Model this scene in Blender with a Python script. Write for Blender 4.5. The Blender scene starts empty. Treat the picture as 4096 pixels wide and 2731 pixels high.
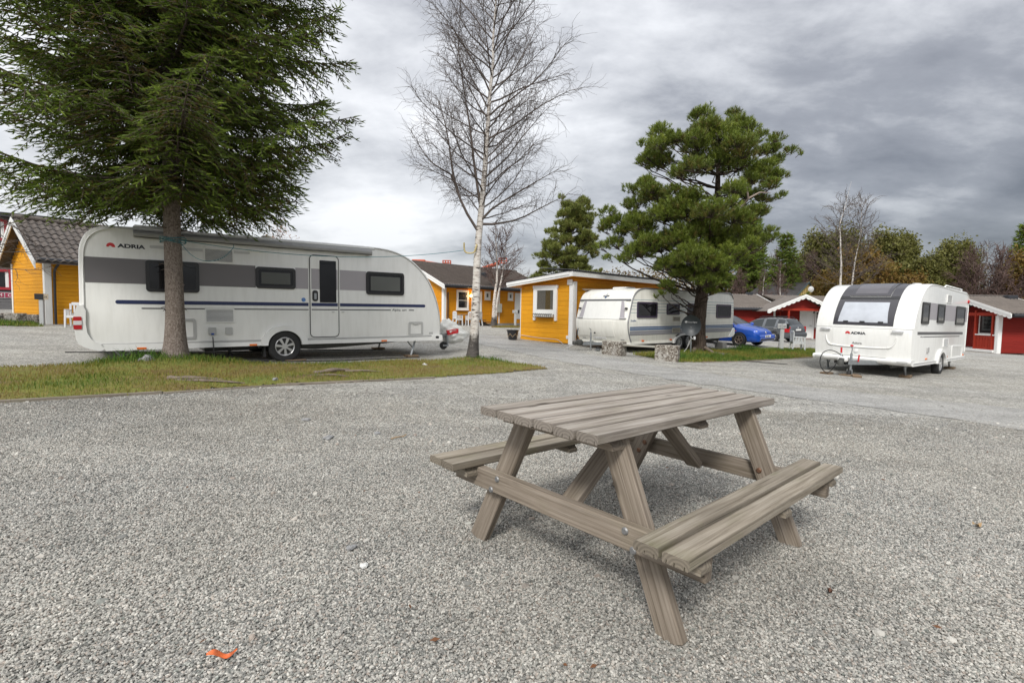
import bpy, bmesh, math, random
import numpy as np
from mathutils import Matrix, Vector, Euler
random.seed(7); rng = np.random.default_rng(7)
SC = bpy.context.scene
COL = SC.collection
# ---------------------------------------------------------------- camera
CAM_H, PITCH, ROLL = 1.2006, 0.0588, 0.0183
cam = bpy.data.cameras.new('camera'); cam.sensor_width = 36.0; cam.lens = 18.0
cam.clip_start = 0.05; cam.clip_end = 3000
co = bpy.data.objects.new('camera', cam); COL.objects.link(co)
_f = Vector((0, math.cos(PITCH), -math.sin(PITCH))); _u = Vector((0, math.sin(PITCH), math.cos(PITCH))); _r = Vector((1, 0, 0))
_r2 = _r*math.cos(ROLL) + _u*math.sin(ROLL); _u2 = -_r*math.sin(ROLL) + _u*math.cos(ROLL)
co.matrix_world = Matrix(((_r2.x, _u2.x, -_f.x, 0), (_r2.y, _u2.y, -_f.y, 0), (_r2.z, _u2.z, -_f.z, CAM_H), (0, 0, 0, 1)))
SC.camera = co
SC.view_settings.view_transform = 'Standard'; SC.view_settings.look = 'None'
SC.view_settings.gamma = 1.0; SC.view_settings.exposure = 1.0; SC.view_settings.use_curve_mapping = False
SC.cycles.use_denoising = True
SC.cycles.max_bounces = 6; SC.cycles.transparent_max_bounces = 12
try:
    SC.cycles.denoiser = 'OPENIMAGEDENOISE'; SC.cycles.denoising_input_passes = 'RGB_ALBEDO_NORMAL'; SC.cycles.denoising_prefilter = 'ACCURATE'; SC.cycles.denoising_quality = 'HIGH'
except Exception: pass
# ---------------------------------------------------------------- sky (overcast) and sun
SUN_EL, SUN_AZ = math.radians(42), math.radians(-164)     # azimuth measured from +Y towards +X
SUN_DIR = Vector((math.sin(SUN_AZ)*math.cos(SUN_EL), math.cos(SUN_AZ)*math.cos(SUN_EL), math.sin(SUN_EL)))
W = bpy.data.worlds.new('World'); SC.world = W; W.use_nodes = True
nt = W.node_tree; nt.nodes.clear()
def wn(t, **k):
    n = nt.nodes.new(t)
    for a, b in k.items():
        if a in n.inputs: n.inputs[a].default_value = b
        else: setattr(n, a, b)
    return n
def wl(a, b): nt.links.new(a, b)
def wmath(op, a, b=None, c=None):
    n = nt.nodes.new('ShaderNodeMath'); n.operation = op
    for i, v in enumerate((a, b, c)):
        if v is None: continue
        if isinstance(v, (int, float)): n.inputs[i].default_value = v
        else: wl(v, n.inputs[i])
    return n.outputs[0]
sky = wn('ShaderNodeTexSky', sky_type='NISHITA', sun_disc=False, sun_elevation=SUN_EL, sun_rotation=SUN_AZ)
tc = wn('ShaderNodeTexCoord'); sep = wn('ShaderNodeSeparateXYZ'); wl(tc.outputs['Generated'], sep.inputs[0])
zc_ = wmath('ADD', wmath('MAXIMUM', sep.outputs[2], 0.0), 0.30)
cmb = wn('ShaderNodeCombineXYZ')
wl(wmath('DIVIDE', sep.outputs[0], zc_), cmb.inputs[0]); wl(wmath('DIVIDE', sep.outputs[1], zc_), cmb.inputs[1])
mp = wn('ShaderNodeMapping'); mp.inputs['Rotation'].default_value = (0, 0, math.radians(14)); mp.inputs['Scale'].default_value = (0.72, 1.0, 1); mp.inputs['Location'].default_value = (0.4, 5.2, 0)
wl(cmb.outputs[0], mp.inputs[0])
n1 = wn('ShaderNodeTexNoise', Scale=0.95, Detail=9.0, Roughness=0.5, Distortion=0.2); wl(mp.outputs[0], n1.inputs['Vector'])
n2 = wn('ShaderNodeTexNoise', Scale=2.6, Detail=8.0, Roughness=0.55, Distortion=0.15); wl(mp.outputs[0], n2.inputs['Vector'])
# brighter where the cloud deck is thin towards the sun
dt = wn('ShaderNodeVectorMath', operation='DOT_PRODUCT'); wl(tc.outputs['Generated'], dt.inputs[0])
dt.inputs[1].default_value = Vector((-0.9, -0.32, 0.25)).normalized()
glow = wn('ShaderNodeMapRange', interpolation_type='SMOOTHSTEP'); wl(dt.outputs['Value'], glow.inputs[0])
glow.inputs[1].default_value = -0.95; glow.inputs[2].default_value = 0.25; glow.inputs[3].default_value = 0.0; glow.inputs[4].default_value = 1.0
n3 = wn('ShaderNodeTexNoise', Scale=7.0, Detail=7.0, Roughness=0.6, Distortion=0.2); wl(mp.outputs[0], n3.inputs['Vector'])
def cen(o, k): return wmath('MULTIPLY', wmath('SUBTRACT', o, 0.5), k)
mixn = wmath('ADD', wmath('ADD', wmath('ADD', cen(n1.outputs[0], 0.85), cen(n2.outputs[0], 0.62)), cen(n3.outputs[0], 0.26)), 0.5)
dens = wmath('ADD', mixn, wmath('MULTIPLY', wmath('SUBTRACT', glow.outputs[0], 0.46), 0.34))
cr = wn('ShaderNodeValToRGB'); wl(dens, cr.inputs[0])
e = cr.color_ramp.elements
e[0].position = 0.22; e[0].color = (0.140, 0.147, 0.168, 1)
e[1].position = 0.80; e[1].color = (0.80, 0.806, 0.82, 1)
for p, c in ((0.40, (0.25, 0.259, 0.284, 1)), (0.50, (0.41, 0.42, 0.443, 1)), (0.62, (0.58, 0.59, 0.61, 1))):
    q = e.new(p); q.color = c
# overcast sky: luminance rises towards the zenith (CIE overcast, softened)
lum = wmath('ADD', 0.50, wmath('MULTIPLY', wmath('MAXIMUM', sep.outputs[2], 0.0), 0.80))
bgc = wn('ShaderNodeBackground'); wl(cr.outputs[0], bgc.inputs['Color']); wl(lum, bgc.inputs['Strength'])
bgs = wn('ShaderNodeBackground', Strength=0.10); wl(sky.outputs[0], bgs.inputs['Color'])
mixw = wn('ShaderNodeMixShader'); mixw.inputs[0].default_value = 0.93
wl(bgs.outputs[0], mixw.inputs[1]); wl(bgc.outputs[0], mixw.inputs[2])
wo = wn('ShaderNodeOutputWorld'); wl(mixw.outputs[0], wo.inputs['Surface'])
sl = bpy.data.lights.new('sun', 'SUN'); sl.energy = 1.5; sl.angle = math.radians(13); sl.color = (1.0, 0.97, 0.92)
so = bpy.data.objects.new('sun', sl); COL.objects.link(so); so.location = (-20, 10, 40)
so.rotation_euler = SUN_DIR.to_track_quat('Z', 'Y').to_euler()

# ---------------------------------------------------------------- ground height
GC = [(0.69, 2.66, 0.03998), (-4.79, 10.77, -0.16412), (12.6, 15.2, -0.03068), (-2.6, 12.5, 0.03261), (9.5, 13.0, -0.12231)]
def gz(x, y):
    z = -.03*(x-.69) + .005*(y-2.66)
    for a, b, w in GC: z = z + w*np.exp(-((x-a)**2+(y-b)**2)/72.)
    return z
def gxy(x, y): return Vector((x, y, float(gz(x, y))))
# ---------------------------------------------------------------- mesh helpers
def link(o, parent=None):
    COL.objects.link(o)
    if parent is not None: o.parent = parent
    return o
class MB:
    def __init__(s): s.v = []; s.f = []
    def add(s, vs, fs):
        o = len(s.v); s.v += [tuple(p) for p in vs]; s.f += [tuple(i+o for i in f) for f in fs]; return s
    def box(s, x0, x1, y0, y1, z0, z1, M=None, c=0.0):
        if c <= 0:
            vs = [(x, y, z) for x in (x0, x1) for y in (y0, y1) for z in (z0, z1)]
            fs = [(0, 1, 3, 2), (4, 6, 7, 5), (0, 4, 5, 1), (2, 3, 7, 6), (0, 2, 6, 4), (1, 5, 7, 3)]
        else:
            lo = (x0, y0, z0); hi = (x1, y1, z1); vs = []; idx = {}
            for sx in (0, 1):
                for sy in (0, 1):
                    for sz in (0, 1):
                        sg = (sx, sy, sz)
                        for a in range(3):
                            p = [hi[k] if sg[k] else lo[k] for k in range(3)]
                            for k in range(3):
                                if k != a: p[k] += (-c if sg[k] else c)
                            idx[(sg, a)] = len(vs); vs.append(tuple(p))
            fs = []
            for a in range(3):
                b, d = (a+1) % 3, (a+2) % 3
                for q in (0, 1):
                    L = []
                    for (i, j) in ((0, 0), (1, 0), (1, 1), (0, 1)):
                        sg = [0, 0, 0]; sg[a] = q; sg[b] = i; sg[d] = j; L.append(idx[(tuple(sg), a)])
                    fs.append(tuple(L if q else L[::-1]))
                    for q2 in (0, 1):      # edge between face a/q and face b/q2 along d
                        L = []
                        for j, ax in ((0, a), (0, b), (1, b), (1, a)):
                            sg = [0, 0, 0]; sg[a] = q; sg[b] = q2; sg[d] = j; L.append(idx[(tuple(sg), ax)])
                        fs.append(tuple(L if (q != q2) else L[::-1]))
            for sx in (0, 1):
                for sy in (0, 1):
                    for sz in (0, 1):
                        L = [idx[((sx, sy, sz), a)] for a in range(3)]
                        fs.append(tuple(L if (sx+sy+sz) % 2 else L[::-1]))
        if M is not None: vs = [tuple(M @ Vector(p)) for p in vs]
        return s.add(vs, fs)
    def prism(s, poly, a0, a1, axis='y', M=None):
        """extrude 2D polygon; axis y: poly is (x,z); axis x: (y,z); axis z: (x,y)"""
        n = len(poly)
        def P(p, a):
            return (p[0], a, p[1]) if axis == 'y' else ((a, p[0], p[1]) if axis == 'x' else (p[0], p[1], a))
        vs = [P(p, a0) for p in poly] + [P(p, a1) for p in poly]
        fs = [tuple(range(n)), tuple(range(2*n-1, n-1, -1))] + [(i, i+n, (i+1) % n+n, (i+1) % n) for i in range(n)]
        if M is not None: vs = [tuple(M @ Vector(p)) for p in vs]
        return s.add(vs, fs)
    def tube(s, path, rad, k=8, cap=True):
        path = [Vector(p) for p in path]; n = len(path)
        if not hasattr(rad, '__len__'): rad = [rad]*n
        o = len(s.v); ref = None
        for i, p in enumerate(path):
            d = (path[min(i+1, n-1)]-path[max(i-1, 0)])
            if d.length < 1e-9: d = Vector((0, 0, 1))
            d.normalize()
            if ref is None: ref = Vector((0, 0, 1)) if abs(d.z) < .9 else Vector((1, 0, 0))
            a = d.cross(ref)
            if a.length < 1e-6: a = d.cross(Vector((1, .3, .2)))
            a.normalize(); b = d.cross(a); ref = a.cross(d)
            for j in range(k):
                t = 2*math.pi*j/k; s.v.append(tuple(p + (a*math.cos(t)+b*math.sin(t))*rad[i]))
        for i in range(n-1):
            for j in range(k):
                s.f.append((o+i*k+j, o+i*k+(j+1) % k, o+(i+1)*k+(j+1) % k, o+(i+1)*k+j))
        if cap:
            s.f.append(tuple(o+j for j in range(k))[::-1]); s.f.append(tuple(o+(n-1)*k+j for j in range(k)))
        return s
    def lathe(s, prof, k=24, axis='z', c=(0, 0, 0)):
        """prof list of (r,h); closed loop not needed"""
        o = len(s.v)
        for r, h in prof:
            for j in range(k):
                t = 2*math.pi*j/k; x, y = r*math.cos(t), r*math.sin(t)
                p = (x, y, h) if axis == 'z' else ((x, h, y) if axis == 'y' else (h, x, y))
                s.v.append((p[0]+c[0], p[1]+c[1], p[2]+c[2]))
        for i in range(len(prof)-1):
            for j in range(k):
                s.f.append((o+i*k+j, o+i*k+(j+1) % k, o+(i+1)*k+(j+1) % k, o+(i+1)*k+j))
        return s
    def rrect(s, x0, x1, z0, z1, r, y0, y1, n=5):
        return s.prism(rr(x0, x1, z0, z1, r, n), y0, y1)
    def ring(s, outer, inner, y0, y1):
        """frame between two same-length loops (x,z)"""
        n = len(outer); o = len(s.v)
        for L, y in ((outer, y0), (inner, y0), (inner, y1), (outer, y1)): s.v += [(p[0], y, p[1]) for p in L]
        for i in range(n):
            j = (i+1) % n
            for q in range(4):
                a, b = q*n, ((q+1) % 4)*n
                s.f.append((o+a+i, o+a+j, o+b+j, o+b+i))
        return s
def rr(x0, x1, z0, z1, r, n=5):
    P = []
    for cx, cz, a0 in ((x1-r, z1-r, 0), (x0+r, z1-r, 90), (x0+r, z0+r, 180), (x1-r, z0+r, 270)):
        for i in range(n+1):
            a = math.radians(a0+90*i/n); P.append((cx+r*math.cos(a), cz+r*math.sin(a)))
    return P
def chaikin(P, n=2, closed=False):
    for _ in range(n):
        Q = []
        m = len(P)
        if not closed: Q.append(P[0])
        for i in range(m if closed else m-1):
            a, b = P[i], P[(i+1) % m]
            Q.append(tuple(.75*x+.25*y for x, y in zip(a, b))); Q.append(tuple(.25*x+.75*y for x, y in zip(a, b)))
        if not closed: Q.append(P[-1])
        P = Q
    return P
def mesh_of(mb, name='mesh', smooth=None):
    me = bpy.data.meshes.new(name); me.from_pydata(mb.v, [], mb.f)
    bm = bmesh.new(); bm.from_mesh(me); bmesh.ops.recalc_face_normals(bm, faces=bm.faces); bm.to_mesh(me); bm.free()
    if smooth is not None:
        me.shade_smooth(); me.set_sharp_from_angle(angle=math.radians(smooth))
    return me
def part(name, mb, mat, parent=None, smooth=None, label=None, M=None):
    me = mesh_of(mb, name, smooth) if isinstance(mb, MB) else mb
    if mat is not None and len(me.materials) == 0: me.materials.append(mat)
    o = bpy.data.objects.new(name, me); link(o, parent)
    if label: o['label'] = label
    if M is not None: o.matrix_local = M
    return o
def tag(o, label, cat, group=None, kind=None):
    if label: o['label'] = label
    if cat: o['category'] = cat
    if group: o['group'] = group
    if kind: o['kind'] = kind
    return o
def thing(name, label, cat, loc=(0, 0, 0), yaw=0.0, group=None, pitch=0.0, roll=0.0):
    o = bpy.data.objects.new(name, None); link(o); o.empty_display_size = .1
    o.location = loc; o.rotation_euler = (roll, -pitch, yaw)
    return tag(o, label, cat, group)
def sub(name, parent, loc=(0, 0, 0), rot=(0, 0, 0)):
    o = bpy.data.objects.new(name, None); link(o, parent); o.location = loc; o.rotation_euler = rot; o.empty_display_size = .05
    return o
def structure(name, mb_or_me, mat, smooth=None):
    o = part(name, mb_or_me, mat, None, smooth); o['kind'] = 'structure'; return o
def mesh_np(name, V, F, mat=None, attr=None, smooth=False):
    """fast mesh from arrays; F (n,3) or (n,4); attr: per-vertex float 'tint'"""
    V = np.asarray(V, np.float32); F = np.asarray(F, np.int32)
    me = bpy.data.meshes.new(name); k = F.shape[1]
    me.vertices.add(len(V)); me.vertices.foreach_set('co', V.ravel())
    me.loops.add(F.size); me.loops.foreach_set('vertex_index', F.ravel())
    me.polygons.add(len(F)); me.polygons.foreach_set('loop_start', np.arange(0, F.size, k, dtype=np.int32))
    try: me.polygons.foreach_set('loop_total', np.full(len(F), k, np.int32))
    except Exception: pass
    if attr is not None:
        a = me.attributes.new('tint', 'FLOAT', 'POINT'); a.data.foreach_set('value', np.asarray(attr, np.float32))
    me.update(calc_edges=True); me.validate()
    if smooth: me.shade_smooth()
    if mat: me.materials.append(mat)
    return me
def copy_tree(o, parent=None):
    c = o.copy(); COL.objects.link(c); c.parent = parent
    for ch in list(o.children): copy_tree(ch, c)
    return c
# ---------------------------------------------------------------- materials
class Mat:
    def __init__(s, name):
        s.m = bpy.data.materials.new(name); s.m.use_nodes = True; s.t = s.m.node_tree
        s.b = s.t.nodes['Principled BSDF']; s.out = s.t.nodes['Material Output']
    def n(s, t, **k):
        x = s.t.nodes.new(t)
        for a, b in k.items():
            if a in x.inputs: x.inputs[a].default_value = b
            else: setattr(x, a, b)
        return x
    def l(s, a, b): s.t.links.new(a, b)
    def math(s, op, a, b=None):
        x = s.t.nodes.new('ShaderNodeMath'); x.operation = op
        for i, v in enumerate((a, b)):
            if v is None: continue
            if isinstance(v, (int, float)): x.inputs[i].default_value = v
            else: s.l(v, x.inputs[i])
        return x.outputs[0]
    def coords(s, scale=(1, 1, 1), rand=True, kind='Object'):
        tc = s.n('ShaderNodeTexCoord'); mp = s.n('ShaderNodeMapping'); mp.inputs['Scale'].default_value = scale
        s.l(tc.outputs[kind], mp.inputs[0])
        if rand:
            oi = s.n('ShaderNodeObjectInfo'); s.l(s.math('MULTIPLY', oi.outputs['Random'], 37.0), mp.inputs['Location'])
        return mp.outputs[0]
    def ramp(s, fac, stops, interp='LINEAR'):
        r = s.n('ShaderNodeValToRGB'); s.l(fac, r.inputs[0]); r.color_ramp.interpolation = interp
        e = r.color_ramp.elements
        while len(e) < len(stops): e.new(.5)
        for q, (p, c) in zip(e, stops): q.position = p; q.color = tuple(c)+(1,) if len(c) == 3 else c
        return r.outputs[0]
    def mix(s, fac, a, b, blend='MIX'):
        x = s.n('ShaderNodeMix', data_type='RGBA', blend_type=blend)
        for i, v in ((0, fac), (6, a), (7, b)):
            if isinstance(v, (int, float)): x.inputs[i].default_value = v
            elif isinstance(v, (tuple, list)): x.inputs[i].default_value = tuple(v)+(1,) if len(v) == 3 else v
            else: s.l(v, x.inputs[i])
        return x.outputs[2]
    def bump(s, h, strength=.3, dist=.01):
        x = s.n('ShaderNodeBump', Strength=strength, Distance=dist); s.l(h, x.inputs['Height']); s.l(x.outputs[0], s.b.inputs['Normal'])
def simple(name, col, rough=.5, metal=0., var=.08, vscale=2., bump=0., bscale=80., spec=.5, orand=0., dirt=0., dirtcol=(.22, .2, .15), stretch=(1, 1, 1), coat=0.):
    s = Mat(name); b = s.b
    b.inputs['Roughness'].default_value = rough; b.inputs['Metallic'].default_value = metal
    b.inputs['Specular IOR Level'].default_value = spec; b.inputs['Coat Weight'].default_value = coat
    v = s.coords(stretch)
    no = s.n('ShaderNodeTexNoise', Scale=vscale, Detail=5.0, Roughness=.6); s.l(v, no.inputs['Vector'])
    lo = tuple(c*(1-var) for c in col); hi = tuple(min(1, c*(1+var)) for c in col)
    c = s.ramp(no.outputs[0], [(.3, lo), (.7, hi)])
    if dirt > 0:
        v2 = s.coords((3.0, 3.0, .5)); n2 = s.n('ShaderNodeTexNoise', Scale=3.0, Detail=7.0, Roughness=.65); s.l(v2, n2.inputs['Vector'])
        f = s.ramp(n2.outputs[0], [(.45, (0, 0, 0)), (.8, (dirt, dirt, dirt))]); c = s.mix(f, c, dirtcol)
    if orand > 0:
        oi = s.n('ShaderNodeObjectInfo'); f = s.math('ADD', s.math('MULTIPLY', oi.outputs['Random'], 2*orand), 1-orand)
        mx = s.n('ShaderNodeVectorMath', operation='SCALE'); s.l(c, mx.inputs[0]); s.l(f, mx.inputs['Scale']); c = mx.outputs[0]
    s.l(c, b.inputs['Base Color'])
    if bump > 0:
        n3 = s.n('ShaderNodeTexNoise', Scale=bscale, Detail=4.0, Roughness=.6); s.l(v, n3.inputs['Vector']); s.bump(n3.outputs[0], bump, .01)
    return s.m
def woodmat(name, dark, mid, light, gscale=(1.0, 34, 34), orand=.14, rough=.8, moss=0.0, bump=.35, knots=True, edge=0.0):
    """weathered timber, grain along local x; edge = half width of the board if its long edges are grimy"""
    s = Mat(name); b = s.b; b.inputs['Roughness'].default_value = rough; b.inputs['Specular IOR Level'].default_value = .25
    v = s.coords(gscale)
    n1 = s.n('ShaderNodeTexNoise', Scale=2.0, Detail=10.0, Roughness=.66, Distortion=.35); s.l(v, n1.inputs['Vector'])
    c = s.ramp(n1.outputs[0], [(.30, dark), (.48, mid), (.70, light)])
    v2 = s.coords((1.6, 3.0, 3.0)); n2 = s.n('ShaderNodeTexNoise', Scale=2.0, Detail=5.0); s.l(v2, n2.inputs['Vector'])
    c = s.mix(s.ramp(n2.outputs[0], [(.45, (0, 0, 0)), (.75, (.45, .45, .45))]), c, tuple(.60*x for x in mid))
    if knots:
        v3 = s.coords((2.2, 8, 8)); vo = s.n('ShaderNodeTexVoronoi', Scale=1.0); s.l(v3, vo.inputs['Vector'])
        c = s.mix(s.ramp(vo.outputs['Distance'], [(.05, (.85, .85, .85)), (.13, (0, 0, 0))]), c, tuple(.42*x for x in dark))
    v5 = s.coords((.9, 80, 80)); n5 = s.n('ShaderNodeTexNoise', Scale=1.5, Detail=5.0, Roughness=.55, Distortion=.3); s.l(v5, n5.inputs['Vector'])
    c = s.mix(s.ramp(n5.outputs[0], [(.30, (.75, .75, .75)), (.37, (0, 0, 0))]), c, tuple(.45*x for x in dark))
    if moss > 0:
        n4 = s.n('ShaderNodeTexNoise', Scale=3.0, Detail=6.0); s.l(v2, n4.inputs['Vector'])
        c = s.mix(s.ramp(n4.outputs[0], [(.5, (0, 0, 0)), (.8, (moss, moss, moss))]), c, (.12, .125, .05))
    tcn = s.n('ShaderNodeTexCoord'); so_ = s.n('ShaderNodeSeparateXYZ'); s.l(tcn.outputs['Object'], so_.inputs[0]); sn_ = s.n('ShaderNodeSeparateXYZ'); s.l(tcn.outputs['Normal'], sn_.inputs[0])
    if edge > 0:
        ed = s.n('ShaderNodeMapRange', interpolation_type='SMOOTHSTEP'); s.l(s.math('ADD', s.math('ABSOLUTE', so_.outputs[1]), s.math('MULTIPLY', n2.outputs[0], .006)), ed.inputs[0])
        ed.inputs[1].default_value = edge-.008; ed.inputs[2].default_value = edge+.002; ed.inputs[3].default_value = 0; ed.inputs[4].default_value = .6
        c = s.mix(s.math('MULTIPLY', ed.outputs[0], s.math('GREATER_THAN', s.math('ABSOLUTE', sn_.outputs[2]), .5)), c, tuple(.42*x for x in dark))
    # sawn ends show growth rings
    wv = s.n('ShaderNodeTexWave', wave_type='RINGS', rings_direction='X', Scale=24.0, Distortion=1.2, Detail=3.0); mpr = s.n('ShaderNodeMapping'); mpr.inputs['Scale'].default_value = (.02, 1, 1); mpr.inputs['Location'].default_value = (0, .012, .03); s.l(tcn.outputs['Object'], mpr.inputs[0]); s.l(mpr.outputs[0], wv.inputs['Vector'])
    ends = s.math('GREATER_THAN', s.math('ABSOLUTE', sn_.outputs[0]), .7)
    c = s.mix(ends, c, s.ramp(wv.outputs[0], [(.2, tuple(.60*x for x in mid)), (.8, tuple(.80*x for x in mid))]))
    if orand > 0:
        oi = s.n('ShaderNodeObjectInfo'); f = s.math('ADD', s.math('MULTIPLY', oi.outputs['Random'], 2*orand), 1-orand)
        mx = s.n('ShaderNodeVectorMath', operation='SCALE'); s.l(c, mx.inputs[0]); s.l(f, mx.inputs['Scale']); c = mx.outputs[0]
    s.l(c, b.inputs['Base Color']); s.bump(n1.outputs[0], bump, .004)
    return s.m
def glassmat(name, tint=(.02, .022, .025), rough=.04, clear=0.0):
    s = Mat(name)
    s.b.inputs['Base Color'].default_value = tuple(tint)+(1,); s.b.inputs['Roughness'].default_value = rough
    s.b.inputs['Specular IOR Level'].default_value = .6
    if clear > 0:
        tr = s.n('ShaderNodeBsdfTransparent'); mx = s.n('ShaderNodeMixShader'); mx.inputs[0].default_value = clear
        s.l(s.b.outputs[0], mx.inputs[1]); s.l(tr.outputs[0], mx.inputs[2]); s.l(mx.outputs[0], s.out.inputs['Surface'])
    return s.m
def tintmat(name, stops, rough=.6, trans=0.0, spec=.3):
    """colour from the per-leaf 'tint' attribute"""
    s = Mat(name); a = s.n('ShaderNodeAttribute', attribute_name='tint')
    c = s.ramp(a.outputs['Fac'], stops); s.l(c, s.b.inputs['Base Color']); s.b.inputs['Roughness'].default_value = rough
    s.b.inputs['Specular IOR Level'].default_value = spec
    if trans > 0:
        tl = s.n('ShaderNodeBsdfTranslucent'); s.l(c, tl.inputs['Color']); mx = s.n('ShaderNodeMixShader'); mx.inputs[0].default_value = trans
        s.l(s.b.outputs[0], mx.inputs[1]); s.l(tl.outputs[0], mx.inputs[2]); s.l(mx.outputs[0], s.out.inputs['Surface'])
    return s.m
def letters(name, body, size, parent, mat, loc, rot=(math.pi/2, 0, 0), sx=1.0, sy=1.0, ext=.0015, shear=0.0, offset=0.0, align='LEFT'):
    cu = bpy.data.curves.new(name, 'FONT'); cu.body = body; cu.size = size; cu.extrude = ext; cu.shear = shear; cu.offset = offset; cu.align_x = align
    cu.materials.append(mat); o = bpy.data.objects.new(name, cu); link(o, parent); o.location = loc; o.rotation_euler = rot; o.scale = (sx, sy, 1)
    return o
# ================================================================ SETTING: ground, road, grass
def gravelmat(name, fine=85., stops=None, macro=.24, bumpd=.012, tone=1.0, warm=.26, grain=.26):
    s = Mat(name); s.b.inputs['Roughness'].default_value = .9; s.b.inputs['Specular IOR Level'].default_value = .2
    v = s.coords(rand=False)
    vo = s.n('ShaderNodeTexVoronoi', Scale=fine); s.l(v, vo.inputs['Vector'])
    sp = s.n('ShaderNodeSeparateColor'); s.l(vo.outputs['Color'], sp.inputs[0])
    stops = stops or STONE
    c = s.ramp(sp.outputs[0], [(p, tuple(tone*x for x in q)) for p, q in stops])
    n1 = s.n('ShaderNodeTexNoise', Scale=.45, Detail=6.0, Roughness=.6); s.l(v, n1.inputs['Vector'])
    c = s.mix(s.ramp(n1.outputs[0], [(.35, (0, 0, 0)), (.75, (warm, warm, warm))]), c, (.33, .29, .20))
    n2 = s.n('ShaderNodeTexNoise', Scale=1.7, Detail=8.0, Roughness=.7); s.l(v, n2.inputs['Vector'])
    k = s.ramp(n2.outputs[0], [(.3, (1-macro,)*3), (.7, (1+macro*.4,)*3)])
    c = s.mix(1.0, c, k, 'MULTIPLY')
    mpt = s.n('ShaderNodeMapping'); mpt.inputs['Rotation'].default_value = (0, 0, .7); mpt.inputs['Scale'].default_value = (.28, 1.5, 1); s.l(v, mpt.inputs[0]); n3 = s.n('ShaderNodeTexNoise', Scale=1.0, Detail=4.0); s.l(mpt.outputs[0], n3.inputs['Vector'])
    c = s.mix(1.0, c, s.ramp(n3.outputs[0], [(.35, (.88,)*3), (.65, (1.06,)*3)]), 'MULTIPLY')
    vb = s.n('ShaderNodeTexVoronoi', Scale=fine*.28); s.l(v, vb.inputs['Vector']); sb_ = s.n('ShaderNodeSeparateColor'); s.l(vb.outputs['Color'], sb_.inputs[0])
    c = s.mix(1.0, c, s.ramp(sb_.outputs[1], [(0, (1-grain,)*3), (.5, (1,)*3), (1, (1+grain*.8,)*3)]), 'MULTIPLY')
    s.l(c, s.b.inputs['Base Color'])
    h = s.math('SUBTRACT', 1.0, vo.outputs['Distance']); s.bump(h, .9, bumpd)
    return s.m
STONE = [(0.0, (.125, .130, .125)), (.25, (.215, .212, .200)), (.5, (.322, .312, .286)), (.75, (.415, .40, .366)), (.92, (.505, .487, .445)), (1.0, (.60, .58, .53))]
M_GRAVEL = gravelmat('loose_gravel', tone=1.16)
M_ROAD = gravelmat('compacted_gravel', fine=120., macro=.22, bumpd=.006, tone=1.12, warm=.12, grain=.2,
                   stops=[(0, (.20, .20, .195)), (.5, (.315, .31, .295)), (1, (.45, .44, .415))])
# ground: one sheet out to the horizon, fine where the camera stands
xs = np.unique(np.concatenate([np.linspace(-14, 22, 121), np.linspace(-60, 90, 61), [-900, -400, -200, -110, 130, 220, 400, 900]]))
ys = np.unique(np.concatenate([np.linspace(-3, 30, 111), np.linspace(30, 90, 31), [-400, -120, -40, -12, 120, 180, 320, 700, 1400]]))
X, Y = np.meshgrid(xs, ys, indexing='xy'); Zg = gz(np.clip(X, -60, 90), np.clip(Y, -12, 120))
nx, ny = len(xs), len(ys); I = np.arange(nx*ny).reshape(ny, nx)
F = np.stack([I[:-1, :-1], I[:-1, 1:], I[1:, 1:], I[1:, :-1]], -1).reshape(-1, 4)
structure('ground', mesh_np('ground', np.stack([X, Y, Zg], -1).reshape(-1, 3), F, M_GRAVEL, smooth=True), None)

def strip_sheet(name, A, B, mat, lift, nseg=60, across=8, jit=.08):
    """ribbon between two polylines, laid on the ground"""
    def res(P, n):
        P = np.array(P, float); d = np.r_[0, np.cumsum(np.hypot(*np.diff(P, axis=0).T))]; t = np.linspace(0, d[-1], n)
        return np.stack([np.interp(t, d, P[:, i]) for i in (0, 1)], -1)
    a, b = res(A, nseg), res(B, nseg)
    a = a + rng.normal(0, jit, a.shape); b = b + rng.normal(0, jit, b.shape)
    t = np.linspace(0, 1, across)[None, :, None]
    P = a[:, None]*(1-t)+b[:, None]*t; z = gz(P[..., 0], P[..., 1])+lift
    V = np.concatenate([P, z[..., None]], -1).reshape(-1, 3); I = np.arange(nseg*across).reshape(nseg, across)
    F = np.stack([I[:-1, :-1], I[:-1, 1:], I[1:, 1:], I[1:, :-1]], -1).reshape(-1, 4)
    return structure(name, mesh_np(name, V, F, mat, smooth=True), None)
strip_sheet('road', [(-16, 24.5), (-6, 21.5), (-1.9, 18.9), (-.2, 16.0), (1.3, 13.2), (3.0, 10.85), (6.8, 6.7), (11, 2.5)],
            [(-14, 28), (-5, 25.5), (-.6, 22.0), (1.3, 18.3), (2.6, 15.3), (3.76, 13.4), (6.17, 10.4), (9.11, 8.6), (14, 4.5)], M_ROAD, .006, 150, 12)
strip_sheet('road', [(9.5, 27.5), (17, 29.5), (24, 25.5), (40, 15)], [(8.5, 29.0), (17.5, 32.2), (26, 27.6), (44, 17)], M_ROAD, .006, 80, 8)

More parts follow.
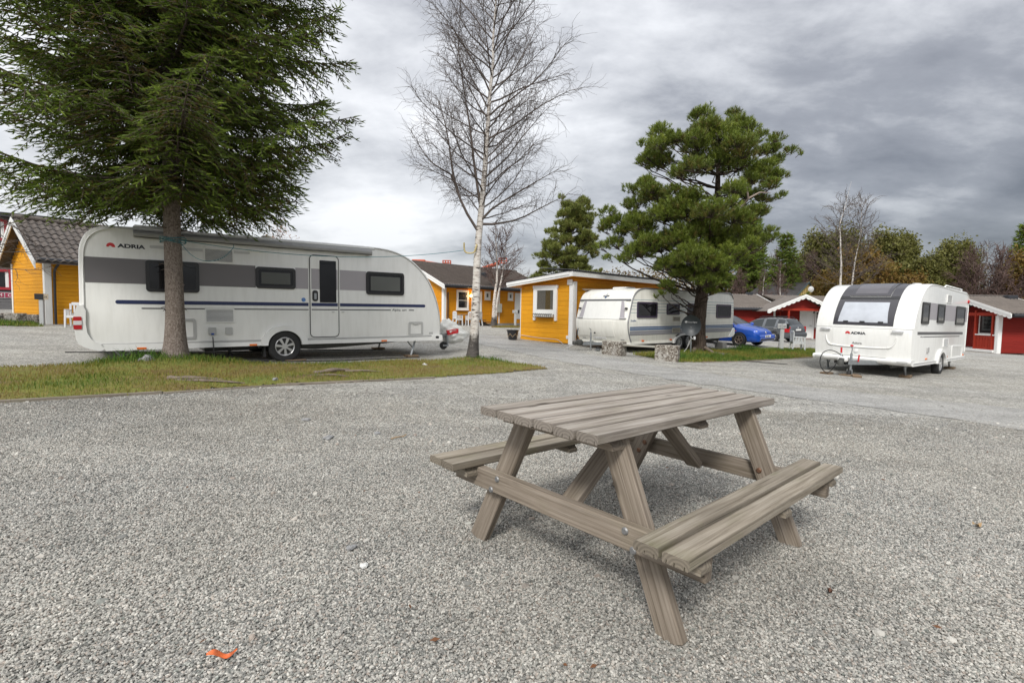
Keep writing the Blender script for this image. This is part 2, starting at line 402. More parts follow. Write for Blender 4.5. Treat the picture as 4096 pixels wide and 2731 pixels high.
def inside(P, poly):
    x, y = P[:, 0], P[:, 1]; r = np.zeros(len(P), bool); n = len(poly)
    for i in range(n):
        (x0, y0), (x1, y1) = poly[i], poly[(i+1) % n]
        c = ((y0 > y) != (y1 > y)) & (x < (x1-x0)*(y-y0)/(y1-y0+1e-12)+x0); r ^= c
    return r
def nz(x, y, s, k=0.):
    x = x*s; y = y*s
    return (np.sin(1.7*x+.9*y+k)+np.sin(2.3*y-1.1*x+2.1*k+1)+np.sin(3.9*x+3.1*y+k*3)*.5+np.sin(-4.7*x+5.3*y+k)*.5)/3.0
def edge_dist(P, poly):
    d = np.full(len(P), 9e9); n = len(poly)
    for i in range(n):
        a = np.array(poly[i], float); b = np.array(poly[(i+1) % n], float); ab = b-a
        t = np.clip(((P-a)@ab)/(ab@ab), 0, 1); d = np.minimum(d, np.hypot(*(P-(a+t[:, None]*ab)).T))
    return d
def bank(P, poly, mounds):
    e = np.clip(edge_dist(P, poly)/.5, 0, 1); z = gz(P[:, 0], P[:, 1])+.008+.05*e*(1+.4*nz(P[:, 0], P[:, 1], 1.5))
    for mx, my, h, r in mounds: z = z + h*np.exp(-((P[:, 0]-mx)**2+(P[:, 1]-my)**2)/(r*r))*e
    return z
M_TURF = Mat('mossy_turf')
_s = M_TURF; _v = _s.coords(rand=False)
_n = _s.n('ShaderNodeTexNoise', Scale=1.1, Detail=8.0, Roughness=.65); _s.l(_v, _n.inputs['Vector'])
_c = _s.ramp(_n.outputs[0], [(.28, (.13, .085, .04)), (.42, (.20, .15, .045)), (.55, (.20, .205, .035)), (.72, (.11, .17, .025))])
_n2 = _s.n('ShaderNodeTexNoise', Scale=28., Detail=6.0, Roughness=.7); _s.l(_v, _n2.inputs['Vector'])
_c = _s.mix(1.0, _c, _s.ramp(_n2.outputs[0], [(.3, (.45,)*3), (.7, (1.25,)*3)]), 'MULTIPLY')
_s.l(_c, _s.b.inputs['Base Color']); _s.b.inputs['Roughness'].default_value = .95; _s.bump(_n2.outputs[0], .8, .03)
M_TURF = M_TURF.m
M_BLADE = tintmat('grass_blades', [(0, (.17, .10, .04)), (.25, (.27, .19, .065)), (.5, (.21, .205, .035)), (.75, (.10, .165, .022)), (1, (.055, .125, .016))], .7, .25)
def grass_area(poly, n, hmin, hmax, green, mounds=(), seed=0, wid=.006, cell=.09, tall=()):
    r = np.random.default_rng(seed); pl = np.array(poly); lo, hi = pl.min(0), pl.max(0)
    gx_ = np.arange(lo[0]-cell, hi[0]+cell, cell); gy_ = np.arange(lo[1]-cell, hi[1]+cell, cell)
    X, Y = np.meshgrid(gx_, gy_); P = np.stack([X.ravel(), Y.ravel()], -1)
    Pj = P + r.normal(0, cell*.22, P.shape); keep = inside(P, poly).reshape(X.shape)
    z = bank(Pj, poly, mounds); I = np.arange(X.size).reshape(X.shape)
    F = np.stack([I[:-1, :-1], I[:-1, 1:], I[1:, 1:], I[1:, :-1]], -1)
    ok = keep[:-1, :-1] & keep[:-1, 1:] & keep[1:, 1:] & keep[1:, :-1]
    F = F[ok]; used = np.unique(F); mapi = np.zeros(X.size, int); mapi[used] = np.arange(len(used))
    V = np.concatenate([Pj, z[:, None]], 1)[used]
    structure('grass_verge', mesh_np('grass_verge', V, mapi[F], M_TURF, smooth=True), None)
    Q = r.uniform(lo, hi, (int(n*2.6), 2)); Q = Q[inside(Q, poly)]
    cov = .5+.5*nz(Q[:, 0], Q[:, 1], 1.9, seed)
    Q = Q[r.random(len(Q)) < .35+.65*cov][:n]
    Q = Q+r.normal(0, .05, Q.shape); gz_ = bank(Q, poly, mounds)
    g = green + .33*nz(Q[:, 0], Q[:, 1], 1.0, seed+2.) + r.normal(0, .14, len(Q))
    hgt = (hmin+(hmax-hmin)*r.random(len(Q))**1.6)*(.75+.5*np.clip(g, 0, 1))
    for tx, ty, tr, th in tall:
        w = np.exp(-((Q[:, 0]-tx)**2+(Q[:, 1]-ty)**2)/(tr*tr)); hgt = hgt*(1+w*th); g = g+.35*w
    a = r.uniform(0, 2*np.pi, len(Q)); lean = r.uniform(.1, .9, len(Q))*hgt; la = r.uniform(0, 2*np.pi, len(Q))
    dx, dy = np.cos(a)*wid*(.6+hgt*6), np.sin(a)*wid*(.6+hgt*6)
    B = np.stack([Q[:, 0], Q[:, 1], gz_-.005], -1); D = np.stack([dx, dy, 0*dx], -1)
    mid = B+np.stack([np.cos(la)*lean*.3, np.sin(la)*lean*.3, hgt*.6], -1); tip = B+np.stack([np.cos(la)*lean, np.sin(la)*lean, hgt], -1)
    V = np.stack([B-D, B+D, mid+D*.7, mid-D*.7, tip], 1).reshape(-1, 3); k = np.arange(len(Q))[:, None]*5
    F = np.concatenate([k+[0, 1, 2], k+[0, 2, 3], k+[3, 2, 4]], 0)
    o = part('grass', mesh_np('grass', V, F, M_BLADE, np.repeat(np.clip(g, 0, 1), 5)), None); o['kind'] = 'stuff'
    return o
ISL_A = [(-10, 2.2), (-8, 3.6), (-5.47, 5.43), (-4.39, 6.45), (-3.43, 7.5), (-1.36, 9.09), (-.2, 10.2), (.87, 11.34), (.55, 11.9), (-.27, 12.5), (-1.21, 12.35), (-2.6, 11.7), (-4.14, 10.3), (-5.6, 9.7), (-7.1, 8.75), (-7.9, 7.9), (-12, 5.6)]
SPR = (-6.0, 9.1); BIR = (-.93, 12.0)
tag(grass_area(ISL_A, 90000, .015, .075, .42, [(SPR[0], SPR[1]-.1, .13, .9), (BIR[0], BIR[1], .08, .6)], 3, .004, tall=[(-6.65, 8.75, .45, 1.5), (-5.35, 9.3, .5, 1.2), (-6.1, 8.7, .5, .8), (-.5, 12.0, .4, .7)]),
    'short mossy grass on the verge between spruce and birch', 'grass', kind='stuff')
ISL_B = [(3.9, 16.4), (4.35, 15.5), (4.9, 14.7), (7.25, 16.18), (11.63, 19.5), (13.6, 21.1), (14.4, 22.6), (13.0, 23.2), (11.3, 22.3), (8.5, 20.3), (6.4, 18.4), (4.4, 17.0)]
tag(grass_area(ISL_B, 52000, .04, .13, .62, [(6.7, 18.2, .10, 1.0)], 5, .006, .12, tall=[(9.3, 20.6, .7, 1.2), (5.0, 15.8, .5, .8)]),
    'green tufted grass on the verge under the bushy pine', 'grass', kind='stuff')
_h = Vector((-4.34, 32.3, 0)); _d = Vector((.718, .696, 0)); _n_ = Vector((.696, -.718, 0))
ISL_C = [tuple((_h+_d*s+_n_*t)[:2]) for s, t in ((1.0, 3.4), (9.5, 3.2), (9.8, 1.6), (4.8, 1.2), (2.2, 2.2))]
tag(grass_area(ISL_C, 9000, .04, .12, .22, [], 9, .009, .2), 'dry yellowish grass strip before the yellow house with the lit lamp', 'grass', kind='stuff')
ISL_D = [(-19.5, 16.0), (-15.4, 14.55), (-14.1, 15.35), (-14.9, 16.1), (-17.6, 18.0), (-20, 19.5)]
tag(grass_area(ISL_D, 9000, .04, .12, .7, [], 11, .008, .18), 'small green grass patch beside the stone planter', 'grass', kind='stuff')

# timber edging boards
M_EDGE = woodmat('edging_timber', (.10, .085, .068), (.21, .18, .145), (.32, .285, .24), moss=.3)
def edging(label, pts, w=.045, hh=.10, up=.034):
    t = thing('timber_edging', label, 'edging', gxy(*pts[0]))
    for (a, b) in zip(pts[:-1], pts[1:]):
        A, B = gxy(*a), gxy(*b); d = (B-A); L = d.length; n = max(1, round(L/1.6))
        for i in range(n):
            p, q = A+d*(i/n), A+d*((i+1)/n-.006/n)
            p.z = gz(p.x, p.y); q.z = gz(q.x, q.y); X_ = (q-p).normalized(); Y_ = Vector((0, 0, 1)).cross(X_).normalized(); Z_ = X_.cross(Y_)
            M = Matrix(((X_.x, Y_.x, Z_.x, p.x), (X_.y, Y_.y, Z_.y, p.y), (X_.z, Y_.z, Z_.z, p.z), (0, 0, 0, 1)))
            dz = random.uniform(-.012, .012)
            m = MB(); Lq = (q-p).length
            m.box(0, Lq, -w/2, w/2, up-hh+dz, up+dz, c=.006)
            part('board', m, M_EDGE, t, M=t_inv(t) @ M)
    return t
def t_inv(t):
    return Matrix.LocRotScale(t.location, t.rotation_euler, None).inverted()
edging('weathered timber edging along the mossy verge under the spruce', [(-8.0, 3.55), (-5.47, 5.38), (-4.39, 6.40), (-3.43, 7.43), (-1.36, 9.03)])
edging('low timber edging along the grass under the bushy pine', [(5.6, 15.05), (7.25, 16.1), (11.63, 19.42), (13.6, 21.0)])

# loose stones lying on top of the ground where they can be told apart (one mass)
def stonemat():
    s = Mat('gravel_stones'); s.b.inputs['Roughness'].default_value = .85; s.b.inputs['Specular IOR Level'].default_value = .25
    oi = s.n('ShaderNodeObjectInfo'); c = s.ramp(oi.outputs['Random'], STONE)
    n = s.n('ShaderNodeTexNoise', Scale=1.3, Detail=4.0); tcx = s.n('ShaderNodeTexCoord'); s.l(tcx.outputs['Object'], n.inputs['Vector'])
    # slight pink and green cast from stone to stone
    c = s.mix(s.ramp(s.math('FRACT', s.math('MULTIPLY', oi.outputs['Random'], 17.3)), [(.8, (0, 0, 0)), (1, (.4, .4, .4))]), c, (.36, .25, .19))
    c = s.mix(s.ramp(s.math('FRACT', s.math('MULTIPLY', oi.outputs['Random'], 41.7)), [(.8, (0, 0, 0)), (1, (.45, .45, .45))]), c, (.16, .20, .18))
    ge = s.n('ShaderNodeNewGeometry'); n1 = s.n('ShaderNodeTexNoise', Scale=.45, Detail=6.0, Roughness=.6); s.l(ge.outputs['Position'], n1.inputs['Vector']); c = s.mix(s.ramp(n1.outputs[0], [(.35, (0, 0, 0)), (.75, (.26, .26, .26))]), c, (.36, .32, .25))
    n2 = s.n('ShaderNodeTexNoise', Scale=1.7, Detail=8.0, Roughness=.7); s.l(ge.outputs['Position'], n2.inputs['Vector']); c = s.mix(1.0, c, s.ramp(n2.outputs[0], [(.3, (.82,)*3), (.7, (1.10,)*3)]), 'MULTIPLY')
    mpt = s.n('ShaderNodeMapping'); mpt.inputs['Rotation'].default_value = (0, 0, .7); mpt.inputs['Scale'].default_value = (.28, 1.5, 1); s.l(ge.outputs['Position'], mpt.inputs[0]); n3 = s.n('ShaderNodeTexNoise', Scale=1.0, Detail=4.0); s.l(mpt.outputs[0], n3.inputs['Vector'])
    c = s.mix(1.0, c, s.ramp(n3.outputs[0], [(.35, (.88,)*3), (.65, (1.06,)*3)]), 'MULTIPLY')
    s.l(c, s.b.inputs['Base Color']); return s.m
def gravel_scatter(name, rows, dens, smin, smax, seed, label):
    """rows: list of y values; sheet follows the view cone on the ground"""
    V, Fq, dv = [], [], []
    cols = 40
    for i, (y, d) in enumerate(rows):
        hw = 1.06*y+.35
        for j in range(cols):
            x = -hw+2*hw*j/(cols-1); V.append((x, y, gz(x, y)+.004)); dv.append(d)
    for i in range(len(rows)-1):
        for j in range(cols-1):
            a = i*cols+j; Fq.append((a, a+1, a+cols+1, a+cols))
    me = mesh_np(name, V, Fq, stonemat(), dv)
    o = part(name, me, None); tag(o, label, 'gravel', kind='stuff')
    g = bpy.data.node_groups.new(name+'_scatter', 'GeometryNodeTree')
    g.interface.new_socket('Geometry', in_out='INPUT', socket_type='NodeSocketGeometry'); g.interface.new_socket('Geometry', in_out='OUTPUT', socket_type='NodeSocketGeometry')
    N = g.nodes.new; L = g.links.new
    gi, go = N('NodeGroupInput'), N('NodeGroupOutput')
    at = N('GeometryNodeInputNamedAttribute'); at.data_type = 'FLOAT'; at.inputs['Name'].default_value = 'tint'
    mu = N('ShaderNodeMath'); mu.operation = 'MULTIPLY'; mu.inputs[1].default_value = dens; L(at.outputs['Attribute'], mu.inputs[0])
    dp = N('GeometryNodeDistributePointsOnFaces'); L(gi.outputs[0], dp.inputs['Mesh']); L(mu.outputs[0], dp.inputs['Density']); dp.inputs['Seed'].default_value = seed
    ico = N('GeometryNodeMeshIcoSphere'); ico.inputs['Radius'].default_value = .5; ico.inputs['Subdivisions'].default_value = 2
    # knock the sphere into an angular pebble
    sp = N('GeometryNodeSetPosition'); nt_ = N('ShaderNodeTexNoise'); nt_.inputs['Scale'].default_value = 2.6
    sb = N('ShaderNodeVectorMath'); sb.operation = 'SUBTRACT'; sb.inputs[1].default_value = (.5, .5, .5); L(nt_.outputs['Color'], sb.inputs[0])
    scv = N('ShaderNodeVectorMath'); scv.operation = 'SCALE'; scv.inputs['Scale'].default_value = .75; L(sb.outputs[0], scv.inputs[0])
    L(ico.outputs['Mesh'], sp.inputs['Geometry']); L(scv.outputs[0], sp.inputs['Offset'])
    sm = N('GeometryNodeSetMaterial'); sm.inputs['Material'].default_value = me.materials[0]; L(sp.outputs[0], sm.inputs[0])
    rs = N('FunctionNodeRandomValue'); rs.data_type = 'FLOAT_VECTOR'; rs.inputs[0].default_value = (smin, smin, smin*.6); rs.inputs[1].default_value = (smax, smax, smax*.75); rs.inputs['Seed'].default_value = seed+1
    rro = N('FunctionNodeRandomValue'); rro.data_type = 'FLOAT_VECTOR'; rro.inputs[0].default_value = (-.6, -.6, 0); rro.inputs[1].default_value = (.6, .6, 6.28); rro.inputs['Seed'].default_value = seed+2
    ip = N('GeometryNodeInstanceOnPoints'); L(dp.outputs['Points'], ip.inputs['Points']); L(sm.outputs[0], ip.inputs['Instance']); L(rs.outputs[0], ip.inputs['Scale']); L(rro.outputs[0], ip.inputs['Rotation'])
    L(ip.outputs[0], go.inputs[0])
    md = o.modifiers.new('scatter', 'NODES'); md.node_group = g
    return o
gravel_scatter('gravel', [(1.1, 1), (2, 1), (3, .9), (4, .7), (5, .5), (6, .3), (7.2, 0)], 16500, .005, .0135, 1, 'loose grey stone chippings covering the ground round the table')
gravel_scatter('gravel', [(1.2, .25), (2.5, .8), (4, 1), (6, 1), (8.5, .3)], 12, .015, .045, 5, 'larger grey stones scattered thinly over the chippings')
# ================================================================ shared paints
M_WHITE = simple('white_gelcoat', (.77, .77, .745), .28, var=.02, vscale=1.5, dirt=.17, spec=.5, coat=.15)
M_WHITE2 = simple('aged_white_gelcoat', (.74, .73, .675), .38, var=.04, vscale=2., dirt=.30, dirtcol=(.30, .28, .20))
M_TRIM = simple('white_trim_plastic', (.76, .76, .74), .4, var=.03, dirt=.12)
M_GREYTRIM = simple('grey_trim_plastic', (.42, .42, .41), .45, var=.04)
M_BLACK = simple('black_plastic', (.016, .016, .017), .35, var=.1)
M_RUBBER = simple('tyre_rubber', (.022, .022, .022), .8, var=.2, vscale=9, bump=.15, bscale=60)
M_ALLOY = simple('cast_alloy', (.62, .62, .62), .32, metal=.75, var=.05)
M_STEEL = simple('galvanised_steel', (.33, .35, .36), .45, metal=.7, var=.15, vscale=12)
M_DARKSTEEL = simple('dark_chassis_steel', (.06, .06, .055), .6, var=.2, vscale=8)
M_GLASS = glassmat('dark_tinted_glass', (.012, .012, .014), .05)
M_BLIND = simple('grey_window_blind', (.10, .105, .10), .8, var=.05)
M_ORANGE = simple('amber_reflector', (.75, .16, .015), .25, var=.05)
M_RED = simple('red_lens', (.42, .008, .012), .2, var=.1)
M_CLEAR = simple('clear_lens', (.7, .7, .7), .1, metal=.3, var=.1)
M_NAVY = simple('navy_stripe', (.012, .022, .085), .35, var=.03)
M_GREY1 = simple('dark_grey_band', (.145, .135, .14), .35, var=.02)
M_GREY2 = simple('lilac_grey_band', (.34, .32, .34), .35, var=.02)
M_CHAR = simple('charcoal_stripe', (.085, .085, .09), .4, var=.03)
M_PALE = simple('pale_grey_stripe', (.50, .50, .50), .4, var=.03)
M_LOGORED = simple('red_print', (.55, .02, .025), .4, var=.02)
M_INK = simple('black_print', (.012, .016, .022), .4, var=.02)
M_BLOCKWOOD = woodmat('rough_block_wood', (.09, .06, .04), (.20, .14, .09), (.32, .24, .16))
# ================================================================ picnic table
M_TOPWOOD = woodmat('weathered_table_boards', (.125, .10, .080), (.265, .232, .198), (.41, .378, .338), moss=.2, edge=.0495)
M_SEATWOOD = woodmat('weathered_seat_boards', (.115, .094, .068), (.235, .202, .158), (.35, .315, .26), moss=.5, edge=.047)
M_LEGWOOD = woodmat('weathered_leg_timber', (.105, .083, .062), (.215, .178, .14), (.32, .275, .228), moss=.18)
def beam_M(p0, p1, side):
    X_ = (Vector(p1)-Vector(p0)).normalized(); Y_ = Vector(side); Y_ = (Y_-X_*Y_.dot(X_)).normalized(); Z_ = X_.cross(Y_)
    return Matrix(((X_.x, Y_.x, Z_.x, p0[0]), (X_.y, Y_.y, Z_.y, p0[1]), (X_.z, Y_.z, Z_.z, p0[2]), (0, 0, 0, 1)))
def beam(name, par, p0, p1, wid, thk, side, mat, c=.004, kerfs=0, cut=None):
    """timber with its grain along local x; wid measured along `side`"""
    L = (Vector(p1)-Vector(p0)).length; h, t = wid/2, thk/2
    if kerfs:
        sec = [(-h, -t+c), (-h+c, -t)]
        for k in range(kerfs):
            y = -h+wid*(k+.5+.12*(k % 2))/kerfs; sec += [(y-.0025, -t), (y-.002, -t+.013), (y+.002, -t+.013), (y+.0025, -t)]
        sec += [(h-c, -t), (h, -t+c), (h, t-c), (h-c, t), (-h+c, t), (-h, t-c)]
        m = MB().prism(sec, 0, L, 'x')
    elif cut:      # chamfered lower ends
        m = MB(); P = [(0, -t+cut), (cut, -t), (L-cut, -t), (L, -t+cut), (L, t), (0, t)]
        m.prism(P, -h, h, 'y')
    else:
        m = MB().box(0, L, -h, h, -t, t, c=c)
    return part(name, m, mat, par, M=beam_M(p0, p1, side))
PT = thing('picnic_table', 'weathered wooden picnic table with two attached benches on the gravel', 'picnic table', (.689, 2.6587, 0.0), .7631)
_n = Vector((.0334, .0026, 1)).normalized(); _e1 = Vector((math.cos(.7631), math.sin(.7631), 0)); _e1 = (_e1-_n*_e1.dot(_n)).normalized(); _e2 = _n.cross(_e1)
PT.rotation_euler = Matrix(((_e1.x, _e2.x, _n.x), (_e1.y, _e2.y, _n.y), (_e1.z, _e2.z, _n.z))).to_euler()
TL, TW, TH, BH, BI, BO, LF = 1.729, .6754, .7416, .4268, .4976, .7143, .657
bw = TW/6
for i in range(6):
    y = -TW/2+bw*(i+.5); dx = random.uniform(-.006, .006)
    beam('table_board', PT, (-TL/2+dx, y, TH-.018+random.uniform(-.003, .002)), (TL/2+dx, y, TH-.018), bw-.012, .036, (0, 1, 0), M_TOPWOOD, .005, kerfs=3)
sw = (BO-BI)/2
for s in (-1, 1):
    for k in range(2):
        y = s*(BI+sw*(k+.5)); dx = random.uniform(-.006, .006)
        beam('bench_board', PT, (-TL/2+dx, y, BH-.018), (TL/2+dx, y, BH-.018), sw-.013, .036, (0, 1, 0), M_SEATWOOD, .005, kerfs=3)
    for l in (-.80, .05, .80):
        a = s*(BI+.012); b = s*(BO-.012)
        beam('bench_batten', PT, (l if abs(l) < .5 else math.copysign(LF+.08, l), min(a, b), BH-.0365-.0225), (l if abs(l) < .5 else math.copysign(LF+.08, l), max(a, b), BH-.0365-.0225), .075, .045, (1, 0, 0), M_SEATWOOD, cut=.03)
for l in (-LF-.035, 0.02, LF+.035):
    beam('top_batten', PT, (l, -TW/2+.03, TH-.0365-.0225), (l, TW/2-.03, TH-.0365-.0225), .09, .045, (1, 0, 0), M_LEGWOOD, cut=.03)
M_BOLT = simple('rusty_bolt', (.17, .09, .055), .55, metal=.5, var=.35, vscale=30)
M_BOLTG = simple('zinc_bolt', (.25, .25, .25), .55, metal=.7, var=.1)
for sl in (-1, 1):
    lc = sl*(LF-.0235)
    for sw_ in (-1, 1):
        beam('leg', PT, (lc, sw_*.555, -.012), (lc, sw_*.235, TH-.038), .104, .046, (0, 1, 0), M_LEGWOOD)
    bl = sl*(LF+.0245)
    beam('cross_beam', PT, (bl, -BO+.025, BH-.0385-.05), (bl, BO-.025, BH-.0385-.05), .098, .046, (0, 0, 1), M_LEGWOOD)
    beam('brace', PT, (sl*(LF-.05), .01, BH-.12), (sl*.12, .01, TH-.07), .09, .045, (0, 1, 0), M_LEGWOOD)
    for sw_ in (-1, 1):
        for (yy, zz) in ((sw_*.405, .300), (sw_*.365, .362)):
            for side in (-1, 1):
                fx = sl*(LF+.0475) if side*sl > 0 else sl*(LF-.0475)
                fx2 = fx+side*.007
                rr_ = .0155
                part('bolt', MB().lathe([(0, fx2), (rr_*.7, fx2), (rr_, fx+side*.002), (rr_, fx-side*.004)], 10, 'x', (0, yy, zz)), M_BOLTG if (sl < 0 and side < 0) else M_BOLT, PT, 40)
        part('bolt', MB().lathe([(0, sl*(LF+.055)), (.011, sl*(LF+.055)), (.0145, sl*(LF+.05)), (.0145, sl*(LF+.045))], 10, 'x', (0, sw_*.60, BH-.10)), M_BOLTG, PT, 40)
# ================================================================ caravans
def wheel(par, loc, r, w, out=-1, spokes=7, mat=None, rimf=.60, style='spoke'):
    """axis along local y; out=-1: outer face towards -y"""
    g = sub('wheel', par, loc); h = w/2
    m = MB().lathe([(rimf*r, -h*.8), (r*.80, -h), (r*.94, -h*.92), (r, -h*.62), (r, h*.62), (r*.94, h*.92), (r*.8, h), (rimf*r, h*.8)], 40, 'y')
    part('tyre', m, M_RUBBER, g, 35)
    R = rimf*r; yo = out*h*.78; m = MB()
    m.lathe([(R*1.02, yo), (R*.97, yo+out*.006), (R*.90, yo-out*.004), (R*.88, yo-out*.09)], 36, 'y')
    n = spokes
    for k in range(n):
        a = 2*math.pi*k/n+.3
        for da in ((0,) if style != 'double' else (-.13, .13)):
            ca, sa = math.cos(a+da), math.sin(a+da); ta, tb = (-sa, ca), (ca, sa)
            w0, w1 = (.052, .085) if style == 'spoke' else (.035, .03)
            if style == 'hub': w0, w1 = .03, .05
            P = [(tb[0]*.16*R-ta[0]*w0*r, tb[1]*.16*R-ta[1]*w0*r), (tb[0]*.92*R-ta[0]*w1*r, tb[1]*.92*R-ta[1]*w1*r), (tb[0]*.92*R+ta[0]*w1*r, tb[1]*.92*R+ta[1]*w1*r), (tb[0]*.16*R+ta[0]*w0*r, tb[1]*.16*R+ta[1]*w0*r)]
            m.prism(P, yo-out*.022, yo-out*.002+out*.004*(k % 2)*0, 'y')
    m.lathe([(0, yo+out*.004), (R*.26, yo+out*.004), (R*.30, yo-out*.01), (R*.30, yo-out*.05)], 20, 'y')
    part('rim', m, mat or M_ALLOY, g, 35)
    part('brake_drum', MB().lathe([(0, yo-out*.06), (R*.86, yo-out*.06), (R*.86, yo-out*.10)], 24, 'y'), M_DARKSTEEL, g, 35)
    return g
def van_window(par, x0, x1, z0, z1, r=.06, proud=.028, fr=.055, blind=True, fm=None, name='window', y=0.0):
    o = part(name, MB().ring(rr(x0, x1, z0, z1, r), rr(x0+fr, x1-fr, z0+fr, z1-fr, r*.6), y-proud, y+.002), fm or M_BLACK, par, 30)
    part('pane', MB().rrect(x0+fr*.9, x1-fr*.9, z0+fr*.9, z1-fr*.9, r*.6, y-proud*.72, y-proud*.5), M_GLASS, o, 30)
    if blind:
        part('blind', MB().rrect(x0+fr*1.9, x1-fr*1.9, z0+fr*1.7, z1-fr*1.9, .01, y-proud*.80, y-proud*.73), M_BLIND, o)
        part('catch', MB().box((x0+x1)/2-.05, (x0+x1)/2+.05, y-proud*.95, y-proud*.7, z0+fr*1.2, z0+fr*1.55, c=.004), M_BLACK, o)
    return o
def vent(par, x0, x1, z0, z1, n=10, y=0.0, m=None):
    o = part('vent', MB().ring(rr(x0, x1, z0, z1, .012, 2), rr(x0+.022, x1-.022, z0+.022, z1-.022, .006, 2), y-.018, y+.002), m or M_TRIM, par)
    part('backing', MB().box(x0+.02, x1-.02, y-.006, y-.002, z0+.02, z1-.02), M_CHAR, o)
    d = (z1-z0-.05)/n
    for k in range(n):
        zz = z0+.025+d*k
        part('slat', MB().add([(x0+.02, y-.004, zz+d*.95), (x1-.02, y-.004, zz+d*.95), (x1-.02, y-.016, zz+d*.35), (x0+.02, y-.016, zz+d*.35), (x0+.02, y-.012, zz+d*.25), (x1-.02, y-.012, zz+d*.25)], [(0, 1, 2, 3), (3, 2, 5, 4)]), m or M_TRIM, o)
    return o
def stripe(par, x0, x1, z0, z1, mat, y=0.0, lift=.003, round0=False, round1=False, name='stripe'):
    r = (z1-z0)/2; P = []
    if round1: P += [(x1-r+r*math.sin(a), (z0+z1)/2-r*math.cos(a)) for a in np.linspace(0, math.pi, 9)]
    else: P += [(x1, z0), (x1, z1)]
    if round0: P += [(x0+r-r*math.sin(a), (z0+z1)/2+r*math.cos(a)) for a in np.linspace(0, math.pi, 9)]
    else: P += [(x0, z1), (x0, z0)]
    return part(name, MB().prism(P, y-lift, y+.001), mat, par)
def jack(par, x, y, ztop, zbot, dx, mat=None, w=.03):
    m = MB(); m.tube([(x-dx, y, ztop), (x, y, zbot+.02)], w*.9, 4); m.tube([(x+dx*.9, y, ztop-.02), (x-dx*.45, y, (ztop+zbot)/2)], w*.55, 4)
    m.lathe([(0, zbot+.03), (.055, zbot+.03), (.07, zbot), (0, zbot)], 10, 'z', (x, y, 0))
    return part('corner_jack', m, mat or M_STEEL, par)
def logo_mark(par, x, z, s, y, M=None):
    """arched emblem beside the lettering"""
    m = MB(); n = 14; P = []
    for i in range(n+1):
        a = math.pi*(1.02-1.02*i/n); P.append((x+s*.5+s*.58*math.cos(a), z+s*.12+s*.60*math.sin(a)))
    Q = []
    for i in range(n+1):
        a = math.pi*(1.02*i/n); Q.append((x+s*.44+s*.17*math.cos(a), z+s*.08+s*.12*math.sin(a)))
    P = P+[(x+s*1.14, z)]+[(x+s*.78, z)]+Q+[(x+s*.12, z)]
    m.prism(P, y-.003, y)
    o = part('emblem', m, M_LOGORED, par)
    if M is not None: o.matrix_local = M
    return o
def shell(profile, y0, y1, edge=.03):
    """closed side profile lofted across, edges slightly rounded"""
    n = len(profile); cx = sum(p[0] for p in profile)/n; cz = sum(p[1] for p in profile)/n
    def inset(d):
        Q = []
        for i, p in enumerate(profile):
            a, b = profile[i-1], profile[(i+1) % n]; tx, tz = b[0]-a[0], b[1]-a[1]; L = math.hypot(tx, tz) or 1
            nx_, nz_ = tz/L, -tx/L
            if nx_*(p[0]-cx)+nz_*(p[1]-cz) > 0: nx_, nz_ = -nx_, -nz_
            Q.append((p[0]+nx_*d, p[1]+nz_*d))
        return Q
    R = [(inset(edge), y0), (inset(edge*.3), y0+edge*.3), (profile, y0+edge), (profile, y1-edge), (inset(edge*.3), y1-edge*.3), (inset(edge), y1)]
    m = MB()
    for L, y in R: m.v += [(p[0], y, p[1]) for p in L]
    for q in range(len(R)-1):
        for i in range(n):
            j = (i+1) % n; m.f.append((q*n+i, q*n+j, (q+1)*n+j, (q+1)*n+i))
    m.f.append(tuple(range(n))); m.f.append(tuple(range((len(R)-1)*n, len(R)*n))[::-1])
    return m
# ---------------------------------------------------------------- long caravan on the left
LC = thing('caravan', 'long white caravan with navy stripe and rolled awning parked behind the spruce', 'caravan', (-4.788, 10.769, .049), .6695, None, .0085, .0009)
prof = [(-3.05, .40), (-3.24, .47), (-3.30, .62), (-3.285, 1.2), (-3.275, 2.05)] + [(-3.24, 2.24), (-3.16, 2.40), (-3.02, 2.50), (-2.80, 2.545)] + [(-1.5, 2.56), (1.4, 2.57), (2.05, 2.565), (2.42, 2.535), (2.81, 2.42), (3.15, 2.20), (3.43, 1.90), (3.62, 1.52), (3.745, 1.13), (3.795, .75), (3.775, .44), (3.70, .40)]
prof = chaikin(prof, 1, True)
part('body', shell(prof, 0.0, 2.30, .03), M_WHITE, LC, 35)
rail = chaikin([(-3.10, .49), (-3.235, .66), (-3.225, 1.2), (-3.215, 2.03), (-3.17, 2.24), (-3.08, 2.38), (-2.92, 2.47), (-2.7, 2.50)], 2)
part('edge_rail', MB().tube([(p[0], -.004, p[1]) for p in rail], .014, 6), M_TRIM, LC, 60)
rail = chaikin([(2.0, 2.535), (2.41, 2.505), (2.78, 2.39), (3.11, 2.17), (3.39, 1.87), (3.58, 1.50), (3.705, 1.12), (3.755, .75), (3.74, .50)], 2)
part('edge_rail', MB().tube([(p[0], -.004, p[1]) for p in rail], .014, 6), M_GREYTRIM, LC, 60)
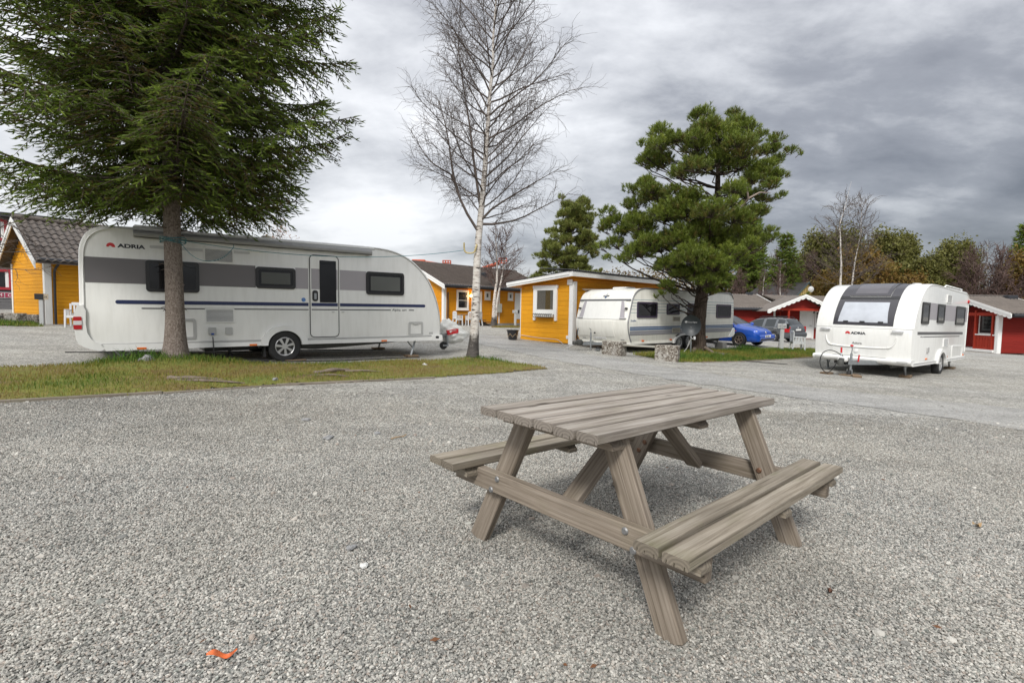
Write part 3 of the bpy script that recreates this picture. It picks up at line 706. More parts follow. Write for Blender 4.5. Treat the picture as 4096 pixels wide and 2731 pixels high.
# skirt, bumper, wheel arch
m = MB().prism([(-2.95, .355), (-.44, .36), (-.44, .44), (-3.02, .47)], -.035, 2.33); m.prism([(.46, .36), (3.62, .352), (3.62, .445), (.46, .44)], -.035, 2.33)
part('skirt', m, M_TRIM, LC)
for a, b in ((-3.02, -.44), (.47, 3.72)): part('skirt_rail', MB().box(a, b, -.022, 0, .455, .485, c=.004), M_GREYTRIM, LC)
part('corner_bumper', MB().prism(chaikin([(-2.98, .355), (-3.12, .375), (-3.30, .46), (-3.36, .60), (-3.36, 1.12), (-3.20, 1.17), (-3.215, .72), (-3.13, .53), (-2.98, .475)], 1, True), -.035, 2.33), M_TRIM, LC, 40)
part('corner_cap', MB().rrect(3.50, 3.80, .345, .49, .03, -.045, 2.345), M_TRIM, LC, 30)
part('grip_slot', MB().rrect(3.60, 3.70, .40, .46, .03, -.049, -.044), M_BLACK, LC)
arch_o = [(0+.47*math.cos(a), .36+.41*math.sin(a)) for a in np.linspace(0, math.pi, 25)]; arch_i = [(0+.335*math.cos(a), .36+.30*math.sin(a)) for a in np.linspace(math.pi, 0, 25)]
part('wheel_arch', MB().prism(arch_o+arch_i, -.075, .02), M_TRIM, LC, 30)
part('wheel_well', MB().prism([(.345*math.cos(a), .34+.32*math.sin(a)) for a in np.linspace(0, math.pi, 20)], -.006, -.003), M_BLACK, LC)
wheel(LC, (0, .05, .325), .325, .20, -1, 7)
wheel(LC, (0, 2.25, .325), .325, .20, 1, 7)
# stripes and bands
stripe(LC, -3.2, -.536, 1.54, 1.98, M_GREY1, name='colour_band'); stripe(LC, .236, .508, 1.545, 1.985, M_GREY2, name='colour_band'); stripe(LC, 1.17, 1.79, 1.547, 1.99, M_GREY2, name='colour_band')
stripe(LC, -2.80, .508, 1.178, 1.248, M_NAVY, round0=True); stripe(LC, 1.17, 3.33, 1.18, 1.25, M_NAVY, round1=True)
stripe(LC, -2.43, .508, 1.092, 1.115, M_CHAR, round0=True); stripe(LC, 1.17, 2.405, 1.094, 1.118, M_CHAR, round1=True); stripe(LC, 2.876, 3.02, 1.096, 1.12, M_CHAR, round0=True, round1=True)
stripe(LC, -2.28, -1.45, 2.19, 2.245, M_PALE, round0=True); stripe(LC, -.92, -.63, 2.20, 2.25, M_PALE, round1=True)
letters('lettering', 'Alpina', .085, LC, M_INK, (2.44, -.002, 1.085), sx=1.0); letters('lettering', '663PT', .052, LC, M_INK, (2.70, -.002, 1.087), sx=.9)
logo_mark(LC, -2.887, 2.165, .105, 0.0)
letters('lettering', 'ADRIA', .092, LC, M_INK, (-2.735, -.002, 2.168), sx=1.42, offset=.004)
# openings
van_window(LC, -2.352, -1.52, 1.405, 1.98, .06, blind=False); van_window(LC, -.536, .234, 1.53, 1.965); van_window(LC, 1.792, 2.74, 1.462, 1.992)
dr = part('door', MB().rrect(.536, 1.142, .515, 2.27, .085, -.014, .001), M_WHITE, LC, 30)
part('door_seal', MB().ring(rr(.518, 1.158, .498, 2.288, .10), rr(.534, 1.144, .514, 2.272, .085), -.018, .001), M_BLACK, dr)
part('door_frame', MB().ring(rr(.498, 1.178, .478, 2.308, .115), rr(.518, 1.158, .498, 2.288, .10), -.010, .001), M_TRIM, dr)
part('door_pane', MB().rrect(.735, 1.095, 1.262, 2.175, .015, -.022, -.013), M_GLASS, dr)
part('door_band', MB().box(.558, .733, -.017, -.013, 1.546, 1.986), M_GREY2, dr); part('door_band', MB().box(1.097, 1.128, -.017, -.013, 1.546, 1.986), M_GREY2, dr)
part('door_stripe', MB().box(.558, 1.128, -.0165, -.013, 1.179, 1.249), M_NAVY, dr); part('door_stripe', MB().box(.558, 1.128, -.0165, -.013, 1.093, 1.117), M_CHAR, dr)
hd = part('door_handle', MB().rrect(.575, .693, 1.285, 1.522, .05, -.032, -.013), M_BLACK, dr, 30); part('lock_grip', MB().rrect(.61, .66, 1.33, 1.46, .01, -.038, -.03), M_STEEL, hd)
vent(LC, -1.435, -.925, 2.0, 2.27, 10); vent(LC, -1.44, -.932, .835, 1.11, 10)
part('service_hatch', MB().ring(rr(-2.02, -1.595, .525, .915, .04), rr(-1.975, -1.64, .57, .87, .02), -.014, .001), M_GREYTRIM, LC, 30)
sk = part('power_inlet', MB().rrect(-1.395, -1.262, .61, .745, .012, -.045, .0), M_GREYTRIM, LC, 30); part('plug', MB().box(-1.35, -1.30, -.06, -.04, .60, .635), simple('blue_plug', (.01, .06, .3), .4), sk)
part('water_hatch', MB().rrect(-1.10, -.975, .598, .745, .02, -.02, 0), M_GREYTRIM, LC, 30)
sv = part('locker_hatch', MB().ring(rr(2.865, 3.26, .485, .825, .04), rr(2.915, 3.21, .53, .775, .015), -.016, .001), M_GREYTRIM, LC, 30)
part('hatch_lock', MB().rrect(2.985, 3.125, .755, .80, .012, -.022, -.014), M_GREYTRIM, sv)
part('plate', MB().rrect(3.436, 3.54, .508, .562, .004, -.006, 0), M_GREYTRIM, LC)
part('badge', MB().lathe([(0, -.006), (.042, -.006), (.045, 0)], 18, 'y', (.397, 0, 1.314)), simple('blue_badge', (.1, .22, .5), .4, var=.6, vscale=30), LC)
part('awning_light', MB().prism(chaikin([(-.69, 2.262), (-.60, 2.30), (-.43, 2.305), (-.335, 2.285), (-.35, 2.262)], 1, True), -.05, 0), M_TRIM, LC, 40)
for x in (1.02, 1.245): part('catch', MB().box(x-.03, x+.03, -.03 if x < 1.1 else -.02, -.01 if x < 1.1 else 0, 1.045, 1.062, c=.003), M_GREYTRIM, LC)
for x in (-2.447, -.609, 2.216): part('side_marker', MB().rrect(x-.07, x+.07, .366, .40, .006, -.045, -.03), M_ORANGE, LC)
# awning bag along the roof edge
aw = simple('grey_awning_vinyl', (.30, .30, .30), .55, var=.08, vscale=6, dirt=.25)
P = chaikin([(-.015, 2.49), (-.075, 2.485), (-.115, 2.43), (-.10, 2.375), (-.05, 2.36), (-.01, 2.375)], 2, True)
part('awning', MB().prism(P, -2.513, 1.90, 'x'), aw, LC, 60)
part('awning_hem', MB().tube([(x, -.085, 2.372+.006*math.sin(x*9)) for x in np.linspace(-2.5, 1.9, 60)], .012, 5), M_CHAR, LC)
part('awning_rail', MB().box(-2.75, 2.0, -.012, 0, 2.495, 2.515), M_GREYTRIM, LC)
part('roof_hatch', MB().box(-2.5, -2.0, .3, .9, 2.55, 2.63, c=.03), M_TRIM, LC, 40)
part('roof_vent', MB().lathe([(0, 2.66), (.09, 2.655), (.12, 2.62), (.12, 2.55)], 16, 'z', (-.2, .5, 0)), simple('cream_plastic', (.55, .5, .36), .4), LC, 40)
# tail lamp
tl = part('tail_lamp', MB().rrect(-3.372, -3.262, .74, .955, .015, -.045, .06), M_RED, LC, 30)
part('lens', MB().rrect(-3.372, -3.262, .815, .885, .005, -.048, -.04), M_CLEAR, tl)
# chassis, jacks, drawbar
m = MB().prism([(.35, .25), (.35, .37), (3.0, .37), (2.4, .30), (.7, .22)], .25, .29); m.prism([(.35, .25), (.35, .37), (3.0, .37), (2.4, .30), (.7, .22)], 2.0, 2.04)
part('chassis_beam', m, M_DARKSTEEL, LC)
part('axle', MB().tube([(0, .2, .325), (0, 2.1, .325)], .05, 10), M_DARKSTEEL, LC)
part('underfloor_box', MB().box(-1.4, -.4, .5, 1.8, .24, .37, c=.02), M_BLACK, LC); part('mud_flap', MB().box(-.40, -.36, .03, .22, .12, .37), M_RUBBER, LC)
part('drain_pipe', MB().tube([(-.98, .3, .36), (-.98, .3, .22), (-.98, .2, .19)], .035, 8), M_BLACK, LC)
jack(LC, 3.0, .12, .36, -.03, -.11); jack(LC, 3.0, 2.1, .36, -.03, -.11); jack(LC, -2.66, .12, .36, .13, .17); jack(LC, -2.62, 2.1, .36, .05, .17)
m = MB()
for s in (-1, 1): m.add([(3.7, 1.15+s*.55, .36), (3.7, 1.15+s*.55, .46), (4.75, 1.15+s*.04, .46), (4.75, 1.15+s*.04, .36), (3.7, 1.15+s*.49, .36), (3.7, 1.15+s*.49, .46), (4.75, 1.15-s*.02, .46), (4.75, 1.15-s*.02, .36)], [(0, 1, 2, 3), (4, 5, 6, 7), (1, 2, 6, 5), (0, 3, 7, 4)])
part('drawbar', m, M_STEEL, LC)
jw = sub('jockey_wheel', LC, (4.42, .95, .13)); part('tyre', MB().lathe([(.03, -.035), (.10, -.04), (.115, 0), (.10, .04), (.03, .035)], 20, 'y'), M_RUBBER, jw, 35); part('fork', MB().box(-.02, .12, -.06, -.045, -.02, .02).box(.09, .13, -.06, .06, -.02, .26), M_STEEL, jw)
# blocks and cables under it
def ground_block(label, loc, yaw, sx, sy, sz, mat=None, group=None, name='wood_block'):
    o = part(name, MB().box(-sx/2, sx/2, -sy/2, sy/2, 0, sz, c=.006), mat or M_BLOCKWOOD); o.location = loc; o.rotation_euler = (0, 0, yaw); return tag(o, label, 'block', group)
def LCw(x, y): 
    c, s = math.cos(.6695), math.sin(.6695); return (-4.788+x*c-y*s, 10.769+x*s+y*c)
for (x, y, lab) in ((3.0, .12, 'flat wood block under the near front jack of the long caravan'), (3.0, 2.1, 'flat wood block under the far front jack of the long caravan')):
    p = gxy(*LCw(x, y)); ground_block(lab, p-Vector((0, 0, .01)), .7, .30, .24, .06)
p = gxy(*LCw(.2, -.05)); ground_block('thin plank lying beside the wheel of the long caravan', p, .75, .42, .12, .025, name='plank')
# hitch cover
HCV = Mat('white_hitch_vinyl'); HCV.b.inputs['Base Color'].default_value = (.70, .70, .67, 1); HCV.b.inputs['Roughness'].default_value = .5
_v = HCV.coords((1, 1, 1)); _n4 = HCV.n('ShaderNodeTexNoise', Scale=4.0, Detail=2.0, Distortion=.6); HCV.l(_v, _n4.inputs['Vector']); HCV.bump(_n4.outputs[0], .5, .05); HCV = HCV.m
hc = thing('hitch_cover', 'white vinyl hitch cover with a red label over the long caravan drawbar', 'cover', Vector((*LCw(4.75, 1.15), 0))+Vector((0, 0, gz(*LCw(4.75, 1.15)))), .6695)
bm = bmesh.new(); bmesh.ops.create_icosphere(bm, subdivisions=4, radius=1.0)
for v in bm.verts:
    x, y, z = v.co; a = math.atan2(z, x)
    r = 1.0
    # stubby hood: tall back, long nose forward and down
    X_ = .38*x+.10; Z_ = .30*z+.52
    if z > 0: X_ -= .20*z; Z_ += .10*z*(1 if x < .3 else .3)
    if x > .2 and z < .5: X_ += .16*x*(1-abs(z)); Z_ -= .05*x
    Y_ = .17*y*(1-.25*max(0, z))
    k = .022*math.sin(9*x+5*z+2*y)+.016*math.sin(14*z-6*x+3*y)+.012*math.sin(23*x+11*z)
    v.co = (X_+k*x, Y_*(1+.9*k/.03*.25)-abs(k)*.6*(1 if y < 0 else -1), Z_+k*z)
me = bpy.data.meshes.new('cover'); bm.to_mesh(me); bm.free(); me.shade_smooth(); part('cover', me, HCV, hc)
pl = part('label_panel', MB().prism([(-.21, .60), (-.17, .47), (.16, .53), (.17, .66)], -.188, -.14), M_LOGORED, hc)
letters('label_lettering', 'CAMPING', .058, hc, M_PALE, (-.11, -.190, .557), (math.pi/2, -.17, 0), sx=.82)
# ---------------------------------------------------------------- caravan on the right
RC = thing('caravan', 'white caravan with dark panoramic front window and a silver hitch, parked alone on gravel', 'caravan', (10.412, 13.311, .013), .6859, None, -.0121, .0139)
WR = 2.30
fp_ = [(0.0, 0.0), (-.05, .30), (-.085, .62), (-.085, .90), (-.02, 1.15), (.07, 1.34), (.30, 1.65), (.58, 1.90), (.96, 2.09), (1.40, 2.175), (2.0, 2.185)]
fp_ = chaikin(fp_, 2)
prof = [(.10, -.05)] + fp_ + [(4.5, 2.185), (6.05, 2.17), (6.28, 2.12), (6.40, 1.98), (6.44, 1.6), (6.45, .3), (6.40, .02)]
part('body', shell(prof, 0.0, WR, .035), M_WHITE, RC, 30)
rl = [(p[0]+.055, p[1]) for p in fp_ if p[1] > .9]+[(4.5, 2.15), (6.0, 2.135), (6.24, 2.09), (6.36, 1.96), (6.40, 1.6), (6.40, .2)]
part('edge_rail', MB().tube([(p[0], -.003, p[1]-.02) for p in rl], .014, 6), M_TRIM, RC, 60)
part('edge_rail', MB().tube([(p[0], WR+.003, p[1]-.02) for p in rl], .014, 6), M_TRIM, RC, 60)
def front_patch(z0, z1, y0, y1, off, back=.003, xmax=None, y0b=None, y1b=None):
    """panel that follows the front curve between two heights (z1 may be an x when it runs onto the roof)"""
    P = [p for p in fp_ if z0 < p[1] < z1 and (xmax is None or p[0] < xmax)]
    def at(z):
        for a, b in zip(fp_[:-1], fp_[1:]):
            if a[1] <= z <= b[1] and b[1] > a[1]:
                t = (z-a[1])/(b[1]-a[1]); return (a[0]+(b[0]-a[0])*t, z)
        return fp_[-1]
    P = [at(z0)]+P+([at(z1)] if xmax is None else [])
    m = MB(); n = len(P); y0b = y0 if y0b is None else y0b; y1b = y1 if y1b is None else y1b
    for i, p in enumerate(P):
        a, b = P[max(i-1, 0)], P[min(i+1, n-1)]; tx, tz = b[0]-a[0], b[1]-a[1]; L = math.hypot(tx, tz) or 1; nx_, nz_ = -tz/L, tx/L
        t = i/(n-1); ya, yb = y0+(y0b-y0)*t, y1+(y1b-y1)*t
        for o_ in (off, -back):
            for y in (ya, yb): m.v.append((p[0]+nx_*o_, y, p[1]+nz_*o_))
    for i in range(n-1):
        a = i*4; m.f += [(a, a+1, a+5, a+4), (a+2, a+6, a+7, a+3), (a, a+4, a+6, a+2), (a+1, a+3, a+7, a+5)]
    m.f += [(0, 2, 3, 1), ((n-1)*4, (n-1)*4+1, (n-1)*4+3, (n-1)*4+2)]
    return m
M_SMOKE = simple('smoked_acrylic', (.045, .043, .05), .16, var=.1, spec=.5); M_SMOKE2 = simple('smoked_skylight', (.10, .095, .105), .12, var=.15, vscale=4, stretch=(.5, .5, 4))
fw = part('front_window', front_patch(.965, 1.68, .43, 1.86, .012), M_SMOKE, RC, 30)
part('sunscreen', front_patch(1.045, 1.60, .56, 1.75, .0155, .001, None, .62, 1.70), simple('silver_screen', (.44, .465, .51), .4, var=.12, vscale=3, bump=.5, bscale=5), fw, 30)
for yy in (.72, 1.15, 1.55): part('catch', front_patch(1.03, 1.075, yy-.06, yy+.06, .024), M_BLACK, fw)
part('window_rail', front_patch(1.69, 1.76, .43, 1.86, .016), M_BLACK, RC, 30)
for a, b in ((.43, .655), (1.635, 1.86)): part('front_panel', front_patch(1.77, 3, a, b, .012, xmax=1.95), M_SMOKE, RC, 30)
sk = part('skylight', front_patch(1.78, 3, .665, 1.625, .03, xmax=2.0), M_SMOKE, RC, 30); part('skylight_pane', front_patch(1.83, 3, .76, 1.53, .034, xmax=1.9), M_SMOKE2, sk, 30)
# front locker, skirt, handles
lk = part('locker_lid', front_patch(.12, .885, .55, 1.83, .010, .002, None, .44, 1.84), M_WHITE, RC, 30)
part('lid_crease', MB().tube(chaikin([(-.078, 2.02, .66), (-.078, 1.98, .46), (-.074, 1.86, .36), (-.070, .52, .36), (-.074, .40, .43), (-.078, .33, .66)], 2), .020, 8), M_WHITE, lk, 60)
part('lid_gap', front_patch(.887, .90, .44, 1.84, .011), M_GREYTRIM, lk); part('lid_gap', front_patch(.108, .119, .55, 1.83, .011), M_GREYTRIM, lk)
part('lid_lock', MB().lathe([(0, -.075), (.05, -.072), (.055, -.06)], 14, 'x', (0, 1.24, .26)), M_TRIM, lk)
part('front_seam', front_patch(.893, .902, .0, .43, .006), M_GREYTRIM, RC); part('front_seam', front_patch(.893, .902, 1.85, WR, .006), M_GREYTRIM, RC)
for y in (.30, 2.02): part('grab_handle', MB().box(-.16, -.12, y-.13, y+.13, .80, .86, c=.012), simple('satin_aluminium', (.75, .75, .76), .3, metal=.6), RC, 40)
part('front_skirt', MB().prism(chaikin([(-.10, 0), (-.11, .07), (-.06, .10), (.30, .10), (.30, -.06), (-.02, -.06)], 1, True), -.02, WR+.02), M_TRIM, RC, 40)
for y in (.16, WR-.16): part('skirt_vent', MB().box(-.125, -.10, y-.12, y+.12, .0, .06, c=.01), M_GREYTRIM, RC)
def on_front(p): return p
logo_o = logo_mark(RC, 0, 0, .10, 0.0); logo_o.location = (-.102, 1.515, .715); logo_o.rotation_euler = (0, 0, -math.pi/2)
letters('lettering', 'ADRIA', .092, RC, M_INK, (-.098, 1.385, .712), (math.pi/2, 0, -math.pi/2), sx=1.28, offset=.004)
letters('lettering', 'Adora', .088, RC, M_CHAR, (-.086, 1.345, .44), (math.pi/2, 0, -math.pi/2), sx=1.05)
# right-hand side
for a, b, c_, d in ((.62, 1.36, 1.06, 1.645), (2.29, 3.11, 1.105, 1.65), (4.62, 5.90, 1.07, 1.665)): van_window(RC, a, b, c_, d, .05, .03, .075, blind=False)
stripe(RC, 1.37, 6.36, 1.185, 1.655, M_GREY2, name='colour_band')
stripe(RC, .39, 5.90, .765, .845, M_CHAR); stripe(RC, .98, 5.46, .695, .72, M_CHAR); stripe(RC, .71, .80, .695, .72, M_CHAR)
letters('lettering', 'Adora', .05, RC, M_CHAR, (.82, -.002, .693), sx=.9)
vent(RC, 3.32, 3.93, 1.72, 1.97, 9); vent(RC, 3.32, 3.93, .39, .65, 9)
part('locker_hatch', MB().ring(rr(4.5, 6.05, .01, .42, .03), rr(4.56, 5.99, .06, .37, .02), -.014, .001), M_TRIM, RC, 30)
part('inlet_cover', MB().rrect(1.44, 1.64, .265, .41, .01, -.03, 0), M_GREYTRIM, RC)
part('skirt', MB().prism([(.1, -.07), (2.55, -.07), (2.55, .0), (.1, .02)], -.03, WR+.03).prism([(3.6, -.07), (6.4, -.05), (6.4, .03), (3.6, .0)], -.03, WR+.03), M_TRIM, RC)
part('skirt_rail', MB().box(.1, 2.5, -.04, -.03, -.01, .01).box(3.65, 6.4, -.04, -.03, -.01, .01), M_GREYTRIM, RC)
ao = [(3.08+.55*math.cos(a), -.08+.42*math.sin(a)) for a in np.linspace(0, math.pi, 25)]; ai = [(3.08+.40*math.cos(a), -.08+.32*math.sin(a)) for a in np.linspace(math.pi, 0, 25)]
part('wheel_arch', MB().prism(ao+ai, -.07, .02), M_TRIM, RC, 30); part('wheel_well', MB().prism([(3.08+.41*math.cos(a), -.09+.33*math.sin(a)) for a in np.linspace(0, math.pi, 20)], -.006, -.003), M_BLACK, RC)
wheel(RC, (3.08, .055, -.115), .325, .20, -1, 5, style='double'); wheel(RC, (3.08, WR-.055, -.115), .325, .20, 1, 5, style='double')
for x, z in ((1.46, .092), (3.86, .083), (6.2, .08)): part('side_marker', MB().rrect(x-.08, x+.08, z-.02, z+.02, .006, -.02, 0), M_ORANGE, RC)
part('marker_lamp', MB().lathe([(0, -.05), (.05, -.045), (.06, 0)], 12, 'y', (6.28, 0, 1.86)), M_RED, RC)
part('roof_vent', MB().lathe([(0, 2.27), (.10, 2.265), (.14, 2.23), (.14, 2.17)], 16, 'z', (2.6, .6, 0)), M_TRIM, RC, 40)
part('roof_rail', MB().tube([(3.6, .15, 2.18), (3.7, .12, 2.26), (5.9, .12, 2.25), (6.0, .15, 2.17)], .02, 6), M_TRIM, RC, 60)
# chassis, hitch
part('axle', MB().tube([(3.08, .2, -.115), (3.08, WR-.2, -.115)], .05, 10), M_DARKSTEEL, RC)
part('chassis_beam', MB().box(.2, 5.8, .45, .50, -.16, -.06).box(.2, 5.8, WR-.5, WR-.45, -.16, -.06), M_DARKSTEEL, RC)
jack(RC, .5, .21, -.06, -.36, .14); jack(RC, .5, WR-.21, -.06, -.36, .14); jack(RC, 5.6, .21, -.06, -.40, .14)
m = MB()
for s in (-1, 1): m.add([(.15, 1.15+s*.52, -.09), (.15, 1.15+s*.52, .02), (-1.05, 1.15+s*.05, .02), (-1.05, 1.15+s*.05, -.09), (.15, 1.15+s*.46, -.09), (.15, 1.15+s*.46, .02), (-1.05, 1.15-s*.01, .02), (-1.05, 1.15-s*.01, -.09)], [(0, 1, 2, 3), (4, 5, 6, 7), (1, 2, 6, 5), (0, 3, 7, 4)])
m.add([(-.2, .85, .025), (-.2, 1.45, .025), (-1.0, 1.2, .025), (-1.0, 1.1, .025)], [(0, 1, 2, 3)])
part('drawbar', m, M_STEEL, RC)
ht = part('hitch', MB().box(-1.45, -1.0, 1.09, 1.21, -.02, .10, c=.02).lathe([(0, .06), (.06, .05), (.08, 0), (.07, -.08), (0, -.09)], 12, 'z', (-1.45, 1.15, .0)), M_DARKSTEEL, RC, 40)
part('stabiliser', MB().box(-1.38, -1.22, 1.04, 1.26, .0, .14, c=.03), M_TRIM, ht, 40)
m = MB().tube([(-1.1, 1.24, .05), (-1.12, 1.26, .14), (-1.05, 1.27, .22), (-1.06, 1.28, .30)], .018, 6); part('brake_lever', m, M_STEEL, RC, 60)
part('lever_grip', MB().tube([(-1.055, 1.277, .22), (-1.06, 1.28, .36)], .024, 8), M_LOGORED, RC)
m = MB().tube([(-.85, 1.10, -.25), (-.85, 1.10, .21)], .03, 8).tube([(-.85, 1.10, .21), (-.85, 1.09, .32), (-.87, 1.10, .39)], .012, 6); part('jockey_post', m, M_STEEL, RC, 60)
part('post_grip', MB().lathe([(0, .445), (.035, .435), (.04, .40), (0, .38)], 10, 'z', (-.87, 1.10, 0)), M_LOGORED, RC, 40)
part('clamp_grip', MB().tube([(-.80, .95, .0), (-.82, .93, .18)], .02, 6), M_LOGORED, RC)
jw = sub('jockey_wheel', RC, (-.90, 1.10, -.335)); part('tyre', MB().lathe([(.03, -.035), (.085, -.045), (.10, 0), (.085, .045), (.03, .035)], 20, 'y'), M_RUBBER, jw, 35); part('fork', MB().box(-.02, .03, -.065, -.05, -.02, .12).box(-.02, .03, .05, .065, -.02, .12), M_STEEL, jw)
part('cable', MB().tube(chaikin([(-1.0, 1.2, .1), (-1.2, 1.45, .30), (-1.4, 1.62, .22), (-1.45, 1.66, -.1), (-1.4, 1.5, -.36), (-1.3, 1.38, -.25), (-1.2, 1.3, 0)], 3), .012, 6), M_BLACK, RC, 60)
_cR, _sR = math.cos(.6859), math.sin(.6859)
def RCw(x, y): return (10.412+x*_cR-y*_sR, 13.311+x*_sR+y*_cR)
for x, y, yaw, sx, sy, sz, lab in ((.5, .21, .75, .34, .24, .07, 'flat wood block under the front jack of the lone caravan'), (-1.15, .86, 1.1, .30, .20, .05, 'small loose board lying right beside the jockey wheel of the lone caravan'),
                                   (-.9, 1.12, .5, .50, .26, .035, 'board under the jockey wheel of the lone caravan'), (-1.2, 1.55, .6, .30, .22, .05, 'dark wood block under the hanging plug of the lone caravan'), (5.6, .21, .7, .34, .26, .06, 'flat wood block under the rear jack of the lone caravan')):
    p = gxy(*RCw(x, y)); ground_block(lab, p, yaw, sx, sy, sz)
# ================================================================ older caravan beside the shed
HB = thing('caravan', 'older cream caravan with blue and grey side stripes parked against the yellow shed', 'caravan', (3.87, 16.923, -.067), .7061, None, .0085, -.0016)
WH, HL, HR = 2.30, 7.14, 2.12
fh = chaikin([(.10, .31), (.03, .42), (-.08, .70), (-.10, 1.0), (-.06, 1.10), (.09, 1.62), (.13, 1.76), (.25, 1.93), (.47, 2.07), (.80, 2.12)], 2)
prof = [(.3, .28)] + fh + [(3, 2.14), (6.7, 2.13), (6.98, 2.06), (7.10, 1.90), (7.15, 1.3), (7.10, .42), (6.7, .30)]
part('body', shell(prof, 0, WH, .03), M_WHITE2, HB, 30)
M_HGREY = simple('mid_grey_band', (.24, .24, .26), .45, var=.05, dirt=.2); M_HBLUE = simple('faded_blue_stripe', (.045, .10, .21), .45, var=.1); M_TEAL = simple('thin_teal_line', (.12, .25, .30), .5)
rl = [(p[0]+.02, p[1]) for p in fh]+[(3, 2.115), (6.65, 2.105), (6.92, 2.03), (7.04, 1.88)]
part('edge_rail', MB().tube([(p[0], -.004, p[1]) for p in rl], .022, 6), simple('grey_edge_rail', (.20, .20, .21), .5, metal=.3), HB, 60)
part('roof_band', MB().prism([(.75, 2.10), (6.7, 2.10), (6.95, 2.03), (6.98, 2.05), (6.72, 2.14), (.9, 2.14)], -.012, .0), M_HGREY, HB)
for z in (1.725, 1.612, 1.51, 1.405, 1.29): stripe(HB, .12 if z > 1.5 else 0.04, 7.10, z-.007, z+.007, M_TEAL, lift=.002, name='pin_stripe')
stripe(HB, .03, 7.12, .775, .822, M_HBLUE); stripe(HB, .03, 7.12, .705, .758, M_HBLUE); stripe(HB, .03, 7.12, .55, .688, M_HGREY, name='colour_band')
stripe(HB, .03, 7.12, .53, .545, M_CHAR); stripe(HB, .03, 7.12, .90, .905, M_GREYTRIM, lift=.002, name='pin_stripe')
M_PURPLE = simple('plum_window_frame', (.045, .032, .06), .4, var=.1)
for a, b, c_, d in ((.39, 1.55, 1.12, 1.66), (2.15, 2.96, 1.225, 1.622), (3.52, 4.86, 1.115, 1.65), (5.66, 6.84, 1.10, 1.645)): van_window(HB, a, b, c_, d, .05, .035, .06, False, M_PURPLE)
vent(HB, 2.555, 3.02, .995, 1.155, 6, m=simple('beige_vent', (.52, .48, .38), .5)); vent(HB, 2.54, 3.035, .575, .745, 7, m=bpy.data.materials['beige_vent'])
letters('lettering', 'Excellent', .10, HB, M_HBLUE, (.06, -.003, .995), sx=.85, shear=.3)
letters('lettering', 'exclusiv', .05, HB, M_PALE, (3.1, -.005, .60), sx=1.1, shear=.3)
for a, b in ((.05, 2.62), (3.95, 6.7)): part('skirt', MB().prism([(a, .24 if a < 1 else .27), (b, .22 if a < 1 else .30), (b, .30), (a, .30)], -.02, WH+.02), M_WHITE2, HB)
ao = [(3.30+.72*math.cos(a), .20+.34*math.sin(a)) for a in np.linspace(0, math.pi, 25)]; ai = [(3.30+.64*math.cos(a), .20+.28*math.sin(a)) for a in np.linspace(math.pi, 0, 25)]
part('wheel_arch', MB().prism(ao+ai, -.07, .02), M_TRIM, HB, 30); part('wheel_well', MB().prism([(3.30+.65*math.cos(a), .18+.29*math.sin(a)) for a in np.linspace(0, math.pi, 20)], -.006, -.003), M_BLACK, HB)
M_HUB = simple('silver_hub_cap', (.42, .42, .42), .4, metal=.5, var=.1)
for x in (2.98, 3.62):
    wheel(HB, (x, .035, .235), .285, .18, -1, 10, M_HUB, .64, 'hub'); wheel(HB, (x, WH-.035, .235), .285, .18, 1, 10, M_HUB, .64, 'hub')
for x, z in ((.75, .34), (2.45, .33), (4.95, .36)): part('side_marker', MB().rrect(x-.06, x+.06, z-.022, z+.022, .006, -.035, -.015), M_ORANGE, HB)
part('corner_bumper', MB().prism(chaikin([(6.72, .28), (7.18, .36), (7.18, .66), (7.08, .70), (6.82, .40)], 1, True), -.05, WH+.05), M_TRIM, HB, 40)
_fp_keep = fp_; fp_ = fh
part('window_cover', front_patch(1.06, 1.68, .22, 2.08, .02), simple('white_storm_cover', (.70, .70, .67), .45, var=.03, dirt=.12), HB, 30)
part('cover_rail', front_patch(1.685, 1.735, .03, WH-.03, .03), M_CHAR, HB, 30)
for (a, b, c_, d) in ((.10, .32, .30, .40), (2.20, 1.98, 2.03, 1.93)):
    part('cover_strut', front_patch(1.06, 1.67, min(a, b), max(a, b), .024, .001, None, min(c_, d), max(c_, d)), M_GREY2, HB)
    part('strut_bracket', front_patch(1.075, 1.105, min(a, b)-.02, max(a, b)+.02, .05), M_GREYTRIM, HB)
for y in (.13, 2.17): part('front_marker', MB().box(-.06, .03, y-.04, y+.04, 1.40, 1.46, c=.012), M_BLACK, HB)
lk = part('locker_lid', front_patch(.47, 1.01, .60, 2.17, .014), M_WHITE2, HB, 30)
part('lid_lock', MB().box(-.12, -.08, 1.36, 1.42, .55, .60, c=.01), M_BLACK, lk)
part('name_plate', front_patch(.36, .44, .98, 1.55, .012), M_TRIM, HB)
letters('lettering', 'HOBBY', .085, HB, M_PALE, (.022, 1.53, .365), (math.pi/2, 0, -math.pi/2), sx=1.35, ext=.006)
for y in (.3, 2.0): part('step_recess', front_patch(.35, .40, y-.08, y+.08, .006), M_GREYTRIM, HB)
em = part('emblem', front_patch(1.835, 1.885, 1.02, 1.28, .006, .001), M_CHAR, HB); part('emblem_peak', front_patch(1.885, 1.97, 1.10, 1.20, .006, .001, None, 1.148, 1.152), M_GREYTRIM, em); part('emblem_tip', front_patch(1.78, 1.835, 1.14, 1.16, .006, .001, None, 1.08, 1.22), M_HBLUE, em)
letters('emblem_lettering', 'HOBBY', .05, HB, M_PALE, (.135, 1.26, 1.84), (math.pi/2-.75, 0, -math.pi/2), sx=1.2)
fp_ = _fp_keep
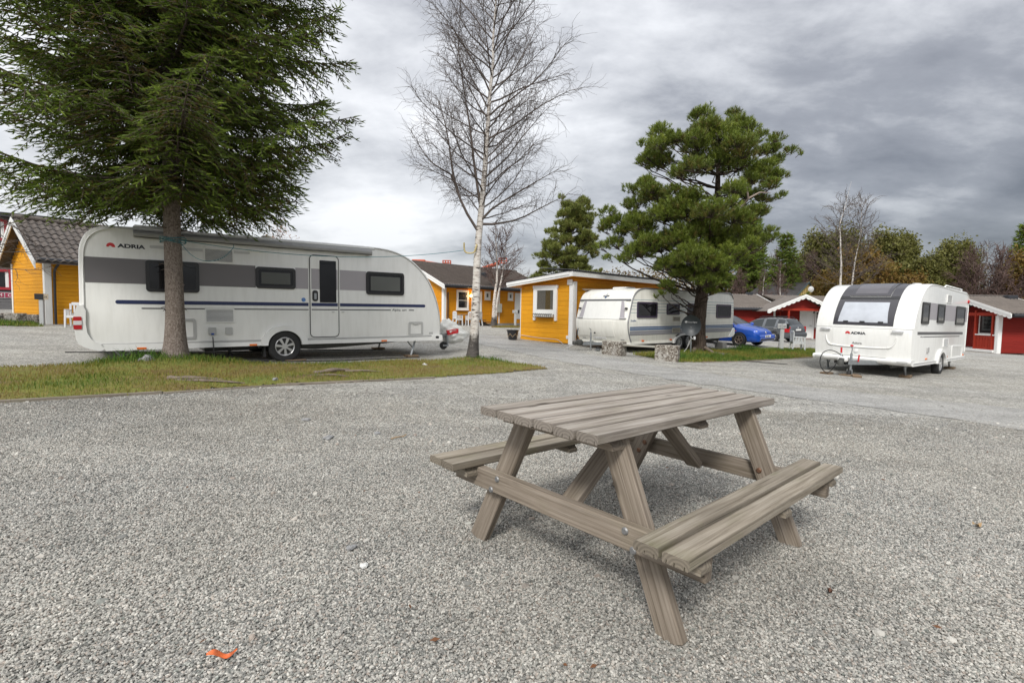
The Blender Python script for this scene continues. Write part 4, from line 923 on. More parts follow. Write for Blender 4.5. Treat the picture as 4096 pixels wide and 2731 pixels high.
part('roof_hatch', MB().box(.95, 1.55, .9, 1.5, 2.11, 2.20, c=.03), M_TRIM, HB, 40); part('roof_hatch', MB().box(3.2, 3.6, .5, .9, 2.12, 2.19, c=.03), M_GREYTRIM, HB, 40)
part('side_rain_flap', MB().add([(.3, WH-.1, 2.08), (.5, WH+.25, 2.16), (1.6, WH+.25, 2.18), (1.8, WH-.1, 2.12), (.3, WH-.1, 2.05), (.5, WH+.25, 2.13), (1.6, WH+.25, 2.15), (1.8, WH-.1, 2.09)], [(0, 1, 2, 3), (7, 6, 5, 4), (0, 4, 5, 1), (1, 5, 6, 2), (2, 6, 7, 3)]), simple('brown_board', (.2, .16, .12), .7), HB)
m = MB()
for s in (-1, 1): m.add([(.15, 1.15+s*.5, .19), (.15, 1.15+s*.5, .28), (-1.05, 1.15+s*.05, .28), (-1.05, 1.15+s*.05, .19), (.15, 1.15+s*.45, .19), (.15, 1.15+s*.45, .28), (-1.05, 1.15-s*.01, .28), (-1.05, 1.15-s*.01, .19)], [(0, 1, 2, 3), (4, 5, 6, 7), (1, 2, 6, 5), (0, 3, 7, 4)])
part('drawbar', m, M_STEEL, HB)
part('hitch', MB().box(-1.45, -1.0, 1.09, 1.21, .22, .34, c=.02).lathe([(0, .40), (.10, .38), (.12, .28), (.08, .2), (0, .19)], 12, 'z', (-1.2, 1.12, 0)), M_DARKSTEEL, HB, 40)
part('brake_lever', MB().tube([(-1.0, 1.3, .3), (-1.12, 1.3, .45), (-1.10, 1.3, .65), (-1.05, 1.3, .75)], [.02, .025, .03, .02], 6), M_BLACK, HB, 60)
part('jockey_post', MB().tube([(-.75, 1.0, .05), (-.75, 1.0, .62)], .028, 8).tube([(-.75, 1.0, .62), (-.78, .98, .72), (-.86, .98, .76)], .012, 6), M_STEEL, HB, 60)
jw = sub('jockey_wheel', HB, (-.55, .85, .05)); part('tyre', MB().lathe([(.03, -.03), (.08, -.035), (.09, 0), (.08, .035), (.03, .03)], 18, 'y'), M_RUBBER, jw, 35); part('fork', MB().box(-.22, .03, -.05, -.04, -.03, .02), M_STEEL, jw)
part('cable', MB().tube(chaikin([(-1.2, 1.2, .25), (-1.45, 1.5, .1), (-1.3, 1.4, -.05), (-.9, 1.2, -.06), (-.6, 1.0, -.06)], 3), .014, 5), M_PALE, HB, 60)
part('chassis_beam', MB().box(.2, 6.8, .45, .5, .12, .26), M_DARKSTEEL, HB); jack(HB, 6.1, .2, .28, -.0, -.3, M_DARKSTEEL)
# ================================================================ buildings
M_YEL = simple('yellow_ochre_paint', (.68, .305, .012), .6, spec=.25, var=.09, vscale=1.2, orand=.07, bump=.12, bscale=40, stretch=(1, 12, 12), dirt=.12, dirtcol=(.30, .14, .03))
M_YELD = simple('deep_yellow_paint', (.62, .255, .009), .6, spec=.25, var=.08, vscale=1.2, orand=.06, bump=.1, bscale=40, stretch=(1, 12, 12))
M_REDP = simple('falu_red_paint', (.215, .018, .013), .65, spec=.2, var=.12, vscale=1.5, orand=.08, bump=.12, bscale=40, stretch=(1, 12, 12))
M_REDB = simple('bright_red_paint', (.30, .03, .015), .6, spec=.2, var=.1)
M_WP = simple('white_house_paint', (.74, .74, .72), .5, var=.03, orand=.03, dirt=.08)
M_TILE = simple('brown_concrete_tile', (.105, .088, .078), .8, var=.35, vscale=3, orand=.2, bump=.3, bscale=60, dirt=.35, dirtcol=(.05, .05, .03))
M_TILE2 = simple('grey_brown_tile', (.135, .115, .10), .8, var=.18, vscale=2, bump=.2, bscale=50)
M_GUT = simple('black_gutter', (.025, .027, .032), .4, var=.1)
M_ROOFBLK = simple('black_sheet_roof', (.03, .03, .032), .5, var=.15)
M_CONC = simple('concrete', (.28, .27, .25), .9, var=.2, vscale=5, bump=.3, bscale=40)
M_CURT = simple('pale_curtain', (.55, .53, .46), .9, var=.1, vscale=12, stretch=(6, 1, .3)); M_CURT2 = simple('gold_curtain', (.42, .30, .10), .9, var=.15, vscale=10, stretch=(6, 1, .3))
M_PANE = glassmat('clear_pane', (.03, .032, .034), .03, .62); M_PANED = glassmat('dark_pane', (.012, .013, .014), .05)
def planks(par, x0, x1, z0, z1, pitch, mat, y=0.0, t=.022, gable=None, axis='x', name='plank', sgn=-1):
    """lap siding on a wall plane; axis x: wall lies in y=const facing sgn*y; axis y: wall in x=const facing sgn*x.  gable(z)->(a,b)"""
    n = max(1, round((z1-z0)/pitch)); p = (z1-z0)/n; cache = {}
    for k in range(n):
        a, b = (x0, x1) if gable is None else gable(z0+p*(k+.5))
        if b-a < .06: continue
        key = (round(a, 2), round(b, 2))
        if key not in cache:
            sec = [(0, -.004), (sgn*t, 0), (sgn*t*.92, p*.88), (sgn*t*.35, p-.003), (0, p-.003)]
            mm = MB()
            if axis == 'x': mm.prism(sec, a, b, 'x')
            else: mm.v, mm.f = [], []; mm.prism([(q[0], q[1]) for q in sec], a, b, 'y')
            cache[key] = mesh_of(mm, name); cache[key].materials.append(mat)
        o = part(name, cache[key], None, par); o.location = (0, y, z0+p*k) if axis == 'x' else (y, 0, z0+p*k)
def wall_core(par, mb, mat): return part('wall', mb, mat, par)
def house_window(par, x0, x1, z0, z1, y=0.0, fr=.07, sash=.045, bars=(), mull=(), curtain=None, sill=True, pane=None, d=.085, ears=0.0):
    """framed window on a wall facing -y"""
    m = MB().box(x0, x0+fr, y-d, y, z0-ears, z1, c=.004).box(x1-fr, x1, y-d, y, z0-ears, z1, c=.004).box(x0-(.03 if ears else 0), x1+(.03 if ears else 0), y-d-.006, y, z1, z1+fr, c=.004).box(x0+fr, x1-fr, y-d+.004, y, z0, z0+fr, c=.004)
    o = part('window', m, M_WP, par)
    if sill: part('sill', MB().box(x0-.03, x1+.03, y-d-.03, y, z0-.035, z0-.002, c=.005), M_WP, o)
    a, b, c_, e_ = x0+fr, x1-fr, z0+fr, z1
    part('sash', MB().box(a, a+sash, y-d+.012, y, c_, e_).box(b-sash, b, y-d+.012, y, c_, e_).box(a+sash, b-sash, y-d+.013, y, c_, c_+sash).box(a+sash, b-sash, y-d+.013, y, e_-sash, e_), M_WP, o)
    zs = [c_+sash]+[z for z in bars]+[e_-sash]; xs_ = [a+sash]+[x for x in mull]+[b-sash]
    for i in range(len(zs)-1):
        for j in range(len(xs_)-1):
            part('pane', MB().box(xs_[j]+.008, xs_[j+1]-.008, y-d+.026, y-d+.030, zs[i]+.008, zs[i+1]-.008), pane or M_PANED, o)
    for z in bars: part('glazing_bar', MB().box(a+sash, b-sash, y-d+.014, y-.003, z-.016, z+.016), M_WP, o)
    for x in mull: part('glazing_bar', MB().box(x-.014, x+.014, y-d+.015, y-.003, c_+sash, e_-sash), M_WP, o)
    if curtain:
        for (ca, cb, mt) in curtain:
            mm = MB(); n = max(4, int((cb-ca)/.03)); pts = [(ca+(cb-ca)*i/n, y-d+.040+.004*math.sin(i*1.9)) for i in range(n+1)]
            for i in range(n):
                (p0, q0), (p1, q1) = pts[i], pts[i+1]; mm.add([(p0, q0, c_+sash), (p1, q1, c_+sash), (p1, q1, e_-sash), (p0, q0, e_-sash)], [(0, 1, 2, 3)])
            part('curtain', mm, mt, o, 80)
    return o
def tile_sheet(x0, x1, A, B, rows, wave=.22, amp=.022, step=.03, nper=6):
    """pantile sheet between eave point A=(y,z) and ridge B, waves along x"""
    n = int((x1-x0)/wave*nper); V, F = [], []; dy, dz = B[0]-A[0], B[1]-A[1]; L = math.hypot(dy, dz); ny_, nz_ = -dz/L, dy/L
    if nz_ < 0: ny_, nz_ = -ny_, -nz_
    for r in range(rows):
        for q, t, up in ((0, r/rows, step), (1, (r+1)/rows, 0.0)):
            for i in range(n+1):
                x = x0+(x1-x0)*i/n; w = amp*(math.sin(2*math.pi*(x-x0)/wave)+.35*math.sin(4*math.pi*(x-x0)/wave+1)); h = up+w
                V.append((x, A[0]+dy*t+ny_*h, A[1]+dz*t+nz_*h))
    for r in range(rows):
        for i in range(n):
            a = (2*r)*(n+1)+i; b = (2*r+1)*(n+1)+i; F.append((a, a+1, b+1, b))
            if r > 0:
                c_ = (2*r-1)*(n+1)+i; F.append((c_, c_+1, a+1, a))
    # front lip
    o = len(V)
    for i in range(n+1):
        p = V[i]; V.append((p[0], p[1]-ny_*step*1.2, p[2]-nz_*step*1.2))
    for i in range(n): F.append((i, i+1, o+i+1, o+i))
    return np.array(V), np.array(F)
def bargeboard(par, p0, p1, hgt, thk, x, mat=None, axis='y', scallop=0, lip=True, name='bargeboard'):
    """sloping board in the plane x=const (axis y: p=(y,z)) hanging below the line p0-p1"""
    (a0, b0), (a1, b1) = p0, p1; n = 40 if scallop else 1; top, bot = [], []
    for i in range(n+1):
        t = i/n; a = a0+(a1-a0)*t; b = b0+(b1-b0)*t; top.append((a, b)); dpt = hgt
        if scallop: dpt = hgt*(.70+.30*abs(math.sin(math.pi*t*scallop)))
        bot.append((a, b-dpt))
    m = MB(); poly = top+bot[::-1]
    if axis == 'y': m.prism(poly, x-thk/2, x+thk/2, 'x')
    else: m.prism(poly, x-thk/2, x+thk/2, 'y')
    o = part(name, m, mat or M_WP, par)
    if lip:
        mm = MB(); P = [(a0, b0+.035), (a1, b1+.035), (a1, b1-.10), (a0, b0-.10)]
        if axis == 'y': mm.prism(P, x-thk/2-.022, x-thk/2-.002, 'x')
        else: mm.prism(P, x-thk/2-.022, x-thk/2-.002, 'y')
        part('bargeboard_cap', mm, mat or M_WP, o)
    return o
# ---------------------------------------------------------------- small yellow shed
SH = thing('yellow_shed', 'small ochre yellow shed with white trim and low sloping roof beside the older caravan', 'shed', (.364, 21.179, .031), -.7995)
SW, SD = 2.62, 7.0
zr_ = lambda x: 2.16+(x+.54)*.098
wall_core(SH, MB().prism([(0, 0), (SW, 0), (SW, zr_(SW)-.02), (0, zr_(0)-.02)], .002, SD), M_YELD)
planks(SH, 0.0, SW-.06, .0, 1.95, .178, M_YEL); planks(SH, 0, SW-.06, 1.95, 2.21, .13, M_YEL, gable=lambda z: (max(0, (z-2.13)/.098), SW-.06))
planks(SH, .0, SD, .05, 2.34, .178, M_YEL, y=SW, axis='y', sgn=1)
house_window(SH, .735, 1.975, 1.07, 2.09, fr=.115, sash=.075, sill=False, ears=.24, pane=M_PANE, curtain=[(.93, 1.36, M_CURT), (1.36, 1.62, M_CURT2), (1.62, 1.79, M_CURT)])
m = MB().box(SW-.055, SW+.145, -.055, .0, -.05, 2.30, c=.006); part('corner_post', m, M_WP, SH); part('corner_post', MB().box(SW+.024, SW+.15, .002, .16, -.05, 2.33, c=.006), M_WP, SH)
part('post_head', MB().box(SW-.14, SW+.10, -.09, -.056, 2.20, 2.40, c=.006), M_WP, SH); part('corner_trim', MB().box(-.035, -.002, -.03, .14, .12, 2.12, c=.004), M_WP, SH)
part('junction_box', MB().box(SW-.16, SW-.06, -.06, -.023, .16, .29, c=.01), M_WP, SH, 40)
# roof sheet with fascias
part('roof', MB().prism([(-.56, zr_(-.56)+.19), (2.98, zr_(2.98)+.19), (2.98, zr_(2.98)+.22), (-.56, zr_(-.56)+.22)], -.36, SD+.3), M_ROOFBLK, SH)
m = MB().prism([(-.54, zr_(-.54)), (2.92, zr_(2.92)), (2.92, zr_(2.92)+.17), (-.54, zr_(-.54)+.17)], -.34, -.31); part('fascia', m, M_WP, SH)
part('fascia_cap', MB().prism([(-.55, zr_(-.55)+.07), (2.78, zr_(2.78)+.07), (2.78, zr_(2.78)+.18), (-.55, zr_(-.55)+.18)], -.365, -.342), M_WP, SH)
part('fascia', MB().box(2.92, 2.95, -.345, SD+.3, zr_(2.92), zr_(2.92)+.17), M_WP, SH)
part('soffit', MB().prism([(-.5, zr_(-.5)-.004), (2.9, zr_(2.9)-.004), (2.9, zr_(2.9)+.002), (-.5, zr_(-.5)+.002)], -.308, SD+.2), M_YELD, SH)
V, F = tile_sheet(-.36, SD+.3, (2.98, zr_(2.98)+.225), (1.3, zr_(2.98)+.36), 1, .11, .012, .0); V = np.stack([V[:, 1], V[:, 0], V[:, 2]], -1)
part('corrugated_sheet', mesh_np('corrugated_sheet', V, F, simple('grey_corrugated_sheet', (.16, .165, .17), .5, metal=.3, var=.15), smooth=True), None, SH)
# flower box with wire basket
fb = part('flower_box', MB().box(.93, 1.83, -.22, -.06, .965, 1.06, c=.02), simple('white_planter', (.6, .6, .57), .5, dirt=.3), SH, 40)
m = MB()
for z in (.95, 1.075): m.tube([(.90, -.235, z), (1.86, -.235, z)], .009, 5)
part('basket_rail', m, M_BLACK, fb)
for k in range(10):
    x = .91+k*.103; part('basket_wire', MB().tube(chaikin([(x, -.235, .94), (x+.028, -.26, .97), (x+.012, -.27, 1.02), (x-.02, -.255, 1.07), (x, -.235, 1.11), (x+.025, -.22, 1.10), (x+.02, -.22, 1.07)], 2), .008, 4), M_BLACK, fb)
part('cable', MB().tube(chaikin([(.04, -.03, .20), (.7, -.03, .15), (1.4, -.035, .12), (2.0, -.03, .13), (2.25, -.06, .02), (2.5, -.2, -.07)], 2), .011, 5), M_PALE, SH)
part('skid', MB().box(.1, .3, .0, .2, -.12, -.005).box(1.2, 1.4, 0, .2, -.12, -.005).box(2.3, 2.5, 0, .2, -.14, -.005), M_BLOCKWOOD, SH)
# ---------------------------------------------------------------- gabled yellow house on the left
LH = thing('yellow_house', 'gabled ochre yellow house with black downpipe behind the tail of the long caravan', 'house', (-14.949, 16.454, .50), .985)
LW, EV = 3.55, 1.98
zg = lambda y: 3.42-abs(y-LW/2)*.66
wall_core(LH, MB().prism([(0, 0), (LW, 0), (LW, zg(LW)-.05), (LW/2, 3.35), (0, zg(0)-.05)], 0, 7.0, 'x'), M_YELD)
planks(LH, .10, 7.0, 0.0, 2.02, .118, M_YEL)
planks(LH, 0, LW, 0.0, 3.3, .118, M_YEL, y=0.0, axis='y', sgn=-1, gable=lambda z: (max(.0, LW/2-(3.36-z)/.66), min(LW, LW/2+(3.36-z)/.66)))
part('corner_board', MB().box(-.03, .13, -.045, -.0, -.06, 2.06, c=.004), M_WP, LH); part('corner_board', MB().box(-.05, -.024, -.045, .12, -.06, 2.06, c=.004), M_WP, LH); part('corner_board', MB().box(-.05, -.024, LW-.10, LW+.02, 0, 2.06, c=.004), M_WP, LH)
part('downpipe', MB().tube(chaikin([(.30, -.28, 2.06), (.28, -.22, 1.95), (.20, -.10, 1.78), (.19, -.09, 1.6), (.19, -.09, .0)], 2), .035, 8), M_GUT, LH, 60)
part('gutter', MB().tube([(-.3, -.40, 2.04), (7.2, -.40, 2.04)], .065, 8), M_GUT, LH, 60); part('fascia', MB().box(-.28, 7.2, -.36, -.33, 1.98, 2.10), M_GUT, LH)
bargeboard(LH, (-.46, zg(-.46)+.03), (LW/2, 3.47), .22, .03, -.36); bargeboard(LH, (LW/2, 3.47), (LW+.46, zg(LW+.46)+.03), .22, .03, -.36)
rf = part('roof', MB().prism([(-.45, zg(-.45)-.03), (LW/2, 3.43), (LW+.45, zg(LW+.45)-.03), (LW+.45, zg(LW+.45)+.02), (LW/2, 3.48), (-.45, zg(-.45)+.02)], -.34, 7.2, 'x'), M_TILE, LH)
tw, tr_ = .20, .30; SLr = math.hypot(LW/2+.45, (LW/2+.45)*.66); nrow = int(SLr/tr_)
tm = MB(); Q = []
for i in range(9):
    u = i/8; Q.append((u*tw*1.04, .028*math.sin(2*math.pi*u-.6)+.012))
for v_, lift in ((0, .030), (tr_*1.08, .004)):
    tm.v += [(q[0], v_, q[1]+lift) for q in Q]
tm.v += [(q[0], 0, q[1]+.004) for q in Q]
for i in range(8): tm.f += [(i, i+1, 9+i+1, 9+i), (18+i, 18+i+1, i+1, i)]
tme = mesh_of(tm, 'tile', 50); tme.materials.append(M_TILE)
ang = math.atan(.66)
for r in range(nrow+1):
    for c_ in range(17):
        y0_ = -.47+r*tr_*math.cos(ang)
        o = part('tile', tme, None, rf); o.location = (-.33+c_*tw, y0_, zg(y0_)+.055+random.uniform(-.004, .004)); o.rotation_euler = (ang+random.uniform(-.015, .015), 0, random.uniform(-.012, .012))
V, F = tile_sheet(-.33+17*tw, 7.2, (-.47, zg(-.47)+.07), (LW/2, 3.52), nrow, tw, .026, .03); o = part('tile_field', mesh_np('tile_field', V, F, M_TILE), None, rf); o['kind'] = 'stuff'
part('ridge_cap', MB().tube([(-.36, LW/2, 3.53), (7.2, LW/2, 3.53)], .09, 8), M_TILE, rf, 60)
# ---------------------------------------------------------------- yellow house in the middle
MH = thing('yellow_house', 'ochre yellow house with lit wall lamp and brown tiled roof in the middle distance', 'house', (-4.341, 32.316, .23), .785)
HLn = 9.7; RY, RZ = 3.6, 4.15; EZ = 2.52
zmh = lambda y: EZ+(y+.45)*(RZ-EZ)/(RY+.45)
wall_core(MH, MB().prism([(0, .1), (2*RY, .1), (2*RY, 2.5), (RY, RZ-.1), (0, 2.5)], 0, HLn, 'x'), M_YELD)
planks(MH, .12, HLn, .12, 2.52, .118, M_YELD)
planks(MH, 0, 2*RY, .12, RZ-.15, .118, M_YELD, y=0.0, axis='y', gable=lambda z: (max(0, (z-2.58)/((RZ-EZ)/(RY+.45))), min(2*RY, 2*RY-(z-2.58)/((RZ-EZ)/(RY+.45)))))
part('foundation', MB().box(.03, HLn, -.015, .1, -.25, .115), M_CONC, MH)
part('corner_board', MB().box(-.03, .17, -.05, -.0, -.03, 2.55, c=.004), M_WP, MH); part('corner_board', MB().box(-.05, -.028, -.05, .15, -.03, 2.55, c=.004), M_WP, MH); part('downpipe', MB().tube([(.26, -.10, 0.05), (.26, -.10, 2.1)], .04, 8), M_GUT, MH, 60)
part('cover_strip', MB().box(4.73, 4.83, -.04, -.0, .1, 2.49), M_WP, MH)
rf = part('roof', MB().prism([(-.45, EZ-.03), (RY, RZ-.03), (2*RY+.45, EZ-.03), (2*RY+.45, EZ+.02), (RY, RZ+.02), (-.45, EZ+.02)], -.38, HLn+.4, 'x'), M_TILE2, MH)
V, F = tile_sheet(-.38, HLn+.4, (-.48, EZ+.04), (RY, RZ+.05), 13, .21, .024, .03); o = part('tile_field', mesh_np('tile_field', V, F, simple('brown_pantile', (.085, .068, .058), .8, var=.2, vscale=3)), None, rf); o['kind'] = 'stuff'
part('ridge_cap', MB().tube([(-.36, RY, RZ+.06), (HLn+.4, RY, RZ+.06)], .09, 8), M_TILE, rf, 60)
part('gutter', MB().tube([(-.36, -.54, EZ-.03), (HLn+.3, -.54, EZ-.03)], .075, 8), M_GUT, MH, 60); part('fascia', MB().box(-.36, HLn+.3, -.47, -.44, EZ-.16, EZ+.02), M_GUT, MH); part('soffit', MB().box(-.36, HLn+.3, -.44, 0, EZ-.03, EZ-.02), M_YELD, MH)
bargeboard(MH, (-.60, zmh(-.60)+.06), (RY, RZ+.08), .26, .035, -.40); bargeboard(MH, (RY, RZ+.08), (2*RY+.6, zmh(-.6)+.06), .26, .035, -.40)
bargeboard(MH, (-.60, zmh(-.60)+.06), (RY, RZ+.08), .26, .035, HLn+.42, lip=False)
part('roof_vent', MB().box(4.7, 5.1, 1.5, 1.85, 3.3, 3.7, c=.03), M_GUT, MH); 
house_window(MH, .99, 1.99, 1.0, 2.19, fr=.10, sash=.04, bars=(1.62,), pane=M_PANE, curtain=[(1.16, 1.6, M_BLACK), (1.6, 1.7, M_CHAR), (1.70, 1.86, M_CURT)])
dr = part('door', MB().box(2.34, 3.06, -.045, .0, .42, 2.17, c=.004), M_WP, MH); part('door_frame', MB().box(2.25, 2.338, -.06, 0, .38, 2.27).box(3.062, 3.15, -.06, 0, .38, 2.27).box(2.338, 3.062, -.058, 0, 2.172, 2.27), M_WP, dr); part('handle', MB().box(2.39, 2.48, -.09, -.047, 1.18, 1.21), M_BLACK, dr)
for a, b, c_, d in ((3.40, 3.90, 1.72, 2.19), (5.61, 6.10, 1.74, 2.20)): house_window(MH, a, b, c_, d, fr=.11, sash=.05, pane=M_PANE, curtain=[(a+.15, b-.15, M_CURT)])
dr = part('door', MB().box(6.40, 7.15, -.045, 0, .42, 2.2, c=.004), M_WP, MH); part('door_frame', MB().box(6.31, 6.398, -.06, 0, .40, 2.29).box(7.152, 7.24, -.06, 0, .4, 2.29).box(6.398, 7.152, -.058, 0, 2.202, 2.29), M_WP, dr)
part('meter_cabinet', MB().box(4.40, 4.86, -.24, -.03, .87, 1.48, c=.01), simple('beige_cabinet', (.50, .50, .45), .5), MH, 40)
# lit wall lamp
lp = part('wall_lamp', MB().tube([(2.12, -.02, 1.72), (2.12, -.12, 1.72), (2.12, -.16, 1.80)], .018, 6).lathe([(0, 1.80), (.05, 1.81), (.06, 1.84)], 12, 'z', (2.12, -.16, 0)), M_BLACK, MH, 40)
gl = Mat('lit_lamp_globe'); gl.b.inputs['Emission Color'].default_value = (1, .62, .22, 1); gl.b.inputs['Emission Strength'].default_value = 4.5; gl.b.inputs['Base Color'].default_value = (.9, .8, .6, 1)
part('globe', MB().lathe([(0, 2.04), (.05, 2.03), (.095, 1.98), (.105, 1.93), (.095, 1.88), (.06, 1.84)], 14, 'z', (2.12, -.16, 0)), gl.m, lp, 60)
ll = bpy.data.lights.new('lamp_light', 'POINT'); ll.energy = 9; ll.color = (1, .62, .28); ll.shadow_soft_size = .1; lo_ = bpy.data.objects.new('lamp_light', ll); link(lo_, lp); lo_.location = (2.12, -.30, 1.93)
st = simple('dark_step_timber', (.05, .045, .04), .8, var=.2)
for k in range(3): part('step', MB().box(2.3, 3.05+.28*k, -.35-.30*k-.28, -.30*k-.1, .36-.13*k-.04, .36-.13*k), st, MH)
part('stair_string', MB().prism([(-.1, .36), (-1.0, .02), (-1.0, -.12), (-.1, -.12)], 3.02, 3.05, 'x'), st, MH)
# ---------------------------------------------------------------- red buildings
def scallop_gable(par, yL, yR, yP, zE, zP, x, h=.22, axis='x', sc=7):
    bargeboard(par, (yL, zE), (yP, zP), h, .04, x, axis=axis, scallop=sc, lip=True); bargeboard(par, (yP, zP), (yR, zE), h, .04, x, axis=axis, scallop=sc, lip=True)
# cabin at the right edge: porch end faces -x
RR = thing('red_cabin', 'dark red cabin with scalloped white gable and railed porch at the right edge', 'cabin', (27.162, 28.63, -.74), -.0455)
zrc = lambda y: 2.26+(min(y, 5-y)+1.0)*.30
CL = 2.6
wall_core(RR, MB().prism([(0.0, .1), (5, .1), (5, 2.4), (2.5, 3.1), (.0, 2.4)], 1.55, CL, 'x').prism([(0, .1), (.02, .1), (.02, 2.4), (0, 2.4)], .1, 1.6, 'x'), M_REDP)
planks(RR, .03, CL, .12, 2.1, .128, M_REDP)
planks(RR, .02, 5, .30, 2.6, .128, M_REDP, y=1.55, axis='y', sgn=-1)
part('corner_board', MB().box(-.02, .17, -.05, .0, -.02, 2.34, c=.004), M_WP, RR); part('corner_board', MB().box(-.05, -.022, -.05, .14, -.02, 2.34, c=.004), M_WP, RR); part('corner_board', MB().box(1.50, 1.545, 1.9, 2.02, .3, 2.2), M_WP, RR)
for k in range(2): part('skirt_board', MB().box(.05, CL, -.02, .01, -.18+.11*k, -.09+.11*k), M_REDP, RR)
rf = part('roof', MB().prism([(-1.0, 2.24), (2.5, zrc(2.5)-.02), (6, 2.24), (6, 2.28), (2.5, zrc(2.5)+.02), (-1.0, 2.28)], -.30, CL+.25, 'x'), M_TILE2, RR)
V, F = tile_sheet(-.28, CL+.25, (-1.02, 2.30), (2.5, zrc(2.5)+.05), 11, .21, .020, .03); o = part('tile_field', mesh_np('tile_field', V, F, M_TILE2), None, rf); o['kind'] = 'stuff'
part('ridge_cap', MB().tube([(-.3, 2.5, zrc(2.5)+.06), (CL+.25, 2.5, zrc(2.5)+.06)], .08, 8), M_TILE, rf, 60)
part('chimney_box', MB().box(CL-.5, CL+.05, 1.9, 2.3, zrc(2.1)-.05, zrc(2.1)+.24, c=.02), M_GUT, rf)
bargeboard(RR, (-1.08, zrc(-1.08)+.06), (2.5, zrc(2.5)+.06), .30, .04, -.31, scallop=13); bargeboard(RR, (2.5, zrc(2.5)+.06), (6.0, 2.32), .30, .04, -.31, scallop=13); bargeboard(RR, (-1.08, zrc(-1.08)+.06), (2.5, zrc(2.5)+.06), .16, .04, CL+.27, lip=False)
part('gutter', MB().tube([(-.2, -1.08, 2.22), (CL+.2, -1.08, 2.22)], .07, 8), M_GUT, RR, 60); part('fascia', MB().box(-.2, CL+.2, -1.0, -.97, 2.10, 2.26), M_GUT, RR); part('soffit', MB().box(-.28, CL+.2, -.97, .0, 2.2, 2.215), M_REDP, RR)
for y in (.35, 1.49, 3.3): part('porch_post', MB().box(-.06, .05, y-.05, y+.05, .22, 2.5, c=.005), M_REDB, RR)
part('porch_beam', MB().box(-.05, .04, .1, 4.6, 2.18, 2.36), M_REDB, RR); part('porch_deck', MB().box(-.12, 1.55, .15, 4.8, .10, .25, c=.01), M_WP, RR)
part('hand_rail', MB().box(-.06, .05, .40, 1.44, 1.06, 1.12).box(-.06, .05, .12, .30, 1.06, 1.12), M_WP, RR)
bal = MB().prism([(-.085, 0), (.085, 0), (.085, .16), (.06, .20), (.085, .24), (.085, .50), (.05, .58), (.085, .66), (.085, .80), (-.085, .80), (-.085, .66), (-.05, .58), (-.085, .50), (-.085, .24), (-.06, .20), (-.085, .16)], -.012, .012, 'x'); bme = mesh_of(bal, 'baluster'); bme.materials.append(M_REDB)
for y in [.50+.185*k for k in range(6)]+[.22]: o = part('baluster', bme, None, RR); o.location = (-.01, y, .26)
sub_w = sub('window', RR, (1.55, 3.0, 0), (0, 0, -math.pi/2)); part('window_frame', MB().box(-.10, 1.0, -.05, -.025, 1.08, 1.15).box(-.10, 1.0, -.05, -.025, 2.2, 2.27).box(-.10, -.02, -.05, -.025, 1.15, 2.2).box(.9, 1.0, -.05, -.025, 1.15, 2.2), M_WP, sub_w); part('pane', MB().box(-.02, .9, -.035, -.03, 1.15, 2.2), M_PANED, sub_w); part('curtain', MB().box(-.0, .35, -.029, -.026, 1.16, 2.19), M_CURT, sub_w)
part('pier', MB().box(.0, .3, .25, .7, -.12, .099).box(1.2, 1.5, .4, .8, -.12, .099), M_CONC, RR)
# cabin with scalloped porch gable, door towards the camera
RM = thing('red_cabin', 'red cabin with scalloped white porch gable and white diagonal-boarded door behind the grey estate car', 'cabin', (22.423, 38.235, -.457), .0972)
wall_core(RM, MB().box(-2.08, 4.5, .002, 4.5, 0.0, 2.3), M_REDP)
planks(RM, -2.08, 4.5, 0.0, 2.3, .128, M_REDP)
dr = part('door', MB().box(-.98, -.08, -.045, -.024, .06, 2.0, c=.004), M_WP, RM); part('door_frame', MB().box(-1.10, -.982, -.06, -.02, 0.0, 2.10).box(-.078, .05, -.06, -.02, 0, 2.10).box(-.982, -.078, -.058, -.02, 2.002, 2.10), M_WP, dr)
for k in range(11):
    z0 = -.2+k*.19; P = [(-.96, z0), (-.55, z0+.34), (-.55, z0+.35), (-.96, z0+.01)]; P = [(x, min(max(z, .1), 1.95)) for x, z in P]
    if P[0][1] < P[1][1]-.05: part('door_groove', MB().prism(P, -.049, -.044), M_GREYTRIM, dr)
part('handle', MB().box(-.30, -.16, -.09, -.046, .98, 1.01), M_BLACK, dr); part('number_plate', MB().rrect(-.06, .04, 1.92, 2.06, .01, -.066, -.06), simple('dark_green_plate', (.02, .06, .04), .4), RM)
house_window(RM, .08, 1.2, .90, 2.05, -.022, .07, .03, bars=(1.17, 1.47, 1.77), mull=(.36, .64, .92), pane=M_PANE, curtain=[(.18, 1.1, M_CURT)])
part('rail', MB().box(.06, 2.5, -.06, -.02, .78, .82), M_GREYTRIM, RM)
for x in (-2.97,): part('porch_post', MB().box(x-.06, x+.06, -1.56, -1.44, .05, 2.2, c=.005), M_REDB, RM)
part('porch_post', MB().box(-2.36, -2.26, .45, .55, .05, 2.3, c=.005), M_REDB, RM)
part('porch_beam', MB().box(-3.9, 1.2, -1.56, -1.44, 2.07, 2.24), M_REDB, RM); part('porch_slab', MB().box(-2.9, 4.0, -1.6, 0, -.05, .02), M_CONC, RM)
P0, PK = 2.02, 3.13
rf = part('porch_roof', MB().prism([(-4.75, P0-.04), (-2.08, PK-.05), (.60, P0-.04), (.60, P0), (-2.08, PK), (-4.75, P0)], -1.9, .4), M_TILE2, RM)
part('gable_wall', MB().prism([(-4.2, 2.15), (-2.08, 3.02), (.05, 2.15)], -1.45, -1.42), M_REDP, RM)
scallop_gable(RM, -4.86, .70, -2.08, P0+.05, PK+.06, -2.0, .27, 'x', 8)
